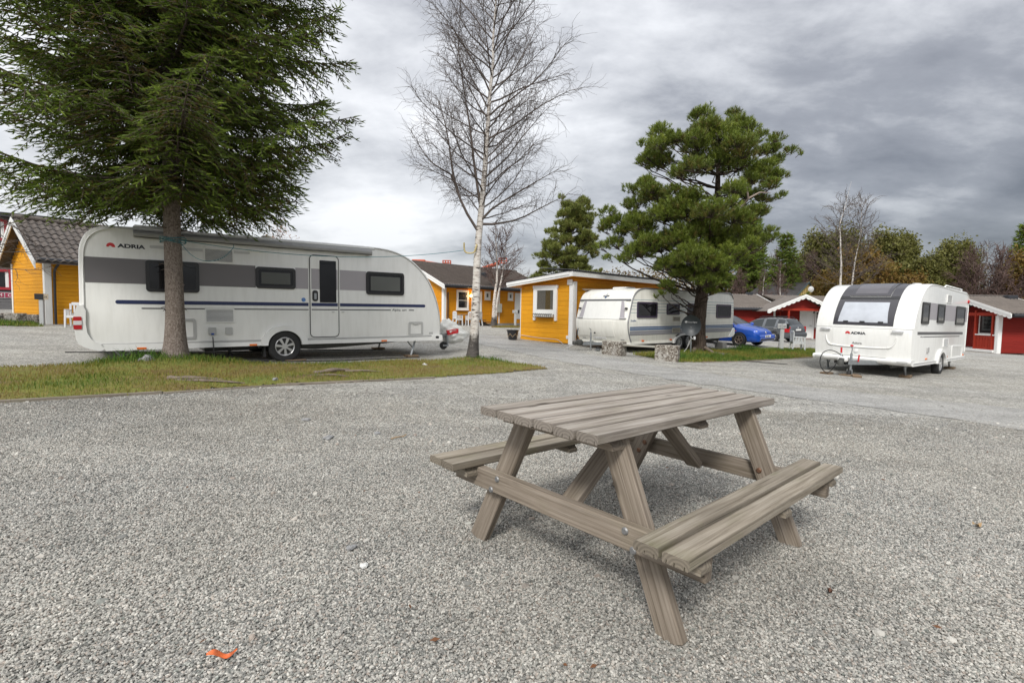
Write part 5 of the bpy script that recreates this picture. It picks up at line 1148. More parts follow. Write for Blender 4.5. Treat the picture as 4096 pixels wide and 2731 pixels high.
part('porch_lamp', MB().lathe([(0, 2.60), (.07, 2.58), (.09, 2.5), (.05, 2.42), (0, 2.42)], 10, 'z', (-.75, -1.50, 0)), M_BLACK, RM)
V, F = tile_sheet(-2.0, 6.0, (-.4, 2.35), (3.4, 3.36), 11, .21, .02, .03); o = part('tile_field', mesh_np('tile_field', V, F, M_TILE2), None, RM); o['kind'] = 'stuff'
part('roof', MB().prism([(-.4, 2.30), (3.4, 3.30), (6.8, 2.3), (6.8, 2.34), (3.4, 3.34), (-.4, 2.34)], -2.0, 6.0, 'x'), M_TILE2, RM)
# long red building behind the blue car
RL = thing('red_building', 'plain red boarded building with brown tiled roof behind the blue car', 'building', (0, 36.5, -.40), .08)
wall_core(RL, MB().prism([(0.002, 0), (6, 0), (6, 2.1), (3, 3.15), (.002, 2.1)], 11.0, 19.5, 'x'), M_REDP)
planks(RL, 11.0, 19.5, 0.0, 2.1, .128, M_REDP)
part('corner_board', MB().box(19.40, 19.54, -.05, 0.0, 0, 2.1), M_WP, RL)
rf = part('roof', MB().prism([(-.5, 2.10), (3, 3.24), (6.5, 2.1), (6.5, 2.14), (3, 3.28), (-.5, 2.14)], 10.8, 19.75, 'x'), M_TILE2, RL)
V, F = tile_sheet(10.8, 19.75, (-.52, 2.16), (3, 3.30), 10, .21, .02, .03); o = part('tile_field', mesh_np('tile_field', V, F, M_TILE2), None, rf); o['kind'] = 'stuff'
bargeboard(RL, (-.55, 2.17), (3, 3.33), .16, .05, 19.78, lip=False); part('ridge_vent', MB().box(18.9, 19.3, 2.7, 3.1, 3.2, 3.45, c=.02), M_GUT, rf)
part('gutter', MB().tube([(10.8, -.58, 2.08), (19.7, -.58, 2.08)], .08, 8), M_GUT, RL, 60); part('fascia', MB().box(10.8, 19.7, -.5, -.47, 1.98, 2.12), M_GUT, RL)
# pale house with a big dark roof
YH = thing('yellow_house', 'pale yellow house with big dark shingle roof and a small dish on its gable', 'house', (0, 52, -.6), 0.0)
M_SHING = simple('dark_shingle', (.040, .037, .038), .85, var=.25, vscale=4, bump=.4, bscale=25); M_PYEL = simple('pale_yellow_paint', (.55, .42, .16), .6, var=.06)
# gable end turned towards the camera-right, ridge running left
part('roof', MB().add([(22.5, 0, 3.0), (26.9, 3.5, 5.33), (31.8, 3.5, 5.51), (28.0, 0, 3.05), (22.5, 0, 2.9), (26.9, 3.5, 5.23), (31.8, 3.5, 5.41), (28.0, 0, 2.95)], [(0, 1, 2, 3), (7, 6, 5, 4), (0, 3, 7, 4), (2, 3, 7, 6), (0, 1, 5, 4)]), M_SHING, YH)
part('wall', MB().add([(28.1, .05, 0), (28.1, .05, 3.0), (31.75, 3.5, 5.40), (33.3, 5.0, 4.2), (33.3, 5.0, 0)], [(0, 1, 2, 3, 4)]), M_PYEL, YH); part('wall', MB().box(22.8, 28.0, .1, .2, 0, 2.95), M_PYEL, YH)
for k in range(13):
    t = k/12; x = 28.15+t*5.1; y = .05+t*4.9; zt = 3.0+2.4*min(t/.70, 1)-max(0, t-.70)/.30*1.25
    part('board_batten', MB().box(-.025, .025, -.03, .03, 0, zt), M_PYEL, YH).location = (x+.02, y-.05, 0)
part('bargeboard', MB().tube([(27.9, -.15, 3.0), (31.85, 3.4, 5.50)], .10, 4).tube([(31.85, 3.4, 5.50), (33.7, 5.2, 4.05)], .10, 4), simple('dark_green_trim', (.03, .05, .05), .5), YH)
part('wall_dish', MB().lathe([(0, -.05), (.2, -.02), (.32, .05)], 16, 'y', (32.0, 3.2, 4.75)), M_WP, YH, 60)
part('chimney_pot', MB().tube([(26.8, 2.5, 4.5), (26.8, 2.5, 5.2)], .12, 8), M_STEEL, YH)
# annex glimpsed under the porch roof
AN = thing('outbuilding', 'pale yellow outbuilding with white door glimpsed between the red buildings', 'building', (20.0, 40.5, -.5), .1)
wall_core(AN, MB().box(0, 2.2, 0, 2, 0, 2.5), M_PYEL); part('door', MB().box(1.05, 1.9, -.05, .0, .05, 2.1, c=.01), M_WP, AN); part('handle', MB().box(1.15, 1.25, -.09, -.05, 1.0, 1.03), M_BLACK, AN)
# grey building with red windows at the far left
GB = thing('grey_building', 'grey weathered building with red-framed windows at the left edge', 'building', (-27.0, 22.2, .7), .70)
M_GBW = woodmat('grey_weathered_cladding', (.085, .083, .085), (.15, .147, .15), (.21, .205, .205), orand=.1, knots=False)
wall_core(GB, MB().box(-1, 6.2, .002, 6, -.3, 4.5), M_GBW)
planks(GB, -1, 6.2, -.3, 4.5, .16, M_GBW)
M_RW = simple('red_window_paint', (.34, .02, .03), .5)
def red_window(x0, x1, z0, z1):
    o = part('window', MB().box(x0, x0+.12, -.09, 0, z0, z1).box(x1-.12, x1, -.09, 0, z0, z1).box(x0+.12, x1-.12, -.088, 0, z1-.12, z1).box(x0+.12, x1-.12, -.088, 0, z0, z0+.12), M_RW, GB)
    part('pane', MB().box(x0+.12, x1-.12, -.05, -.04, z0+.12, z1-.12), M_PANED, o); part('curtain', MB().box(x1-.24, x1-.125, -.058, -.051, z0+.12, z1-.12), M_WP, o)
red_window(2.7, 3.87, 1.08, 2.05); red_window(2.7, 3.78, 3.4, 4.4)
M_SGN = simple('sign_red', (.30, .03, .07), .6); part('sign_board', MB().box(2.9, 3.93, -.045, -.024, .69, .97), M_PALE, GB)
for k, ch in enumerate('AMO'):
    part('sign_square', MB().box(2.93+.335*k, 3.23+.335*k, -.055, -.044, .72, .94), M_SGN, GB); letters('lettering', ch, .20, GB, M_WP, (3.02+.335*k, -.058, .765))
part('roof', MB().box(-1.3, 6.5, -.4, 6.3, 4.5, 4.7), M_ROOFBLK, GB); part('trim_band', MB().box(-1, 6.2, -.05, -.02, .98, 1.06), M_GUT, GB)
# ================================================================ cars
def car(name, label, loc, yaw, st, paint, roof_i, ws, rw, side, pillars, wr, axles, hwb, extras, roll=0.0):
    """st: stations front->rear (x, hw, zb, zbelt, ztop, hwt); ws/rw: station ranges of windscreen / rear window; side: range of side glass"""
    t = thing(name, label, 'car', loc, yaw, 'parked cars'); t.rotation_euler = (roll, 0, yaw)
    S = np.array(st, float); d = np.arange(len(S)); f = np.linspace(0, len(S)-1, (len(S)-1)*4+1)
    def cub(c):      # smooth but not overshooting
        m = np.gradient(S[:, c]); i = np.minimum(f.astype(int), len(S)-2); u = f-i
        h = lambda a, b, ma, mb: (2*u**3-3*u**2+1)*a+(u**3-2*u**2+u)*ma+(-2*u**3+3*u**2)*b+(u**3-u**2)*mb
        return h(S[i, c], S[i+1, c], m[i]*.6, m[i+1]*.6)
    C = [cub(c) for c in range(6)]
    secs = []
    for x, hw, zb, zt, ztop, hwt in zip(*C):
        zm_ = (zb+zt)/2
        half = [(0, zb), (hw*.84, zb), (hw*.965, zb+.08), (hw*.995, zb+(zm_-zb)*.7), (hw, zm_+.05), (hw*.985, zt-.05), (hw*.955, zt), (hwt+(hw*.93-hwt)*.02, ztop-.055-(ztop-zt)*.02), (hwt*.93, ztop-.02), (hwt*.6, ztop), (0, ztop+.008)]
        secs.append([(x, y, z) for y, z in half])
    n, k = len(secs), len(secs[0]); V = []
    for s in secs: V += s
    for s in secs: V += [(p[0], -p[1], p[2]) for p in s]
    groups = {'body': [], 'windscreen': [], 'rear_window': [], 'side': []}
    for i in range(n-1):
        q = i/4
        for j in range(k-1):
            a = i*k+j; fc = (a, a+1, a+k+1, a+k); fm = tuple(v+n*k for v in fc[::-1]); key = 'body'
            if j >= 6:
                if ws[0] <= q < ws[1] and j >= 7: key = 'windscreen'
                elif rw[0] <= q < rw[1] and j >= 7: key = 'rear_window'
                elif j == 6 and side[0] <= q < side[1] and not any(p0 <= q < p1 for p0, p1 in pillars): key = 'side'
            groups[key] += [fc, fm]
    cap0 = [j for j in range(k)]+[n*k+j for j in range(k)][::-1]; groups['body'].append(tuple(cap0)); e_ = (n-1)*k; groups['body'].append(tuple([e_+j for j in range(k)]+[n*k+e_+j for j in range(k)][::-1])[::-1])
    def mk(nm, fs, mat):
        used = sorted({v for f_ in fs for v in f_}); mp_ = {v: i for i, v in enumerate(used)}
        m = MB().add([V[v] for v in used], [tuple(mp_[v] for v in f_) for f_ in fs]); me = mesh_of(m, nm, 40)
        return part(nm, me, mat, t)
    mk('body', groups['body'], paint)
    for nm in ('windscreen', 'rear_window'):
        if groups[nm]: mk(nm, groups[nm], M_CARGLASS)
    L = [f_ for f_ in groups['side'] if max(f_) < n*k]; R_ = [f_ for f_ in groups['side'] if max(f_) >= n*k]
    for fs in (L, R_):
        runs = []; last = None
        for f_ in sorted(fs, key=min):
            i = (min(f_) % (n*k))//k
            if last is None or i-last > 1: runs.append([])
            runs[-1].append(f_); last = i
        for r_ in runs: mk('side_window', r_, M_CARGLASS)
    for ax in axles:
        for s in (-1, 1):
            part('wheel_well', MB().lathe([(0, s*(hwb+.006)), (wr*1.16, s*(hwb+.006)), (wr*1.16, s*(hwb-.05))], 28, 'y', (ax, 0, wr*1.02)), M_BLACK, t)
            wheel(t, (ax, s*(hwb-.03), wr), wr, .19, s, 5, extras.get('rim', M_ALLOY), .62, 'double')
    return t
M_CARGLASS = glassmat('car_glass', (.025, .03, .032), .03)
M_BLUE = simple('metallic_blue_paint', (.008, .075, .42), .25, metal=.15, var=.05, coat=.6); M_GREYC = simple('metallic_grey_paint', (.12, .13, .14), .25, metal=.4, var=.05, coat=.6)
M_PLATE = simple('number_plate_white', (.7, .7, .68), .5)
gst = [(2.06, .50, .33, .52, .60, .46), (2.02, .68, .24, .62, .70, .58), (1.85, .79, .20, .72, .80, .64), (1.55, .845, .19, .80, .885, .68), (1.10, .865, .19, .87, .965, .72), (1.0, .867, .19, .895, 1.02, .74), (.30, .867, .19, .92, 1.385, .575), (-.5, .867, .19, .935, 1.44, .585), (-1.2, .865, .20, .945, 1.425, .57), (-1.72, .85, .22, .96, 1.33, .55), (-2.0, .82, .26, .93, .99, .66), (-2.08, .74, .34, .72, .80, .60)]
heading = -.90
BC = car('hatchback_car', 'bright blue hatchback car parked behind the older caravan, nose to the right', (10.55, 25.45, -.215), heading, gst, M_BLUE, 0, (5, 6), (9, 10), (5.25, 9.2), [(6.9, 7.15), (8.3, 8.5)], .305, (1.22, -1.29), .862, {'rim': simple('bronze_alloy', (.30, .24, .20), .35, metal=.6)}, .02)
for s in (-1, 1):
    hl = part('headlight', MB().lathe([(0, .045), (.08, .04), (.125, .015), (.13, -.03)], 16, 'x'), M_CLEAR, BC, 60); hl.location = (1.915, s*.60, .64); hl.scale = (1, 1.3, .75); hl.rotation_euler = (0, -.15, s*.42)
    part('mirror', MB().box(.82, .98, s*.90, s*1.05, .93, 1.06, c=.04), M_BLUE, BC, 40); part('side_repeater', MB().box(1.0, 1.08, s*.868, s*.878, .70, .73), M_ORANGE, BC)
    part('sill_trim', MB().box(-.85, .8, s*.82, s*.875, .22, .30, c=.01), M_BLUE, BC); part('door_handle', MB().box(-.35, -.15, s*.875, s*.895, .78, .82, c=.008), M_BLUE, BC)
part('grille', MB().box(2.0, 2.035, -.42, .42, .60, .68, c=.01), M_BLACK, BC)
for k in range(3): part('grille_bar', MB().box(2.03, 2.042, -.42, .42, .612+.022*k, .620+.022*k), M_BLUE, BC)
part('emblem', MB().lathe([(.0, 2.065), (.055, 2.06), (.06, 2.03)], 18, 'x', (0, 0, .64)), M_ALLOY, BC, 40)
pb = part('bumper', MB().prism(chaikin([(2.13, .30), (2.15, .42), (2.13, .53), (1.95, .56), (1.9, .25), (2.08, .24)], 1, True), -.70, .70), M_BLUE, BC, 60)
for a, b in ((-.62, -.32), (-.26, .26), (.32, .62)): part('air_intake', MB().box(2.10, 2.150, a, b, .29, .37, c=.01), M_BLACK, pb)
np_ = part('number_plate', MB().box(2.15, 2.165, -.26, .26, .43, .53, c=.004), M_PLATE, BC); letters('plate_lettering', 'SD17356', .095, BC, M_INK, (2.167, -.235, .447), (math.pi/2, 0, math.pi/2), sx=.95)
wst = [(2.25, .5, .34, .54, .62, .46), (2.18, .70, .24, .64, .72, .58), (1.95, .80, .20, .73, .80, .64), (1.5, .855, .19, .80, .88, .68), (.95, .87, .19, .86, .965, .72), (.82, .872, .19, .88, 1.0, .74), (.05, .872, .19, .90, 1.37, .57), (-.5, .872, .19, .91, 1.43, .585), (-1.3, .872, .2, .92, 1.43, .58), (-1.85, .86, .22, .93, 1.38, .56), (-2.18, .83, .26, .94, 1.04, .66), (-2.28, .77, .34, .70, .86, .62)]
GCc = car('estate_car', 'grey estate car with roof bars parked before the red cabin, tail to the right', (15.85, 32.4, -.34), 2.10, wst, M_GREYC, 0, (5, 6), (9, 10), (5.25, 9.0), [(6.9, 7.1), (8.0, 8.2)], .31, (1.42, -1.30), .868, {}, -.02)
for s in (-1, 1):
    part('tail_lamp', MB().prism([(-2.24, .62), (-2.24, .93), (-2.10, .95), (-1.95, .78), (-1.98, .62)], s*.70, s*.875), M_RED, GCc); part('mirror', MB().box(.65, .8, s*.90, s*1.04, .93, 1.05, c=.04), M_GREYC, GCc, 40)
    part('roof_rail', MB().tube([(-.1, s*.52, 1.41), (-.2, s*.54, 1.48), (-1.6, s*.54, 1.48), (-1.75, s*.52, 1.42)], .016, 6), M_BLACK, GCc)
    for x in (.0, -.95): part('door_handle', MB().box(x-.55, x-.35, s*.88, s*.90, .80, .84, c=.008), M_ALLOY, GCc)
    part('rubbing_strip', MB().box(-1.7, 1.0, s*.868, s*.882, .50, .56), M_GREYC, GCc)
for x in (-.35, -1.25): part('roof_bar', MB().box(x-.03, x+.03, -.62, .62, 1.51, 1.54, c=.008), M_BLACK, GCc)
pb = part('bumper', MB().prism(chaikin([(-2.34, .32), (-2.38, .45), (-2.33, .58), (-2.1, .60), (-2.1, .28), (-2.26, .27)], 1, True), -.78, .78), simple('dark_bumper', (.06, .065, .07), .4), GCc, 60)
part('number_plate', MB().box(-2.305, -2.29, -.26, .26, .70, .80, c=.004), M_PLATE, GCc); part('emblem', MB().lathe([(0, -2.30), (.045, -2.295), (.05, -2.27)], 14, 'x', (0, 0, .87)), M_ALLOY, GCc)
# ================================================================ site furniture
M_POST = simple('light_grey_post', (.42, .43, .43), .5, var=.06, dirt=.2); M_CHAIR = simple('white_chair_plastic', (.62, .63, .63), .4, var=.04, dirt=.15); M_CHAIRG = simple('grey_white_chair_plastic', (.50, .52, .52), .45, var=.05, dirt=.3)
def power_post(label, x, y, yaw, h, nums, mat=None):
    t = thing('power_post', label, 'power post', gxy(x, y), yaw)
    part('post', MB().box(-.075, .075, -.06, .06, -.05, h-.17, c=.008).box(-.02, .02, -.068, .068, 0, h-.2), mat or M_POST, t)
    for k, nmb in enumerate(nums):
        b = part('socket_box', MB().box(-.185+.17*k, -.025+.17*k, -.10, .06, h-.19, h+.01, c=.008), M_POST, t); letters('box_lettering', nmb, .13, t, M_INK, (-.165+.17*k, -.103, h-.14), sx=.85)
    part('meter_box', MB().box(.155, .26, -.07, .08, h-.20, h+.02, c=.008), M_BLACK, t)
    return t
power_post('grey power post with boxes numbered 17 and 18 on the grass', 11.36, 21.55, -.36, 1.16, ('17', '18'))
pc = tag(part('cable', MB().tube(chaikin([(11.22, 21.5, gz(11.2, 21.5)+.35), (11.15, 21.4, gz(11.2, 21.4)+.2), (11.05, 21.3, gz(11, 21.3)+.06), (10.85, 21.2, gz(10.9, 21.2)+.01)], 2), .012, 5), M_BLACK), 'thin black cable hanging at the 17 and 18 power post', 'cable')
_a = Vector((-4.341, 32.316, 0)); 
def MHw(x, y): c, s = math.cos(.785), math.sin(.785); return (-4.341+x*c-y*s, 32.316+x*s+y*c)
power_post('grey power post with numbered boxes standing by the pot and yellow shed', *MHw(4.2, -2.2), .05, 1.1, ('5', '6'))
pp = thing('power_post', 'slim white post with a black box before the gabled yellow house', 'power post', gxy(-14.55, 15.85), .3)
part('post', MB().box(-.055, .055, -.055, .055, -.05, .82, c=.008), M_POST, pp); part('meter_box', MB().box(-.15, .08, -.08, .08, .80, .98, c=.008), M_BLACK, pp); part('number_plate', MB().box(.085, .20, -.075, -.06, .80, .97), simple('tan_plate', (.4, .33, .24), .6), pp)
letters('box_lettering', '24', .09, pp, M_INK, (.09, -.078, .85), sx=.9)
def plastic_chair(label, x, y, yaw, mat, group, z=None):
    t = thing('plastic_chair', label, 'chair', Vector((x, y, gz(x, y) if z is None else z)), yaw, group)
    # faces -y
    part('seat', MB().box(-.22, .22, -.22, .20, .40, .43, c=.012), mat, t, 40)
    part('apron', MB().box(-.23, .23, -.235, -.215, .34, .43).box(-.235, -.215, -.22, .2, .35, .42).box(.215, .235, -.22, .2, .35, .42), mat, t)
    bk = part('backrest', MB().box(-.23, -.17, .19, .23, .42, .86).box(.17, .23, .19, .23, .42, .86).box(-.17, .17, .19, .23, .79, .90, c=.012).box(-.17, .17, .19, .23, .44, .50), mat, t); 
    for k in range(3): part('back_slat', MB().box(-.115+.095*k, -.075+.095*k+.01, .195, .225, .50, .79), mat, bk)
    for sx in (-1, 1):
        part('leg', MB().add([(sx*.24, -.26, 0), (sx*.19, -.26, 0), (sx*.19, -.20, 0), (sx*.24, -.20, 0), (sx*.235, -.235, .62), (sx*.18, -.235, .62), (sx*.18, -.18, .62), (sx*.235, -.18, .62)], [(0, 1, 2, 3), (4, 5, 6, 7), (0, 1, 5, 4), (1, 2, 6, 5), (2, 3, 7, 6), (3, 0, 4, 7)]), mat, t)
        part('leg', MB().add([(sx*.25, .24, 0), (sx*.20, .24, 0), (sx*.20, .30, 0), (sx*.25, .30, 0), (sx*.235, .16, .43), (sx*.18, .16, .43), (sx*.18, .22, .43), (sx*.235, .22, .43)], [(0, 1, 2, 3), (4, 5, 6, 7), (0, 1, 5, 4), (1, 2, 6, 5), (2, 3, 7, 6), (3, 0, 4, 7)]), mat, t)
        part('armrest', MB().box(sx*.205-.035, sx*.205+.035, -.25, .22, .62, .645, c=.01), mat, t, 40)
        for k in range(3): part('arm_slat', MB().box(sx*.225-.01, sx*.225+.01, -.12+.10*k, -.08+.10*k, .43, .62), mat, t)
    return t
plastic_chair('greyish white plastic garden chair on the grass by the 17 and 18 power post', 12.12, 21.72, 1.35, M_CHAIRG, 'plastic garden chairs')
plastic_chair('white plastic garden chair by the tail of the long caravan', -13.62, 15.95, .35, M_CHAIR, 'plastic garden chairs').scale = (.85, .85, .85)
mz = .24
plastic_chair('white plastic chair at the far end of the small table, turned sideways', *MHw(.55, -.72), 2.2, M_CHAIR, 'plastic garden chairs', mz)
plastic_chair('white plastic chair with its back to us at the small table', *MHw(1.22, -1.15), 3.6, M_CHAIR, 'plastic garden chairs', mz)
plastic_chair('white plastic chair half hidden behind the main birch trunk', *MHw(1.95, -1.0), 4.3, M_CHAIR, 'plastic garden chairs', mz)
tb = thing('garden_table', 'small wooden garden table among white chairs by the lit yellow house', 'table', (*MHw(1.25, -.5), mz), .785)
part('table_top', MB().box(-.5, .5, -.3, .3, .68, .72, c=.01), M_LEGWOOD, tb)
for sx in (-1, 1):
    for sy in (-1, 1): part('leg', MB().box(sx*.42-.03, sx*.42+.03, sy*.24-.03, sy*.24+.03, 0, .68), M_LEGWOOD, tb)
# satellite dish in front of the pine
dz = float(gz(6.2, 17.4))
SD_ = thing('satellite_dish', 'dark grey satellite dish in front of the pine trunk', 'satellite dish', (6.02, 17.25, dz), -.28)
dm = simple('dark_dish_metal', (.028, .034, .038), .45, var=.12, vscale=3); yy = 0
dsh = part('dish', MB().lathe([(0, .10), (.12, .09), (.22, .055), (.30, .0), (.335, -.02), (.33, .005), (.29, .03), (.2, .08), (0, .12)], 36, 'y', (0, 0, .98)), dm, SD_, 50); dsh.scale = (.96, 1, 1.05)
letters('lettering', 'Canal Digital', .062, SD_, M_PALE, (-.10, .05, 1.12), sx=.92); part('emblem', MB().ring(rr(-.20, -.125, 1.12, 1.175, .015), rr(-.18, -.145, 1.137, 1.158, .008), .045, .055), M_PALE, SD_)
part('mount', MB().tube([(0, .10, .98), (.02, .2, .8), (.03, .22, -.05)], .025, 8), M_STEEL, SD_); part('feed_arm', MB().tube([(0, .02, .66), (.02, -.15, .60), (.10, -.35, .62)], .014, 6).box(.07, .13, -.42, -.33, .58, .68), M_PALE, SD_)
part('cable', MB().tube(chaikin([(.05, -.3, .60), (.0, -.1, .52), (-.08, 0, .30), (-.2, .05, .12), (-.45, .0, .02)], 3), .012, 5).tube(chaikin([(.02, -.1, .6), (-.06, -.05, .45), (-.12, 0, .2), (-.3, .05, .03)], 3), .01, 5), M_PALE, SD_, 60)
# concrete bench
M_AGG = Mat('exposed_aggregate'); _v = M_AGG.coords(); _vo = M_AGG.n('ShaderNodeTexVoronoi', Scale=28.0); M_AGG.l(_v, _vo.inputs['Vector']); _sp = M_AGG.n('ShaderNodeSeparateColor'); M_AGG.l(_vo.outputs['Color'], _sp.inputs[0])
_c = M_AGG.ramp(_sp.outputs[0], [(0, (.07, .052, .04)), (.35, (.15, .125, .10)), (.7, (.25, .23, .20)), (1, (.45, .43, .38))]); _n5 = M_AGG.n('ShaderNodeTexNoise', Scale=2.5, Detail=5.0); M_AGG.l(_v, _n5.inputs['Vector'])
_c = M_AGG.mix(M_AGG.ramp(_n5.outputs[0], [(.60, (0, 0, 0)), (.70, (.6, .6, .6))]), _c, (.5, .49, .46)); M_AGG.l(_c, M_AGG.b.inputs['Base Color']); M_AGG.b.inputs['Roughness'].default_value = .9; M_AGG.bump(_vo.outputs['Distance'], .8, .02); M_AGG = M_AGG.m
CB = thing('bench', 'low bench of two aggregate concrete blocks and a weathered plank before the older caravan', 'bench', gxy(3.9, 15.55), -.60)
for x in (-.84, .84):
    b = MB().box(-.33, .33, -.2, .2, -.08, .44, c=.015); o = part('concrete_block', b, M_AGG, CB); o.location = (x, 0, -.03*x*.6); o.rotation_euler = (0, 0, .15*x)
part('plank', MB().box(-.85, .66, -.10, .12, .33, .385, c=.008), woodmat('pale_flaking_plank', (.12, .11, .09), (.26, .25, .21), (.50, .50, .46)), CB)
bk = part('concrete_block', MB().box(-.17, .17, -.17, .17, -.03, .30, c=.012), M_CONC); bk.location = gxy(8.62, 21.1); bk.rotation_euler = (0, 0, .7); tag(bk, 'plain grey concrete block under the rear of the older caravan', 'block')
# plant pot
pt = thing('plant_pot', 'black glazed plant pot with tan zigzag at the corner of the yellow shed', 'plant pot', gxy(.02, 20.25))
part('pot', MB().lathe([(0, 0), (.16, 0), (.20, .18), (.225, .36), (.25, .365), (.25, .40), (.215, .40), (.20, .34), (0, .33)], 24), simple('black_glaze', (.02, .02, .022), .3), pt, 40)
zz = []
for i in range(49):
    a = 2*math.pi*i/48; h_ = .13+.13*abs(((i*6/48) % 1)-.5)*2; r_ = .163+h_*.17; zz.append((r_*math.cos(a), r_*math.sin(a), h_))
part('zigzag', MB().tube(zz, .012, 5), simple('tan_glaze', (.35, .25, .14), .5), pt); part('soil', MB().lathe([(0, .35), (.2, .345)], 16), simple('soil', (.05, .035, .02), .95), pt)
# stone planter at the left house
sp_ = thing('stone_planter', 'low rough stone planter on the grass before the gabled yellow house', 'planter', gxy(-15.75, 16.05), -.35)
part('wall_block', MB().box(-.1, .62, -.12, .12, -.05, .30, c=.015), M_AGG, sp_); part('wall_block', MB().box(-.5, -.11, -.15, .5, -.05, .31, c=.015), M_AGG, sp_); part('wall_block', MB().box(-.1, .6, .38, .5, -.05, .28, c=.015), M_AGG, sp_)
part('slab', MB().box(-.45, -.1, -.22, -.12, .20, .26, c=.01), M_CONC, sp_)
# far machines and container seen over the roofs
M_ORP = simple('orange_machine_paint', (.45, .07, .02), .45, var=.1)
def boom_lift(label, x, y, A, B, s, yaw):
    """boom from A to B (x,z in the lift's plane), basket at B"""
    t = thing('boom_lift', label, 'boom lift', (x, y, 0), yaw, 'orange lifts behind the roof')
    part('mast', MB().box(A[0]-s*.3, A[0]+s*.3, -s*.3, s*.3, 0, A[1], c=.05), M_DARKSTEEL, t)
    part('boom', MB().tube([(A[0], 0, A[1]), (B[0], 0, B[1])], s*.35, 4), M_ORP, t); part('turret', MB().box(A[0]-s*1.6, A[0]+s*.9, -s*.5, s*.5, A[1]-s*.5, A[1]+s*.4, c=.05), M_ORP, t)
    m = MB(); bx, bz = B
    for zz_ in (0, .45, .9):
        for sy in (-1, 1): m.tube([(bx, sy*s*.4, bz+s*zz_), (bx+s*1.5, sy*s*.4, bz+s*zz_)], s*.06, 4)
        for sx in (0, 1.5): m.tube([(bx+s*sx, -s*.4, bz+s*zz_), (bx+s*sx, s*.4, bz+s*zz_)], s*.06, 4)
    for sx in (0, .5, 1, 1.5):
        for sy in (-1, 1): m.tube([(bx+s*sx, sy*s*.4, bz), (bx+s*sx, sy*s*.4, bz+s*.9)], s*.06, 4)
    m.box(bx, bx+s*1.5, -s*.4, s*.4, bz-s*.05, bz+s*.08)
    part('basket', m, M_ORP, t)
    return t
boom_lift('long orange boom lift lying just above the roof next to the long caravan', -9.6, 60, (-1.2, 6.75), (1.4, 6.4), .6, 0)
boom_lift('orange lift basket raised behind the twin-stemmed birch', -3.9, 60, (-.2, 5.9), (2.2, 6.75), .62, 0)
cn = thing('container', 'bright blue container top between the yellow house and shed roofs', 'container', (4.55, 62, 0), .1)
part('box', MB().box(-1.5, 1.6, 0, 2.4, 0, 4.2, c=.05), simple('blue_container_paint', (.01, .12, .35), .5), cn)
for k in range(12): part('rib', MB().box(-1.4+.26*k, -1.3+.26*k, -.04, .0, .1, 4.1), bpy.data.materials['blue_container_paint'], cn)
gb = thing('grey_hall', 'low dark grey hall roof behind the yellow house and shed', 'building', (6.5, 64, 0), .05); part('wall', MB().box(-2, 14, 0, 6, 0, 4.0), M_GBW, gb); part('roof', MB().box(-2.3, 14.3, -.3, 6.3, 4.0, 4.25), M_ROOFBLK, gb)
# rope, hook
M_ROPE = simple('teal_rope', (.03, .16, .19), .7); 
HK = Vector((BIR[0]-.20, BIR[1]-.14, 2.58))
rp = [Vector((SPR[0]+.17, SPR[1]-.12, 2.33))]; P1 = HK.copy(); P0 = rp[0]
pts = [P0.lerp(P1, t)-Vector((0, 0, 4*.22*t*(1-t))) for t in np.linspace(0, 1, 30)]
rope = thing('clothes_line', 'thin teal rope strung from the spruce to the hook on the birch', 'rope', P0); rp_ = MB().tube([p-P0 for p in pts], .006, 5); part('line', rp_, M_ROPE, rope)
wr_ = MB()
for q in range(3): wr_.tube([(SPR[0]-P0.x+.195*math.cos(a), SPR[1]-P0.y+.195*math.sin(a), -.03+.035*q+.012*math.sin(3*a+q)) for a in np.linspace(0, 2*math.pi, 30)], .007, 5)
part('wrapping', wr_, M_ROPE, rope); part('loose_end', MB().tube(chaikin([(0, 0, 0), (.25, -.05, -.28), (.5, -.03, -.38), (.75, .05, -.30), (.9, .12, -.10), (.88, .14, -.05)], 3), .005, 5), M_ROPE, rope)
hk = tag(part('hook', MB().tube(chaikin([(-.27, 0, .17), (-.27, 0, .03), (-.24, 0, -.05), (-.14, 0, -.07), (-.03, 0, -.05), (0, 0, .05), (.02, .06, .14)], 2),   .018, 8), simple('yellow_black_hook', (.45, .36, .16), .5, var=.3)), 'bent yellowish hook bracket fixed to the birch trunk', 'hook'); hk.location = (BIR[0]+.06, BIR[1]-.14, 2.58)
# cables under the long caravan
tag(part('cable', MB().tube([Vector((*LCw(x, -.25-.12*math.sin(x*1.7)), 0))+Vector((0, 0, float(gz(*LCw(x, -.25)))+.015)) for x in np.linspace(-.6, 3.1, 40)], .011, 5), M_BLACK, None, 60), 'black cable lying on the gravel along the long caravan', 'cable')
tag(part('cable', MB().tube([Vector((*LCw(x, 1.9+.15*math.sin(x*1.3)), 0))+Vector((0, 0, float(gz(*LCw(x, 1.9)))+.015)) for x in np.linspace(-3.6, 3.0, 50)], .011, 5), M_BLACK, None, 60), 'black cable on the gravel behind the wheels of the long caravan', 'cable')
tag(part('cable', MB().tube(chaikin([Vector((*LCw(-1.33, -.06), .60)), Vector((*LCw(-1.32, -.10), .30)), Vector((*LCw(-1.30, -.10), .10)), Vector((*LCw(-1.25, -.14), .07))], 2), .011, 5), M_BLACK, None, 60), 'black power cable hanging from the socket of the long caravan', 'cable')
cz = MB(); cc = LCw(-.75, -.25)
for q in range(4): cz.tube([(cc[0]+(.22+.03*q)*math.cos(a)*1.2, cc[1]+(.10+.02*q)*math.sin(a+q*.2), float(gz(*cc))+.015+.012*q) for a in np.linspace(0, 2*math.pi, 24)], .011, 5)
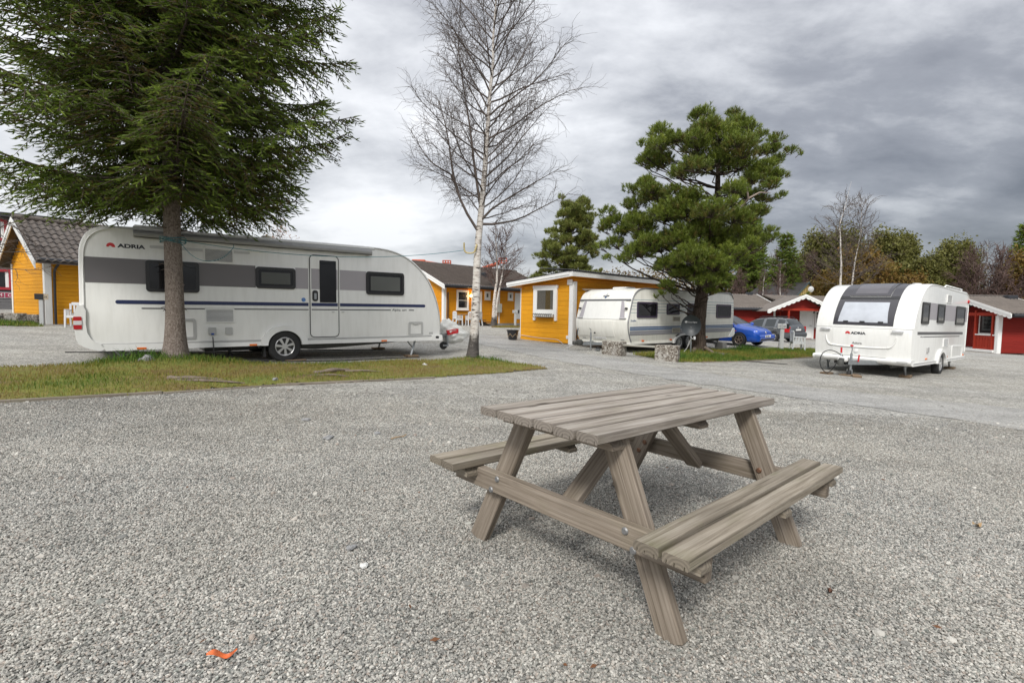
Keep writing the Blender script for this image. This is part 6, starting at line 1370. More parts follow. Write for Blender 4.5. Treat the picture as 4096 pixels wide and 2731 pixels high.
tag(part('cable_coil', cz, M_BLACK, None, 60), 'black cable coil lying by the wheel of the long caravan', 'cable')
tag(part('cable', MB().tube([Vector((x, y, float(gz(x, y))+.015)) for x, y in [(8.6, 15.9), (8.1, 16.1), (7.4, 16.25), (7.0, 16.5)]], .012, 5), M_BLACK, None, 60), 'black cable on gravel left of the lone caravan', 'cable')
# fallen leaves, stones, roots, stump
def leaf(label, x, y, L, wd, yaw, mat, curl=.25, lift=.012):
    m = MB(); n = 12; A = []; 
    for i in range(n+1):
        t = i/n; w = wd*math.sin(math.pi*min(1, max(.02, t))**.85)*(1+.25*math.sin(9*t)); A.append((L*(t-.5), w, curl*L*(4*(t-.5)**2)*.35+.010*math.sin(7*t)))
    for x_, w, z_ in A: m.v += [(x_, -w, z_+.02*curl*3*w/wd*.3), (x_, 0, z_), (x_, w*.9, z_+.03*curl*3*.3)]
    for i in range(n): a = i*3; m.f += [(a, a+1, a+4, a+3), (a+1, a+2, a+5, a+4)]
    o = part('leaf', m, mat, None, 80); o.location = gxy(x, y)+Vector((0, 0, lift)); o.rotation_euler = (.1, .05, yaw); return tag(o, label, 'leaf')
M_LEAFO = simple('orange_leaf', (.48, .10, .02), .45, var=.5, vscale=25); M_LEAFB = simple('brown_leaf', (.10, .035, .015), .6, var=.4, vscale=20); M_LEAFT = simple('tan_leaf', (.30, .20, .10), .6, var=.3, vscale=20)
leaf('bright orange dead leaf lying on the gravel near the bottom edge', -.93, 1.61, .09, .013, .32, M_LEAFO, lift=.02)
leaf('tan dead leaf on the gravel to the right of the picnic bench', 2.86, 3.06, .07, .018, .2, M_LEAFT, lift=.02)
leaf('dark red-brown leaf on the gravel right of the near bench', 1.42, 2.19, .035, .012, .9, M_LEAFB, lift=.02)
tw_ = tag(part('twig', MB().tube(chaikin([(-.05, -.04, .02), (0, 0, .03), (.04, .05, .02), (.06, .09, .03)], 2), .006, 5), M_LEAFT), 'short pale twig lying on the gravel left of the picnic table', 'twig'); tw_.location = gxy(-1.02, 4.57)
lr = np.random.default_rng(21); lv, lf_, lt = [], [], []
for i in range(70):
    y = lr.uniform(1.6, 7); x = lr.uniform(-1, 1)*y*1.0; s = lr.uniform(.008, .02); a = lr.uniform(0, 6.28); z = gz(x, y)+.02; o_ = len(lv)
    lv += [(x-s*math.cos(a), y-s*math.sin(a), z), (x-s*.4*math.sin(a), y+s*.4*math.cos(a), z+.006), (x+s*math.cos(a), y+s*math.sin(a), z+.003), (x+s*.4*math.sin(a), y-s*.4*math.cos(a), z)]; lf_.append((o_, o_+1, o_+2, o_+3)); lt += [lr.random()]*4
o = part('leaf_litter', mesh_np('leaf_litter', lv, lf_, tintmat('litter', [(0, (.12, .05, .02)), (.5, (.25, .13, .05)), (1, (.10, .14, .03))])), None); tag(o, 'tiny leaf scraps and weeds scattered over the gravel', 'litter', kind='stuff')
M_ROOT = simple('bare_root_bark', (.16, .125, .10), .85, var=.35, vscale=14, bump=.4, bscale=40)
def root(label, pts, r):
    P = chaikin([Vector((x, y, float(gz(x, y))+.035+dz_)) for x, y, dz_ in pts], 2); n = len(P)
    return tag(part('root', MB().tube(P, [r*(1-.75*i/(n-1))*(1+.2*math.sin(i*1.3)) for i in range(n)], 7), M_ROOT, None, 60), label, 'root')
root('long bare root on the edge of the mossy verge, nearest the spruce', [(-4.95, 7.35, .02), (-4.65, 7.30, .05), (-4.35, 7.45, .03), (-4.05, 7.40, .0)], .04)
root('forked bare root just behind the long root on the mossy verge', [(-4.75, 7.2, .01), (-4.4, 7.15, .04), (-4.1, 7.25, .03), (-3.85, 7.35, .0)], .03)
root('short thick root in the middle of the mossy verge', [(-3.35, 8.65, .0), (-3.15, 8.85, .06), (-2.95, 9.1, .05), (-2.85, 9.2, .0)], .05)
root('thin straight root right of the thick root on the mossy verge', [(-2.95, 9.05, .02), (-2.65, 9.1, .05), (-2.3, 9.2, .02)], .028)
root('thin root lying before the thick root on the mossy verge', [(-3.3, 8.35, .01), (-3.0, 8.45, .04), (-2.7, 8.5, .01)], .025)
root('thin dark root on the verge left of the birch', [(-1.75, 10.1, .01), (-1.5, 10.35, .03), (-1.35, 10.6, .0)], .02)
def rock(label, x, y, s, mat, cat='stone', z=0.0):
    bm = bmesh.new(); bmesh.ops.create_icosphere(bm, subdivisions=3, radius=1)
    for v in bm.verts:
        p = v.co; k = 1+.16*math.sin(4*p.x+x*9)+.14*math.sin(5*p.y+3*p.z+y)+.08*math.sin(9*p.z+6*p.x); v.co = p*k
    me = bpy.data.meshes.new('stone'); bm.to_mesh(me); bm.free(); o = part('stone', me, mat); o.scale = s; o.location = gxy(x, y)+Vector((0, 0, z)); o.rotation_euler = (0, 0, x*3); return tag(o, label, cat)
M_ROCK = simple('grey_rock', (.25, .25, .25), .85, var=.3, vscale=3, bump=.5, bscale=12)
rock('pale grey boulder at the foot of the spruce', SPR[0]-.12, SPR[1]-.55, (.15, .12, .11), M_ROCK, z=.12)
rock('small dark rock on the grass by the pine', 7.1, 17.2, (.12, .10, .07), M_ROCK, z=.05)
rock('small white stone on the verge before the birch', -1.8, 10.6, (.07, .05, .04), simple('white_rock', (.55, .55, .53), .8, var=.2), z=.05)
rock('small pale stone on the verge beside the long root', -3.6, 7.75, (.05, .04, .03), M_ROCK, z=.05)
for k, (x, y, s, lab) in enumerate([(-1.62, 4.5, .05, 'flat dark stone on the gravel, leftmost of the group left of the table'), (-1.25, 4.75, .035, 'small dark stone on the gravel just beside the pale twig'), (-2.1, 5.2, .045, 'dark angular stone on the gravel below the timber edging'), (-.65, 2.25, .022, 'pale stone half buried in the gravel above the orange leaf'), (-.76, 2.42, .024, 'dark oval stone in the gravel above the orange leaf')]):
    rock(lab, x, y, (s, s*.75, s*.4), M_ROCK if k != 3 else bpy.data.materials['white_rock'], z=.012)
# ================================================================ trees
class Acc:
    def __init__(s): s.V = []; s.F = []; s.T = []; s.n = 0
    def tube(s, P, R, k=4, t=.5):
        P = np.asarray(P, float); n = len(P); R = np.broadcast_to(np.asarray(R, float), (n,))
        d = np.gradient(P, axis=0); d /= np.linalg.norm(d, axis=1, keepdims=True)+1e-12
        ref = np.array([0, 0, 1.]) if abs(d[:, 2]).max() < .93 else np.array([1., .2, 0])
        a = np.cross(d, ref); a /= np.linalg.norm(a, axis=1, keepdims=True)+1e-12; b = np.cross(d, a)
        th = np.arange(k)*2*np.pi/k
        ring = P[:, None]+R[:, None, None]*(a[:, None]*np.cos(th)[None, :, None]+b[:, None]*np.sin(th)[None, :, None])
        i = (np.arange(n-1)[:, None]*k+np.arange(k)[None]); j = np.arange(n-1)[:, None]*k+(np.arange(k)[None]+1) % k
        F = np.concatenate([np.stack([i, j, j+k], -1).reshape(-1, 3), np.stack([i, j+k, i+k], -1).reshape(-1, 3)])
        s.raw(ring.reshape(-1, 3), F, np.full(n*k, t))
    def raw(s, V, F, T):
        s.V.append(V); s.F.append(F+s.n); s.T.append(T); s.n += len(V)
    def mesh(s, name, mat, smooth=False):
        return mesh_np(name, np.concatenate(s.V), np.concatenate(s.F), mat, np.concatenate(s.T), smooth)
def unit(v): return v/(np.linalg.norm(v, axis=-1, keepdims=True)+1e-12)
def perp(d, r):
    q = unit(np.cross(d, r.normal(size=d.shape))); return q
def wander(p, d, L, n, r, wob=.12, up=0.0):
    """curved path of n points"""
    P = [np.array(p, float)]; d = unit(np.array(d, float))
    for i in range(n-1):
        d = unit(d+r.normal(0, wob, 3)+np.array([0, 0, up])); P.append(P[-1]+d*L/(n-1))
    return np.array(P)
def barkmat(name, stops, scale=(6, 6, 1.2), vs=4., bump=.6, bd=.03, extra=None):
    s = Mat(name); v = s.coords(scale, rand=False); n = s.n('ShaderNodeTexNoise', Scale=vs, Detail=8.0, Roughness=.68, Distortion=.4); s.l(v, n.inputs['Vector'])
    c = s.ramp(n.outputs[0], stops)
    s.l(c, s.b.inputs['Base Color']); s.b.inputs['Roughness'].default_value = .9; s.b.inputs['Specular IOR Level'].default_value = .15; s.bump(n.outputs[0], bump, bd); return s.m
M_SPBARK = barkmat('spruce_bark', [(.28, (.045, .036, .030)), (.42, (.17, .135, .112)), (.58, (.29, .245, .215)), (.8, (.42, .38, .345))], (9, 9, 5.5), 5., 1.0, .04)
M_PIBARK = barkmat('pine_bark', [(.3, (.02, .016, .013)), (.5, (.07, .052, .040)), (.75, (.14, .11, .09))], (5, 5, 1.2), 5., 1.0, .05)
# birch bark: white with dark dashes and a rough dark foot
_b = Mat('birch_bark'); _v = _b.coords((4.5, 4.5, 16), rand=False); _n1 = _b.n('ShaderNodeTexNoise', Scale=1.6, Detail=5.0, Roughness=.6); _b.l(_v, _n1.inputs['Vector'])
_c = _b.ramp(_n1.outputs[0], [(.36, (.03, .027, .025)), (.42, (.42, .37, .33)), (.55, (.58, .55, .51)), (.8, (.66, .64, .61))])
_v2 = _b.coords((2.5, 2.5, 2.2), rand=False); _n2 = _b.n('ShaderNodeTexNoise', Scale=1.8, Detail=6.0, Roughness=.65); _b.l(_v2, _n2.inputs['Vector'])
_a = _b.n('ShaderNodeAttribute', attribute_name='tint'); _k = _b.math('ADD', _b.math('MULTIPLY', _a.outputs['Fac'], .55), _b.math('MULTIPLY', _n2.outputs[0], .8))
_c = _b.mix(_b.ramp(_k, [(.50, (0, 0, 0)), (.66, (1, 1, 1))]), _c, _b.ramp(_n1.outputs[0], [(.3, (.02, .018, .017)), (.7, (.11, .095, .085))]))
_b.l(_c, _b.b.inputs['Base Color']); _b.b.inputs['Roughness'].default_value = .75; _b.bump(_n1.outputs[0], .5, .015); M_BIRCH = _b.m
M_TWIG = simple('dark_birch_twig', (.09, .07, .06), .8, var=.25); M_TWIGR = simple('red_brown_twig', (.10, .062, .052), .85, var=.25); M_TWIGB = simple('brown_twig', (.095, .072, .058), .85, var=.25)
M_SPRUCE = tintmat('spruce_needles', [(0, (.115, .085, .022)), (.35, (.082, .125, .016)), (.7, (.14, .205, .027)), (1, (.25, .32, .05))], .5, .2, .35)
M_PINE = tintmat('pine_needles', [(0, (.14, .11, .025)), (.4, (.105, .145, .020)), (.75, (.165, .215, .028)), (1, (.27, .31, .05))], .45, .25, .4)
M_PINE2 = tintmat('yellowish_pine_needles', [(0, (.17, .14, .035)), (.4, (.15, .175, .04)), (.75, (.19, .22, .05)), (1, (.26, .28, .07))], .5, .25, .35)
M_LEAFY = tintmat('yellow_leaves', [(0, (.15, .075, .022)), (.5, (.20, .13, .03)), (1, (.18, .155, .04))], .6, .3); M_LEAFG = tintmat('olive_leaves', [(0, (.10, .085, .022)), (.5, (.13, .135, .032)), (1, (.20, .19, .06))], .6, .3); M_LEAFR = tintmat('orange_leaves', [(0, (.26, .09, .02)), (1, (.36, .17, .04))], .6, .3)
def shoots(acc, B, Dv, L, wid, tint, r, needles=7):
    """bottlebrush twigs: two crossed kites and a few spiky needles"""
    n = len(B); u = perp(Dv, r); w = np.cross(Dv, u); L = L[:, None]; wd = np.broadcast_to(wid, (n,))[:, None]
    V, F = [], []; o = 0
    for a in (u, w):
        V.append(np.stack([B, B+Dv*L*.35+a*wd, B+Dv*L, B+Dv*L*.35-a*wd], 1)); F += [[o, o+1, o+2], [o, o+2, o+3]]; o += 4
    for k in range(needles):
        ang = r.uniform(0, 2*np.pi, (n, 1)); s = (.1+.85*(k+.5)/needles); q = u*np.cos(ang)+w*np.sin(ang); b = B+Dv*L*s; t = b+(Dv*.75+q)*wd*r.uniform(1.5, 2.6, (n, 1)); sd = np.cross(Dv, q)*wd*.22
        V.append(np.stack([b-sd, b+sd, t], 1)); F.append([o, o+1, o+2]); o += 3
    V = np.concatenate(V, 1); F = (np.arange(n)[:, None, None]*o+np.array(F)[None]).reshape(-1, 3)
    acc.raw(V.reshape(-1, 3), F, np.repeat(tint, o))
def spruce(name, label, base, H, z0, R0, seed, step=.27, full=8.6, dens=1.0, shoot=(.10, .17), wid=.0125, trunk_r=.215, group=None, lean=(0, 0), prof=None):
    r = np.random.default_rng(seed); t = thing(name, label, 'tree', base, 0, group)
    wood, fol = Acc(), Acc()
    zs = np.concatenate([np.linspace(-.15, 1.2, 14), np.linspace(1.4, H, 26)]); tr = trunk_r*np.clip(1-zs/H, .02, 1)**.8*(1+.75*np.exp(-np.clip(zs, 0, None)/.3)); ax = np.stack([lean[0]*zs+.02*np.sin(zs), lean[1]*zs+.02*np.cos(zs*1.3)-.02, zs], -1)
    tk = Acc(); tk.tube(ax, tr, 18)
    part('trunk', tk.mesh('trunk', M_SPBARK, True), None, t)
    SB, SDv, SL, ST = [], [], [], []; z = z0; az0 = 0
    while z < H-.4:
        hi = z > full; R = prof(z) if prof else R0*min(1, ((H-z)/(H-z0*1.4))**.75)
        nl = (r.integers(5, 8) if not hi else 4)
        for k in range(nl):
            az = az0+2*np.pi*k/nl+r.normal(0, .2); lt0 = r.normal(0, .10); L = R*r.uniform(.60, 1.08); zz = z+r.uniform(-.12, .12); c, s_ = np.cos(az), np.sin(az)
            tt = np.linspace(0, 1, 9); sag = r.uniform(.06, .30)*(1 if z < H*.6 else .3); upc = r.uniform(.16, .30)
            P = np.stack([lean[0]*zz+c*L*tt, lean[1]*zz+s_*L*tt, zz+L*(-sag*1.9*tt*(1-.35*tt)+upc*tt**3)], -1); P[:, :2] += r.normal(0, .02, (9, 2))*tt[:, None]
            wood.tube(P, np.linspace(.035 if not hi else .025, .006, 9), 4)
            d = .10/dens*(1.9 if hi else 1); ns = max(4, int(L*.92/d)); u = np.linspace(.06, .99, ns)
            for q in u:
                i = q*8; a = int(min(i, 7)); p = P[a]+(P[a+1]-P[a])*(i-a); dl = unit(P[min(a+1, 8)]-P[a])
                for sd in (-1, 1):
                    side = np.array([-s_, c, 0])*sd; bl = (.22+.66*np.sin(np.pi*min(1, q*.96)**.85)*min(1, L/2.2))*r.uniform(.55, 1.12)
                    bl = max(bl, .34) if q < .35 else bl
                    dr_ = unit(side*.85+dl*r.uniform(.45, .95)+np.array([0, 0, r.uniform(-.38, .02)])); m = 4; Q = np.stack([p+dr_*bl*v_+np.array([0, 0, -.42*bl*v_*v_]) for v_ in np.linspace(0, 1, m)])
                    if not hi: wood.tube(Q, [.007, .006, .005, .003], 3)
                    nsht = max(3, int(bl/(.045/dens)*(.5 if hi else 1)))
                    v_ = np.linspace(.05, 1, nsht); b = p+dr_*bl*v_[:, None]; b[:, 2] -= .42*bl*v_*v_
                    alt = np.where(np.arange(nsht) % 2, 1, -1)[:, None]; sp = unit(np.cross(dr_, [0, 0, 1.]))
                    dv = unit(dr_*.75+sp*alt*r.uniform(.4, .95, (nsht, 1))+np.stack([0*v_, 0*v_, r.uniform(-.75, -.02, nsht)], -1)+r.normal(0, .15, (nsht, 3))); dv[-1] = dr_
                    SB.append(b); SDv.append(dv); SL.append(r.uniform(*shoot, nsht)*(1 if not hi else 1.7)); ST.append(np.clip(r.normal(.40, .2, nsht)+lt0+.22*(v_ > .8)*(q > .5)+r.normal(0, .12), 0, 1))
            SB.append(P[-1:]); SDv.append(unit(P[-1:]-P[-2:-1])); SL.append(np.array([shoot[1]*1.3])); ST.append(np.array([.8]))
        z += step*(1 if not hi else 1.7)*r.uniform(.85, 1.15); az0 += .7
    part('branches', wood.mesh('branches', M_TWIGB), None, t)
    shoots(fol, np.concatenate(SB), np.concatenate(SDv), np.concatenate(SL), wid, np.concatenate(ST), r)
    part('crown', fol.mesh('crown', M_SPRUCE), None, t); return t
_sb = gxy(*SPR)+Vector((0, 0, .08))
spruce('spruce_tree', 'large dark spruce with a bare lower trunk in front of the long caravan', _sb, 15.0, 3.0, 3.15, 4, step=.235, dens=1.1, trunk_r=.150, prof=lambda z: 2.25+.55*min(1, max(0, (z-2.9)/1.4)) if z < 8 else 2.9*max(.08, (15-z)/7)**.8, full=8.2)
_st = MB(); _rs = random.Random(5)
for k in range(26):
    z = _rs.uniform(.9, 3.2); a = _rs.uniform(0, 6.28); l = _rs.uniform(.05, .14) if z < 2.3 else _rs.uniform(.2, .8); rr0 = .135*(1-z/15)
    _st.tube([(rr0*math.cos(a), rr0*math.sin(a), z), ((rr0+l*.5)*math.cos(a), (rr0+l*.5)*math.sin(a), z+.02), ((rr0+l)*math.cos(a+.1), (rr0+l)*math.sin(a+.1), z-.05*l)], [.016, .010, .004], 5)
part('dead_stubs', _st, M_TWIGB, bpy.data.objects['spruce_tree'])
def pine_tufts(acc, B, Dv, r, L=.17, nl=.12, n=44, wid=.010, tint=.5):
    m = len(B); u = perp(Dv, r); w = np.cross(Dv, u)
    s = r.random((m, n, 1))**.8; ang = r.uniform(0, 2*np.pi, (m, n, 1)); el = r.uniform(.35, 1.15, (m, n, 1)); q = u[:, None]*np.cos(ang)+w[:, None]*np.sin(ang)
    b = B[:, None]+Dv[:, None]*s*L; nd = unit(Dv[:, None]*np.cos(el)+q*np.sin(el)+np.array([0, 0, .12])); t = b+nd*nl*r.uniform(.7, 1.15, (m, n, 1)); sd = unit(np.cross(nd, r.normal(size=nd.shape)))*wid*.5
    V = np.stack([b-sd, b+sd, t], 2).reshape(-1, 3); F = np.arange(len(V)).reshape(-1, 3)
    T = np.repeat(np.clip(np.repeat(tint, n)+r.normal(0, .10, m*n), 0, 1), 3); acc.raw(V, F, T)
PINE_LOBES = [(4.97, 7.34, 0.41), (4.96, 6.86, 0.5), (5.06, 6.35, 0.47), (4.54, 6.51, 0.3), (4.42, 6.34, 0.27), (5.38, 7.15, 0.36), (6.45, 8.02, 0.36), (6.53, 7.51, 0.5), (6.25, 7.28, 0.47), (7.49, 8.04, 0.27), (7.62, 7.65, 0.47), (7.98, 7.48, 0.41), (8.05, 7.03, 0.36), (7.0, 7.18, 0.65), (7.6, 6.91, 0.59), (6.21, 6.83, 0.53), (5.73, 7.1, 0.27), (8.97, 7.22, 0.27), (8.82, 6.82, 0.38), (9.06, 6.54, 0.27), (8.67, 6.24, 0.41), (9.15, 5.91, 0.27), (8.34, 5.89, 0.56), (7.74, 6.23, 0.65), (6.92, 6.33, 0.59), (6.12, 6.08, 0.59), (5.66, 5.96, 0.41), (8.82, 5.62, 0.33), (8.66, 5.15, 0.3), (8.14, 5.26, 0.41), (7.54, 5.42, 0.47), (4.57, 5.6, 0.41), (3.99, 5.44, 0.3), (4.87, 5.14, 0.59), (4.18, 4.9, 0.5), (3.26, 4.6, 0.38), (3.62, 4.25, 0.5), (3.16, 4.01, 0.3), (3.05, 3.43, 0.27), (3.52, 3.5, 0.44), (4.32, 4.09, 0.71), (5.19, 4.46, 0.77), (6.04, 5.16, 0.5), (5.89, 4.58, 0.71), (6.76, 4.6, 0.65), (6.67, 4.02, 0.77), (7.59, 4.44, 0.53), (8.28, 4.69, 0.44), (8.57, 4.63, 0.27), (7.73, 3.81, 0.65), (7.16, 3.45, 0.71), (5.86, 3.72, 0.83), (5.05, 3.41, 0.71), (4.35, 3.22, 0.59), (3.89, 2.98, 0.36), (6.24, 3.02, 0.77), (5.43, 2.78, 0.53), (6.95, 2.8, 0.65), (7.76, 3.11, 0.47), (6.44, 2.44, 0.53), (5.91, 2.49, 0.36), (6.74, 2.22, 0.41), (7.21, 2.4, 0.3), (5.39, 2.13, 0.27), (5.57, 1.9, 0.21), (5.22, 1.84, 0.15), (8.96, 3.83, 0.27), (8.55, 3.76, 0.36), (8.21, 3.58, 0.36)]
def pine(name, label, base, trunk, lobes, seed, mat, tuft=(.15, .11), n=26, per=145, wid=.015, depth=1.0, group=None, r0=.27):
    """lobes: (x, z, radius) clumps of the crown, spread through its depth"""
    r = np.random.default_rng(seed); t = thing(name, label, 'tree', base, 0, group); b0 = np.array(base)
    tk = Acc(); T_ = np.array(trunk)-b0; k = np.linspace(0, 1, 24); d = np.linspace(0, 1, len(T_)); ax = np.stack([np.interp(k, d, T_[:, i]) for i in range(3)], -1); hgt = ax[-1, 2]
    tk.tube(ax, r0*np.clip(1-k, .06, 1)**.8*(1+.45*np.exp(-k*hgt/.3)), 14); wood, fol = Acc(), Acc()
    B, Dv, TT = [], [], []
    zc0 = np.mean([l[1] for l in lobes])-b0[2]; lobes = list(lobes)+[(x+r.normal(0, .32), z+r.normal(0, .28), rad*r.uniform(.5, .8)) for x, z, rad in lobes]; n0 = len(lobes)//2
    for li, (x, z, rad) in enumerate(lobes):
        x -= b0[0]; z -= b0[2]; i = np.argmin(abs(ax[:, 2]-z)); off = abs(x-ax[i, 0]); crown = 2.9*depth*np.sqrt(max(.06, 1-((z-zc0)/(hgt*.62))**2)); room = np.sqrt(max(0.05, crown**2-off**2))
        for y in ((-room*r.uniform(.35, .95), room*r.uniform(.2, .95)) if room > .9 else (r.uniform(-.4, .4)*room,)):
            kp = 1+.9*y/(b0[1]); c = np.array([(x+b0[0])*kp-b0[0], ax[i, 1]+y, (z+b0[2]-1.2)*kp+1.2-b0[2]]); lt = r.normal(0, .10); hz = np.hypot(x-ax[i, 0], y); za = max(.5, min(hgt*.97, z-.35*hz-.1)); j = np.argmin(abs(ax[:, 2]-za)); p = ax[j]
            m_ = (p+c)/2+np.array([0, 0, -.12*hz]); tq = np.linspace(0, 1, 7)[:, None]; P = (1-tq)**2*p+2*tq*(1-tq)*m_+tq**2*c; P[1:-1] += r.normal(0, .05, (5, 3))
            if li < n0: wood.tube(P, np.linspace(.018+.008*hz, .010, 7), 5)
            nt_ = max(5, int(per*(rad/.6)**2*(1.35 if z < 3.4 else 1))); g = unit(r.normal(size=(nt_, 3))); g[:, 2] = np.where(g[:, 2] < -.3, -g[:, 2], g[:, 2]); q = c+g*rad*np.array([.88, .88, .72])*r.uniform(.40, 1.05, (nt_, 1))**.7
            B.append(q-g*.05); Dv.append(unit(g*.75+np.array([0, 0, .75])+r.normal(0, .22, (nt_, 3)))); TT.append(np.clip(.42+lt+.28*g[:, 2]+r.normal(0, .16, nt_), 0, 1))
            for e_ in q[::9]: wood.tube(np.stack([c-(c-p)*.06, (c+e_)/2+r.normal(0, .03, 3), e_]), [.012, .009, .006], 3)
    part('trunk', tk.mesh('trunk', M_PIBARK, True), None, t); part('branches', wood.mesh('branches', M_PIBARK), None, t)
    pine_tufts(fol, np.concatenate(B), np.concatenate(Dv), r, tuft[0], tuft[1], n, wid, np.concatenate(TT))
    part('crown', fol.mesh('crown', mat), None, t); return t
_pb = (6.55, 18.05, float(gz(6.55, 18.05))+.02)
_pt = [_pb, (6.55, 18.05, .93), (6.65, 18.1, 1.86), (6.76, 18.1, 3.08), (6.98, 18.1, 4.29), (7.06, 18.1, 5.34), (7.03, 18.1, 6.82), (7.06, 18.1, 7.6)]
PN = pine('pine_tree', 'bushy bright green pine growing in front of the older caravan', _pb, _pt, PINE_LOBES, 8, M_PINE)
part('dead_branch', MB().tube([(.75, -.7, 4.3), (.72, -1.2, 4.7), (.8, -1.7, 5.05), (.65, -1.9, 5.35)], [.05, .045, .035, .02], 6).tube([(.8, -1.7, 5.05), (1.05, -1.9, 5.2), (1.4, -1.9, 5.2)], [.03, .02, .01], 5).tube([(.75, -1.4, 4.85), (.3, -1.6, 5.0), (.0, -1.6, 4.95)], [.025, .018, .008], 5), simple('bleached_branch', (.35, .28, .24), .8, var=.2), PN, 60)
part('surface_root', MB().tube([(.15, -.3, .25), (.35, -.6, .08), (.75, -.75, .05), (1.0, -.8, -.05)], [.06, .05, .04, .02], 6).tube([(-.2, -.3, .2), (-.4, -.6, .04), (-.8, -.7, -.02)], [.07, .05, .02], 6), M_ROOT, PN, 60)
# second pine behind the shed
_r = np.random.default_rng(31); lob = []
for z in np.linspace(2.6, 7.4, 15):
    w = 2.0*(1-((z-2.6)/5.4)**1.25)+.22
    for k in range(5): lob.append((3.45+_r.uniform(-1, 1)*w, z+_r.uniform(-.2, .2), _r.uniform(.26, .42)))
_b2 = (3.45, 31.0, float(gz(3.45, 31)))
pine('pine_tree', 'loose yellowish pine rising behind the roof of the yellow shed', _b2, [_b2, (3.45, 31, 3), (3.42, 31, 5.5), (3.4, 31, 7.3)], lob, 33, M_PINE2, (.22, .16), 26, 80, .026, .75, r0=.2)
# ---------------------------------------------------------------- bare birches
def bare_tree(name, label, base, trunk, z0, z1, nl, Lmax, seed, tw=.0028, subs=15, twigs=8, el=(.65, 1.05), group=None, bark=None, twig=None, r0=.13, explicit=(), droop=0.0, sub_l=.9, tw_l=.30, stems=None, lprof=None, leaves=None, cat='tree'):
    r = np.random.default_rng(seed); t = thing(name, label, cat, base, 0, group); b0 = np.array(base, float)
    tk, wood = Acc(), Acc(); tips = []
    for si, tr in enumerate(stems or [trunk]):
        T_ = np.array(tr, float)-b0; zz = np.linspace(T_[0, 2], T_[-1, 2], 40); ax = np.stack([np.interp(zz, T_[:, 2], T_[:, i]) for i in (0, 1)]+[zz], -1); ax[:, :2] += .015*np.stack([np.sin(zz*2.1), np.cos(zz*1.7)], -1); H = ax[-1, 2]
        rad = (r0*(1 if si == 0 else .8))*np.clip(1-zz/H, .05, 1)**1.05*(1+.75*np.exp(-np.clip(zz, 0, None)/.22)); V0 = tk.n; tk.tube(ax, rad, 14)
        tk.T[-1] = np.clip(1.1-np.repeat(zz, 14)/.75, 0, 1)+.55*np.clip((np.repeat(zz, 14)-z0*1.3)/(H*.5), 0, .6)*.0
        lim = [(np.array(p, float)-b0, True) for p in (explicit if si == 0 else ())]
        for k in range(nl):
            u = (k+.5)/nl; z = z0+(z1-z0)*u**1.0+r.uniform(-.08, .08); z = min(z, H*.97); az = k*2.399+r.normal(0, .3); e_ = el[0]+(el[1]-el[0])*min(1, max(0, .35*u+.65*r.random()))+.25*(u-.35)
            L = (lprof(u) if lprof else Lmax*(1-u**1.5*.80))*r.uniform(.75, 1.08); p = np.array([np.interp(z, ax[:, 2], ax[:, 0]), np.interp(z, ax[:, 2], ax[:, 1]), z]); d = np.array([np.cos(az)*np.cos(e_), np.sin(az)*np.cos(e_), np.sin(e_)])
            lim.append((wander(p, d, L, 9, r, .10, .05-droop*.08), False))
        for P, ex in lim:
            if ex:
                k_ = np.linspace(0, len(P)-1, 10); P = np.stack([np.interp(k_, np.arange(len(P)), P[:, i]) for i in range(3)], -1)
            L = np.linalg.norm(np.diff(P, axis=0), axis=1).sum(); n = len(P); rb = min(.026, .004+.009*L)*(r0/.13)**.5*(1.5 if ex else 1)
            wood.tube(P, np.linspace(rb, tw*1.6, n), 5)
            ns = max(4, int(subs*L/Lmax))
            for q in np.linspace(.16, .99, ns):
                i = q*(n-1); a = int(min(i, n-2)); p = P[a]+(P[a+1]-P[a])*(i-a); dl = unit(P[a+1]-P[a]); sd = perp(dl[None], r)[0]; sl_ = sub_l*r.uniform(.35, 1)*(1-.55*q)*min(1, L/1.6)
                Q = wander(p, dl*.85+sd*.75+np.array([0, 0, .1-droop*.5]), sl_, 6, r, .16, .02-droop*.16); wood.tube(Q, np.linspace(tw*2.2, tw*1.05, 6), 3)
                for q2 in np.linspace(.2, 1, max(2, int(twigs*sl_/sub_l))):
                    i2 = q2*5; a2 = int(min(i2, 4)); p2 = Q[a2]+(Q[a2+1]-Q[a2])*(i2-a2); d2 = unit(Q[a2+1]-Q[a2]); s2 = perp(d2[None], r)[0]
                    X_ = wander(p2, d2*.8+s2*.8+np.array([0, 0, -droop*.5]), tw_l*r.uniform(.4, 1.1), 4, r, .22, -.02-droop*.1); wood.tube(X_, [tw*1.1, tw, tw*.9, tw*.6], 3); tips.append(X_[-1]); tips.append(X_[2])
    part('trunk', tk.mesh('trunk', bark or M_BIRCH, True), None, t); part('branches', wood.mesh('branches', twig or M_TWIG), None, t)
    if leaves:
        cnt, size, mat, spread = leaves; tp = np.array(tips); q = tp[r.integers(0, len(tp), cnt)]+r.normal(0, spread, (cnt, 3)); a = unit(r.normal(size=(cnt, 3))); b = perp(a, r); s = size*r.uniform(.6, 1.3, (cnt, 1))
        V = np.stack([q-a*s, q+b*s*.55, q+a*s, q-b*s*.55], 1).reshape(-1, 3); ac = Acc(); kk = np.arange(cnt)[:, None]*4; ac.raw(V, np.concatenate([kk+[0, 1, 2], kk+[0, 2, 3]]), np.repeat(np.clip(.5+.3*nz(q[:, 0], q[:, 2], 1.3, seed)+r.normal(0, .2, cnt), 0, 1), 4)); part('crown', ac.mesh('crown', mat), None, t)
    return t
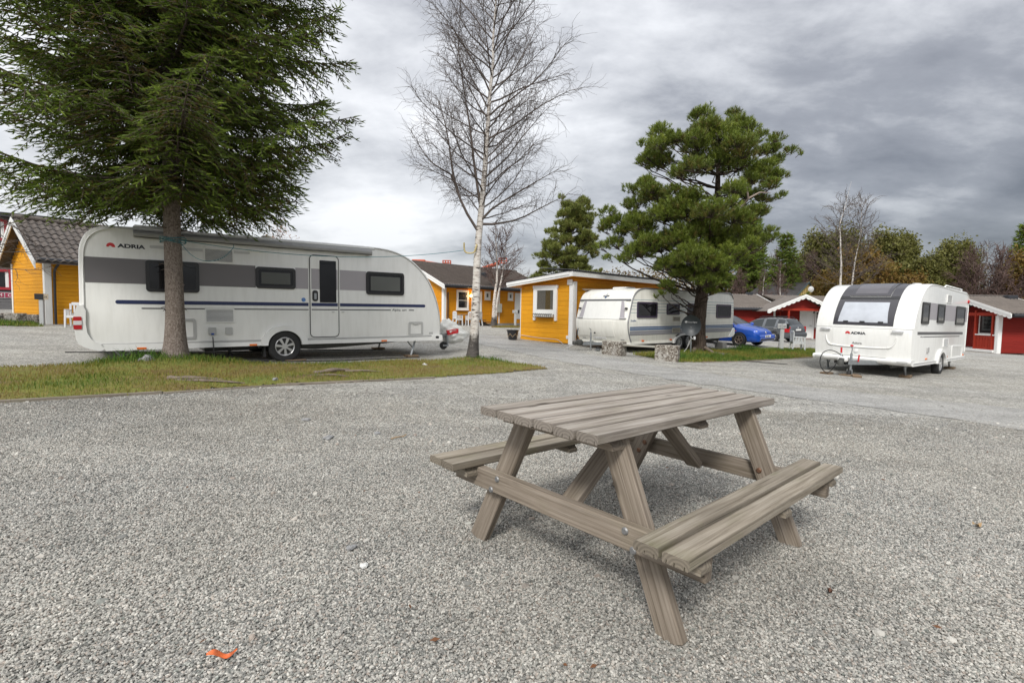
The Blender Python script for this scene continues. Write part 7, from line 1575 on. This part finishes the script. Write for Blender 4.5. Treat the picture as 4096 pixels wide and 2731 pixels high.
_bt = [(-0.93, 12.0, -0.03), (-0.89, 12.0, 0.93), (-0.84, 12.0, 1.94), (-0.82, 12.0, 2.75), (-0.8, 12.0, 3.22), (-0.75, 12.0, 3.95), (-0.69, 12.0, 4.53), (-0.63, 12.0, 5.39), (-0.61, 12.0, 6.25), (-0.56, 12.0, 6.81), (-0.56, 12.0, 7.34), (-0.48, 12.0, 8.21), (-.42, 12, 9.0), (-.40, 12, 9.9)]
_ex = [[(-.84, 12, 3.05), (-1.16, 12.0, 3.54), (-1.31, 12.0, 3.9), (-1.44, 12.0, 4.3), (-1.72, 12.0, 4.45), (-1.98, 12.05, 4.62), (-2.2, 12.1, 4.95), (-2.45, 12.1, 5.35)], [(-1.31, 12, 3.9), (-1.42, 11.9, 4.3), (-1.50, 11.9, 4.9), (-1.62, 11.85, 5.5), (-1.8, 11.8, 6.0)], [(-.80, 12, 3.25), (-.5, 11.9, 3.55), (0.0, 11.8, 3.85), (.5, 11.8, 4.15), (1.05, 11.7, 4.45)],
       [(-.79, 12, 3.2), (-.45, 12.1, 3.22), (.1, 12.2, 3.35), (.8, 12.3, 3.75), (1.3, 12.3, 4.0)], [(-.77, 12, 3.5), (-.95, 12, 4.6), (-1.05, 12, 5.4), (-1.2, 12, 6.2), (-1.35, 12, 7.2), (-1.3, 12, 8.2)]]
bare_tree('birch_tree', 'tall bare white birch at the end of the mossy verge', (BIR[0], BIR[1], float(gz(*BIR))+.04), _bt, 3.3, 9.5, 72, 2.3, 12, tw=.0026, subs=24, twigs=13, explicit=_ex, el=(.22, .95), r0=.112, sub_l=1.05, tw_l=.40, lprof=lambda u: 1.85+.45*math.sin(math.pi*min(1, u*1.4))-1.5*max(0, u-.45)*1.5)
g2 = float(gz(-1.25, 33.4))
bare_tree('birch_tree', 'slim twin-stemmed bare birch before the lit yellow house', (-1.25, 33.4, g2), None, 2.3, 6.4, 26, 2.3, 14, tw=.0075, subs=13, twigs=7, stems=[[(-1.25, 33.4, g2-.05), (-1.22, 33.4, 1.5), (-1.05, 33.4, 3.2), (-1.1, 33.4, 5), (-1.2, 33.4, 6.8)], [(-1.15, 33.45, g2-.05), (-1.05, 33.45, 1.6), (-.75, 33.5, 3.3), (-.55, 33.5, 5), (-.4, 33.5, 6.3)]], r0=.14, twig=M_TWIGR, el=(.35, .95))
def fz(x, y): return float(gz(min(max(x, -60), 90), min(y, 120)))
def simple_trunk(x, y, H, lean=(0, 0)): b = fz(x, y); return [(x, y, b-.1), (x+lean[0]*.5, y+lean[1]*.5, b+H*.5), (x+lean[0], y+lean[1], b+H)]
x, y = 31.9, 50; b = fz(x, y)
bare_tree('birch_tree', 'tall bare twin birch rising above the roof of the lone caravan', (x, y, b), None, 4.6, 13.4, 34, 4.4, 15, tw=.010, subs=13, twigs=8, stems=[[(x, y, b), (31.75, y, 6.6), (31.4, y, 10), (32.3, y, 14.2)], [(x+.8, y, b), (x+1.1, y, 6.0), (x+1.6, y, 9.5), (x+1.5, y, 12.8)]], r0=.16, twig=M_TWIGB, el=(.15, .8), sub_l=1.6, tw_l=.5)
# hanging bare branches at the left edge
x, y = -15.95, 14.75; b = fz(x, y)
bare_tree('bare_tree', 'bare dark tree at the left edge with twigs hanging over the gabled house', (x, y, b), simple_trunk(x, y, 6.5), 1.6, 6.0, 30, 2.7, 17, tw=.0042, subs=12, twigs=6, el=(-.1, .7), r0=.10, bark=M_PIBARK, twig=M_TWIGB, droop=.55, sub_l=1.0, tw_l=.4)
bare_tree('rowan_tree', 'small autumn tree with sparse orange leaves behind the long caravan roof', (-10.85, 24, fz(-10.85, 24)), simple_trunk(-10.85, 24, 4.6), 1.8, 4.4, 14, 1.2, 18, tw=.005, subs=8, twigs=5, el=(.5, 1.0), r0=.06, twig=M_TWIGB, leaves=(900, .035, M_LEAFR, .08))
# ---------------------------------------------------------------- wood behind the cabins: one of each kind, then copies
def place(src, label, x, y, s, yaw, group):
    c = copy_tree(src); c.location = (x, y, fz(x, y)); c.rotation_euler = (0, 0, yaw); c.scale = (s*1.12, s*1.12, s*1.22); c['label'] = label; c['group'] = group; return c
GRP = 'trees of the wood behind the cabins'
FS = spruce('spruce_tree', 'tall pointed dark spruce between the bushy pine and the lone caravan', (29.6, 56, fz(29.6, 56)), 11.2, 1.0, 2.7, 41, step=.42, full=99, dens=.5, shoot=(.24, .42), wid=.055, trunk_r=.18, group=GRP)
place(FS, 'dark spruce half hidden behind the right side of the bushy pine', 25.6, 56.5, 1.0, 1.2, GRP); place(FS, 'dark spruce just left of the tall pointed one', 27.4, 59, .98, 2.2, GRP); place(FS, 'dark spruce cut by the right edge of the picture', 58.8, 57.5, 1.02, 3.0, GRP); place(FS, 'second dark spruce at the far right edge, behind the brown bushes', 61.5, 62, 1.1, 5.0, GRP)
LG = bare_tree('alder_tree', 'olive green leafy tree in the middle of the far wood', (42.6, 60, fz(42.6, 60)), simple_trunk(42.6, 60, 8.6, (.5, 0)), 1.0, 8.3, 34, 2.6, 51, tw=.012, subs=9, twigs=5, el=(.45, 1.05), r0=.14, bark=M_PIBARK, twig=M_TWIGB, sub_l=1.2, tw_l=.5, leaves=(13000, .15, M_LEAFG, .30), group=GRP, lprof=lambda u: 2.7*(.45+.55*math.sin(math.pi*(.12+.72*u))))
place(LG, 'olive green tree just right of the middle of the far wood', 45.6, 61, .98, 1.0, GRP); place(LG, 'slender olive tree left of the middle of the far wood', 39.9, 61.5, 1.02, 2.1, GRP); place(LG, 'low olive tree above the right end of the lone caravan roof', 47.6, 58.5, .78, 3.3, GRP); place(LG, 'pale green low tree behind the pale yellow house', 33.2, 62, .62, 4.1, GRP)
place(LG, 'olive tree behind the red cabin at the right edge', 54.5, 63, .9, 5.2, GRP)
LY = bare_tree('birch_tree', 'amber leaved low tree behind the lone caravan', (38.5, 57, fz(38.5, 57)), simple_trunk(38.5, 57, 6.6), .8, 6.4, 30, 2.6, 52, tw=.012, subs=9, twigs=5, el=(.35, 1.0), r0=.12, bark=M_PIBARK, twig=M_TWIGB, sub_l=1.2, tw_l=.5, leaves=(10000, .15, M_LEAFY, .32), group=GRP, lprof=lambda u: 2.6*(.5+.5*math.sin(math.pi*(.15+.7*u))))
place(LY, 'amber leaved tree just left of the olive trees', 41.3, 58, .85, 1.9, GRP); place(LY, 'yellow leaved tree at the far right edge', 56.6, 56.5, 1.02, 2.9, GRP); place(LY, 'small amber tree behind the twin bare birch', 35.8, 58.5, .72, 4.0, GRP); place(LY, 'yellowish bush left of the lone caravan behind the pale house', 33.0, 57, .55, 5.0, GRP)
LB = bare_tree('bare_tree', 'dense red-brown bare tree behind the lone caravan rear', (49.6, 56, fz(49.6, 56)), simple_trunk(49.6, 56, 8.2), .5, 8.0, 46, 3.0, 53, tw=.017, subs=15, twigs=10, el=(.45, 1.15), r0=.12, bark=M_PIBARK, twig=M_TWIGR, sub_l=1.5, tw_l=.6, group=GRP)
place(LB, 'red-brown bare tree above the red cabin at the right edge', 52.2, 55.5, 1.0, 1.3, GRP); place(LB, 'red-brown bare bushy tree at the right edge above the cabin roof', 54.9, 54.5, .85, 2.7, GRP); place(LB, 'brown bare tree behind the pale yellow house', 33.9, 60.5, .72, 4.4, GRP); place(LB, 'grey-brown bare tree right of the pointed spruce', 32.4, 63.5, .95, 5.5, GRP); place(LB, 'brown bare tree left of the twin bare birch', 36.5, 63, .95, .2, GRP); place(LB, 'low brown bare bush above the long red building', 24.0, 54.5, .62, 3.6, GRP); place(LB, 'low brown bare bush over the roof left of the pale house', 21.6, 56, .55, 1.1, GRP); place(LB, 'brown bare tree between the twin birch and the olive trees', 44.0, 64, .95, 2.0, GRP); place(LB, 'thin bare tree behind the red-brown trees at the right', 57.5, 60, 1.05, 1.8, GRP)
for k, (x, y, H, lab) in enumerate(((52.3, 58, 11.2, 'bare white birch with fine crown above the right edge cabins'), (53.9, 58.5, 11.6, 'taller bare white birch just right of its neighbour above the cabins'), (24.6, 51, 6.4, 'slim bare birch stem left of the pale yellow house'), (26.4, 50.5, 7.0, 'slim bare birch stem in front of the big dark roof'))):
    bare_tree('birch_tree', lab, (x, y, fz(x, y)), simple_trunk(x, y, H, (.3*(-1)**k, 0)), H*.35, H*.96, 18, H*.22, 60+k, tw=.012, subs=8, twigs=6, el=(.6, 1.15), r0=.12, twig=M_TWIGR, sub_l=1.0, tw_l=.5, group=GRP)
for k, (src, x, y, sc, lab) in enumerate(((LG, 37.6, 64.5, 1.0, 'olive tree at the back between the twin birch and amber trees'), (LG, 49.8, 66, 1.05, 'olive tree at the back above the lone caravan rear'), (LB, 40.5, 66, 1.05, 'brown bare tree at the back above the amber trees'), (LB, 47.0, 63.5, 1.08, 'brown bare tree at the back right of the olive trees'), (LY, 44.2, 57.5, .75, 'low amber tree in front of the olive trees'), (LB, 30.9, 58, .7, 'brown bare bush right of the pointed spruce foot'), (LB, 28.4, 55, .6, 'brown bare bush above the big dark roof'), (LG, 23.0, 58.5, .8, 'olive tree left of the dark spruces behind the pine'), (LG, 51.8, 61, .95, 'olive tree between the red-brown trees and spruce top'), (LB, 59.8, 55.5, .95, 'red-brown bare tree furthest right over the cabin roof'), (LY, 35.0, 56, .62, 'small amber bush behind the lone caravan roof front'))):
    place(src, lab, x, y, sc, 1.3*k+.4, GRP)
for o in (LG, LY, LB): o.scale = (1.1, 1.1, 1.2)
# undergrowth and far trees closing the foot of the wood
r = np.random.default_rng(77); n = 70000; X_ = r.uniform(12, 84, n); dp = r.random(n); Y_ = 57+dp*22-.10*(X_-40); top = 2.2+5.9*np.clip(dp*1.6-.3, 0, 1)*(1+.22*nz(X_, Y_*0, .55)+.12*nz(X_, Y_*0, 1.7)); hh = top*r.random(n)**.85; q = np.stack([X_, Y_, gz(X_, np.minimum(Y_, 120))+hh], -1); a = unit(r.normal(size=(n, 3))); b = perp(a, r); s = r.uniform(.08, .24, (n, 1))
V = np.stack([q-a*s, q+b*s*.6, q+a*s, q-b*s*.6], 1).reshape(-1, 3); ac = Acc(); kk = np.arange(n)[:, None]*4; ac.raw(V, np.concatenate([kk+[0, 1, 2], kk+[0, 2, 3]]), np.repeat(np.clip(.4+.35*nz(X_, Y_, .5)+r.normal(0, .2, n), 0, 1), 4))
o = part('undergrowth', ac.mesh('undergrowth', tintmat('undergrowth', [(0, (.14, .085, .055)), (.5, (.15, .105, .04)), (1, (.12, .12, .035))], .8)), None); tag(o, 'brown and olive undergrowth along the foot of the far wood', 'undergrowth', kind='stuff')
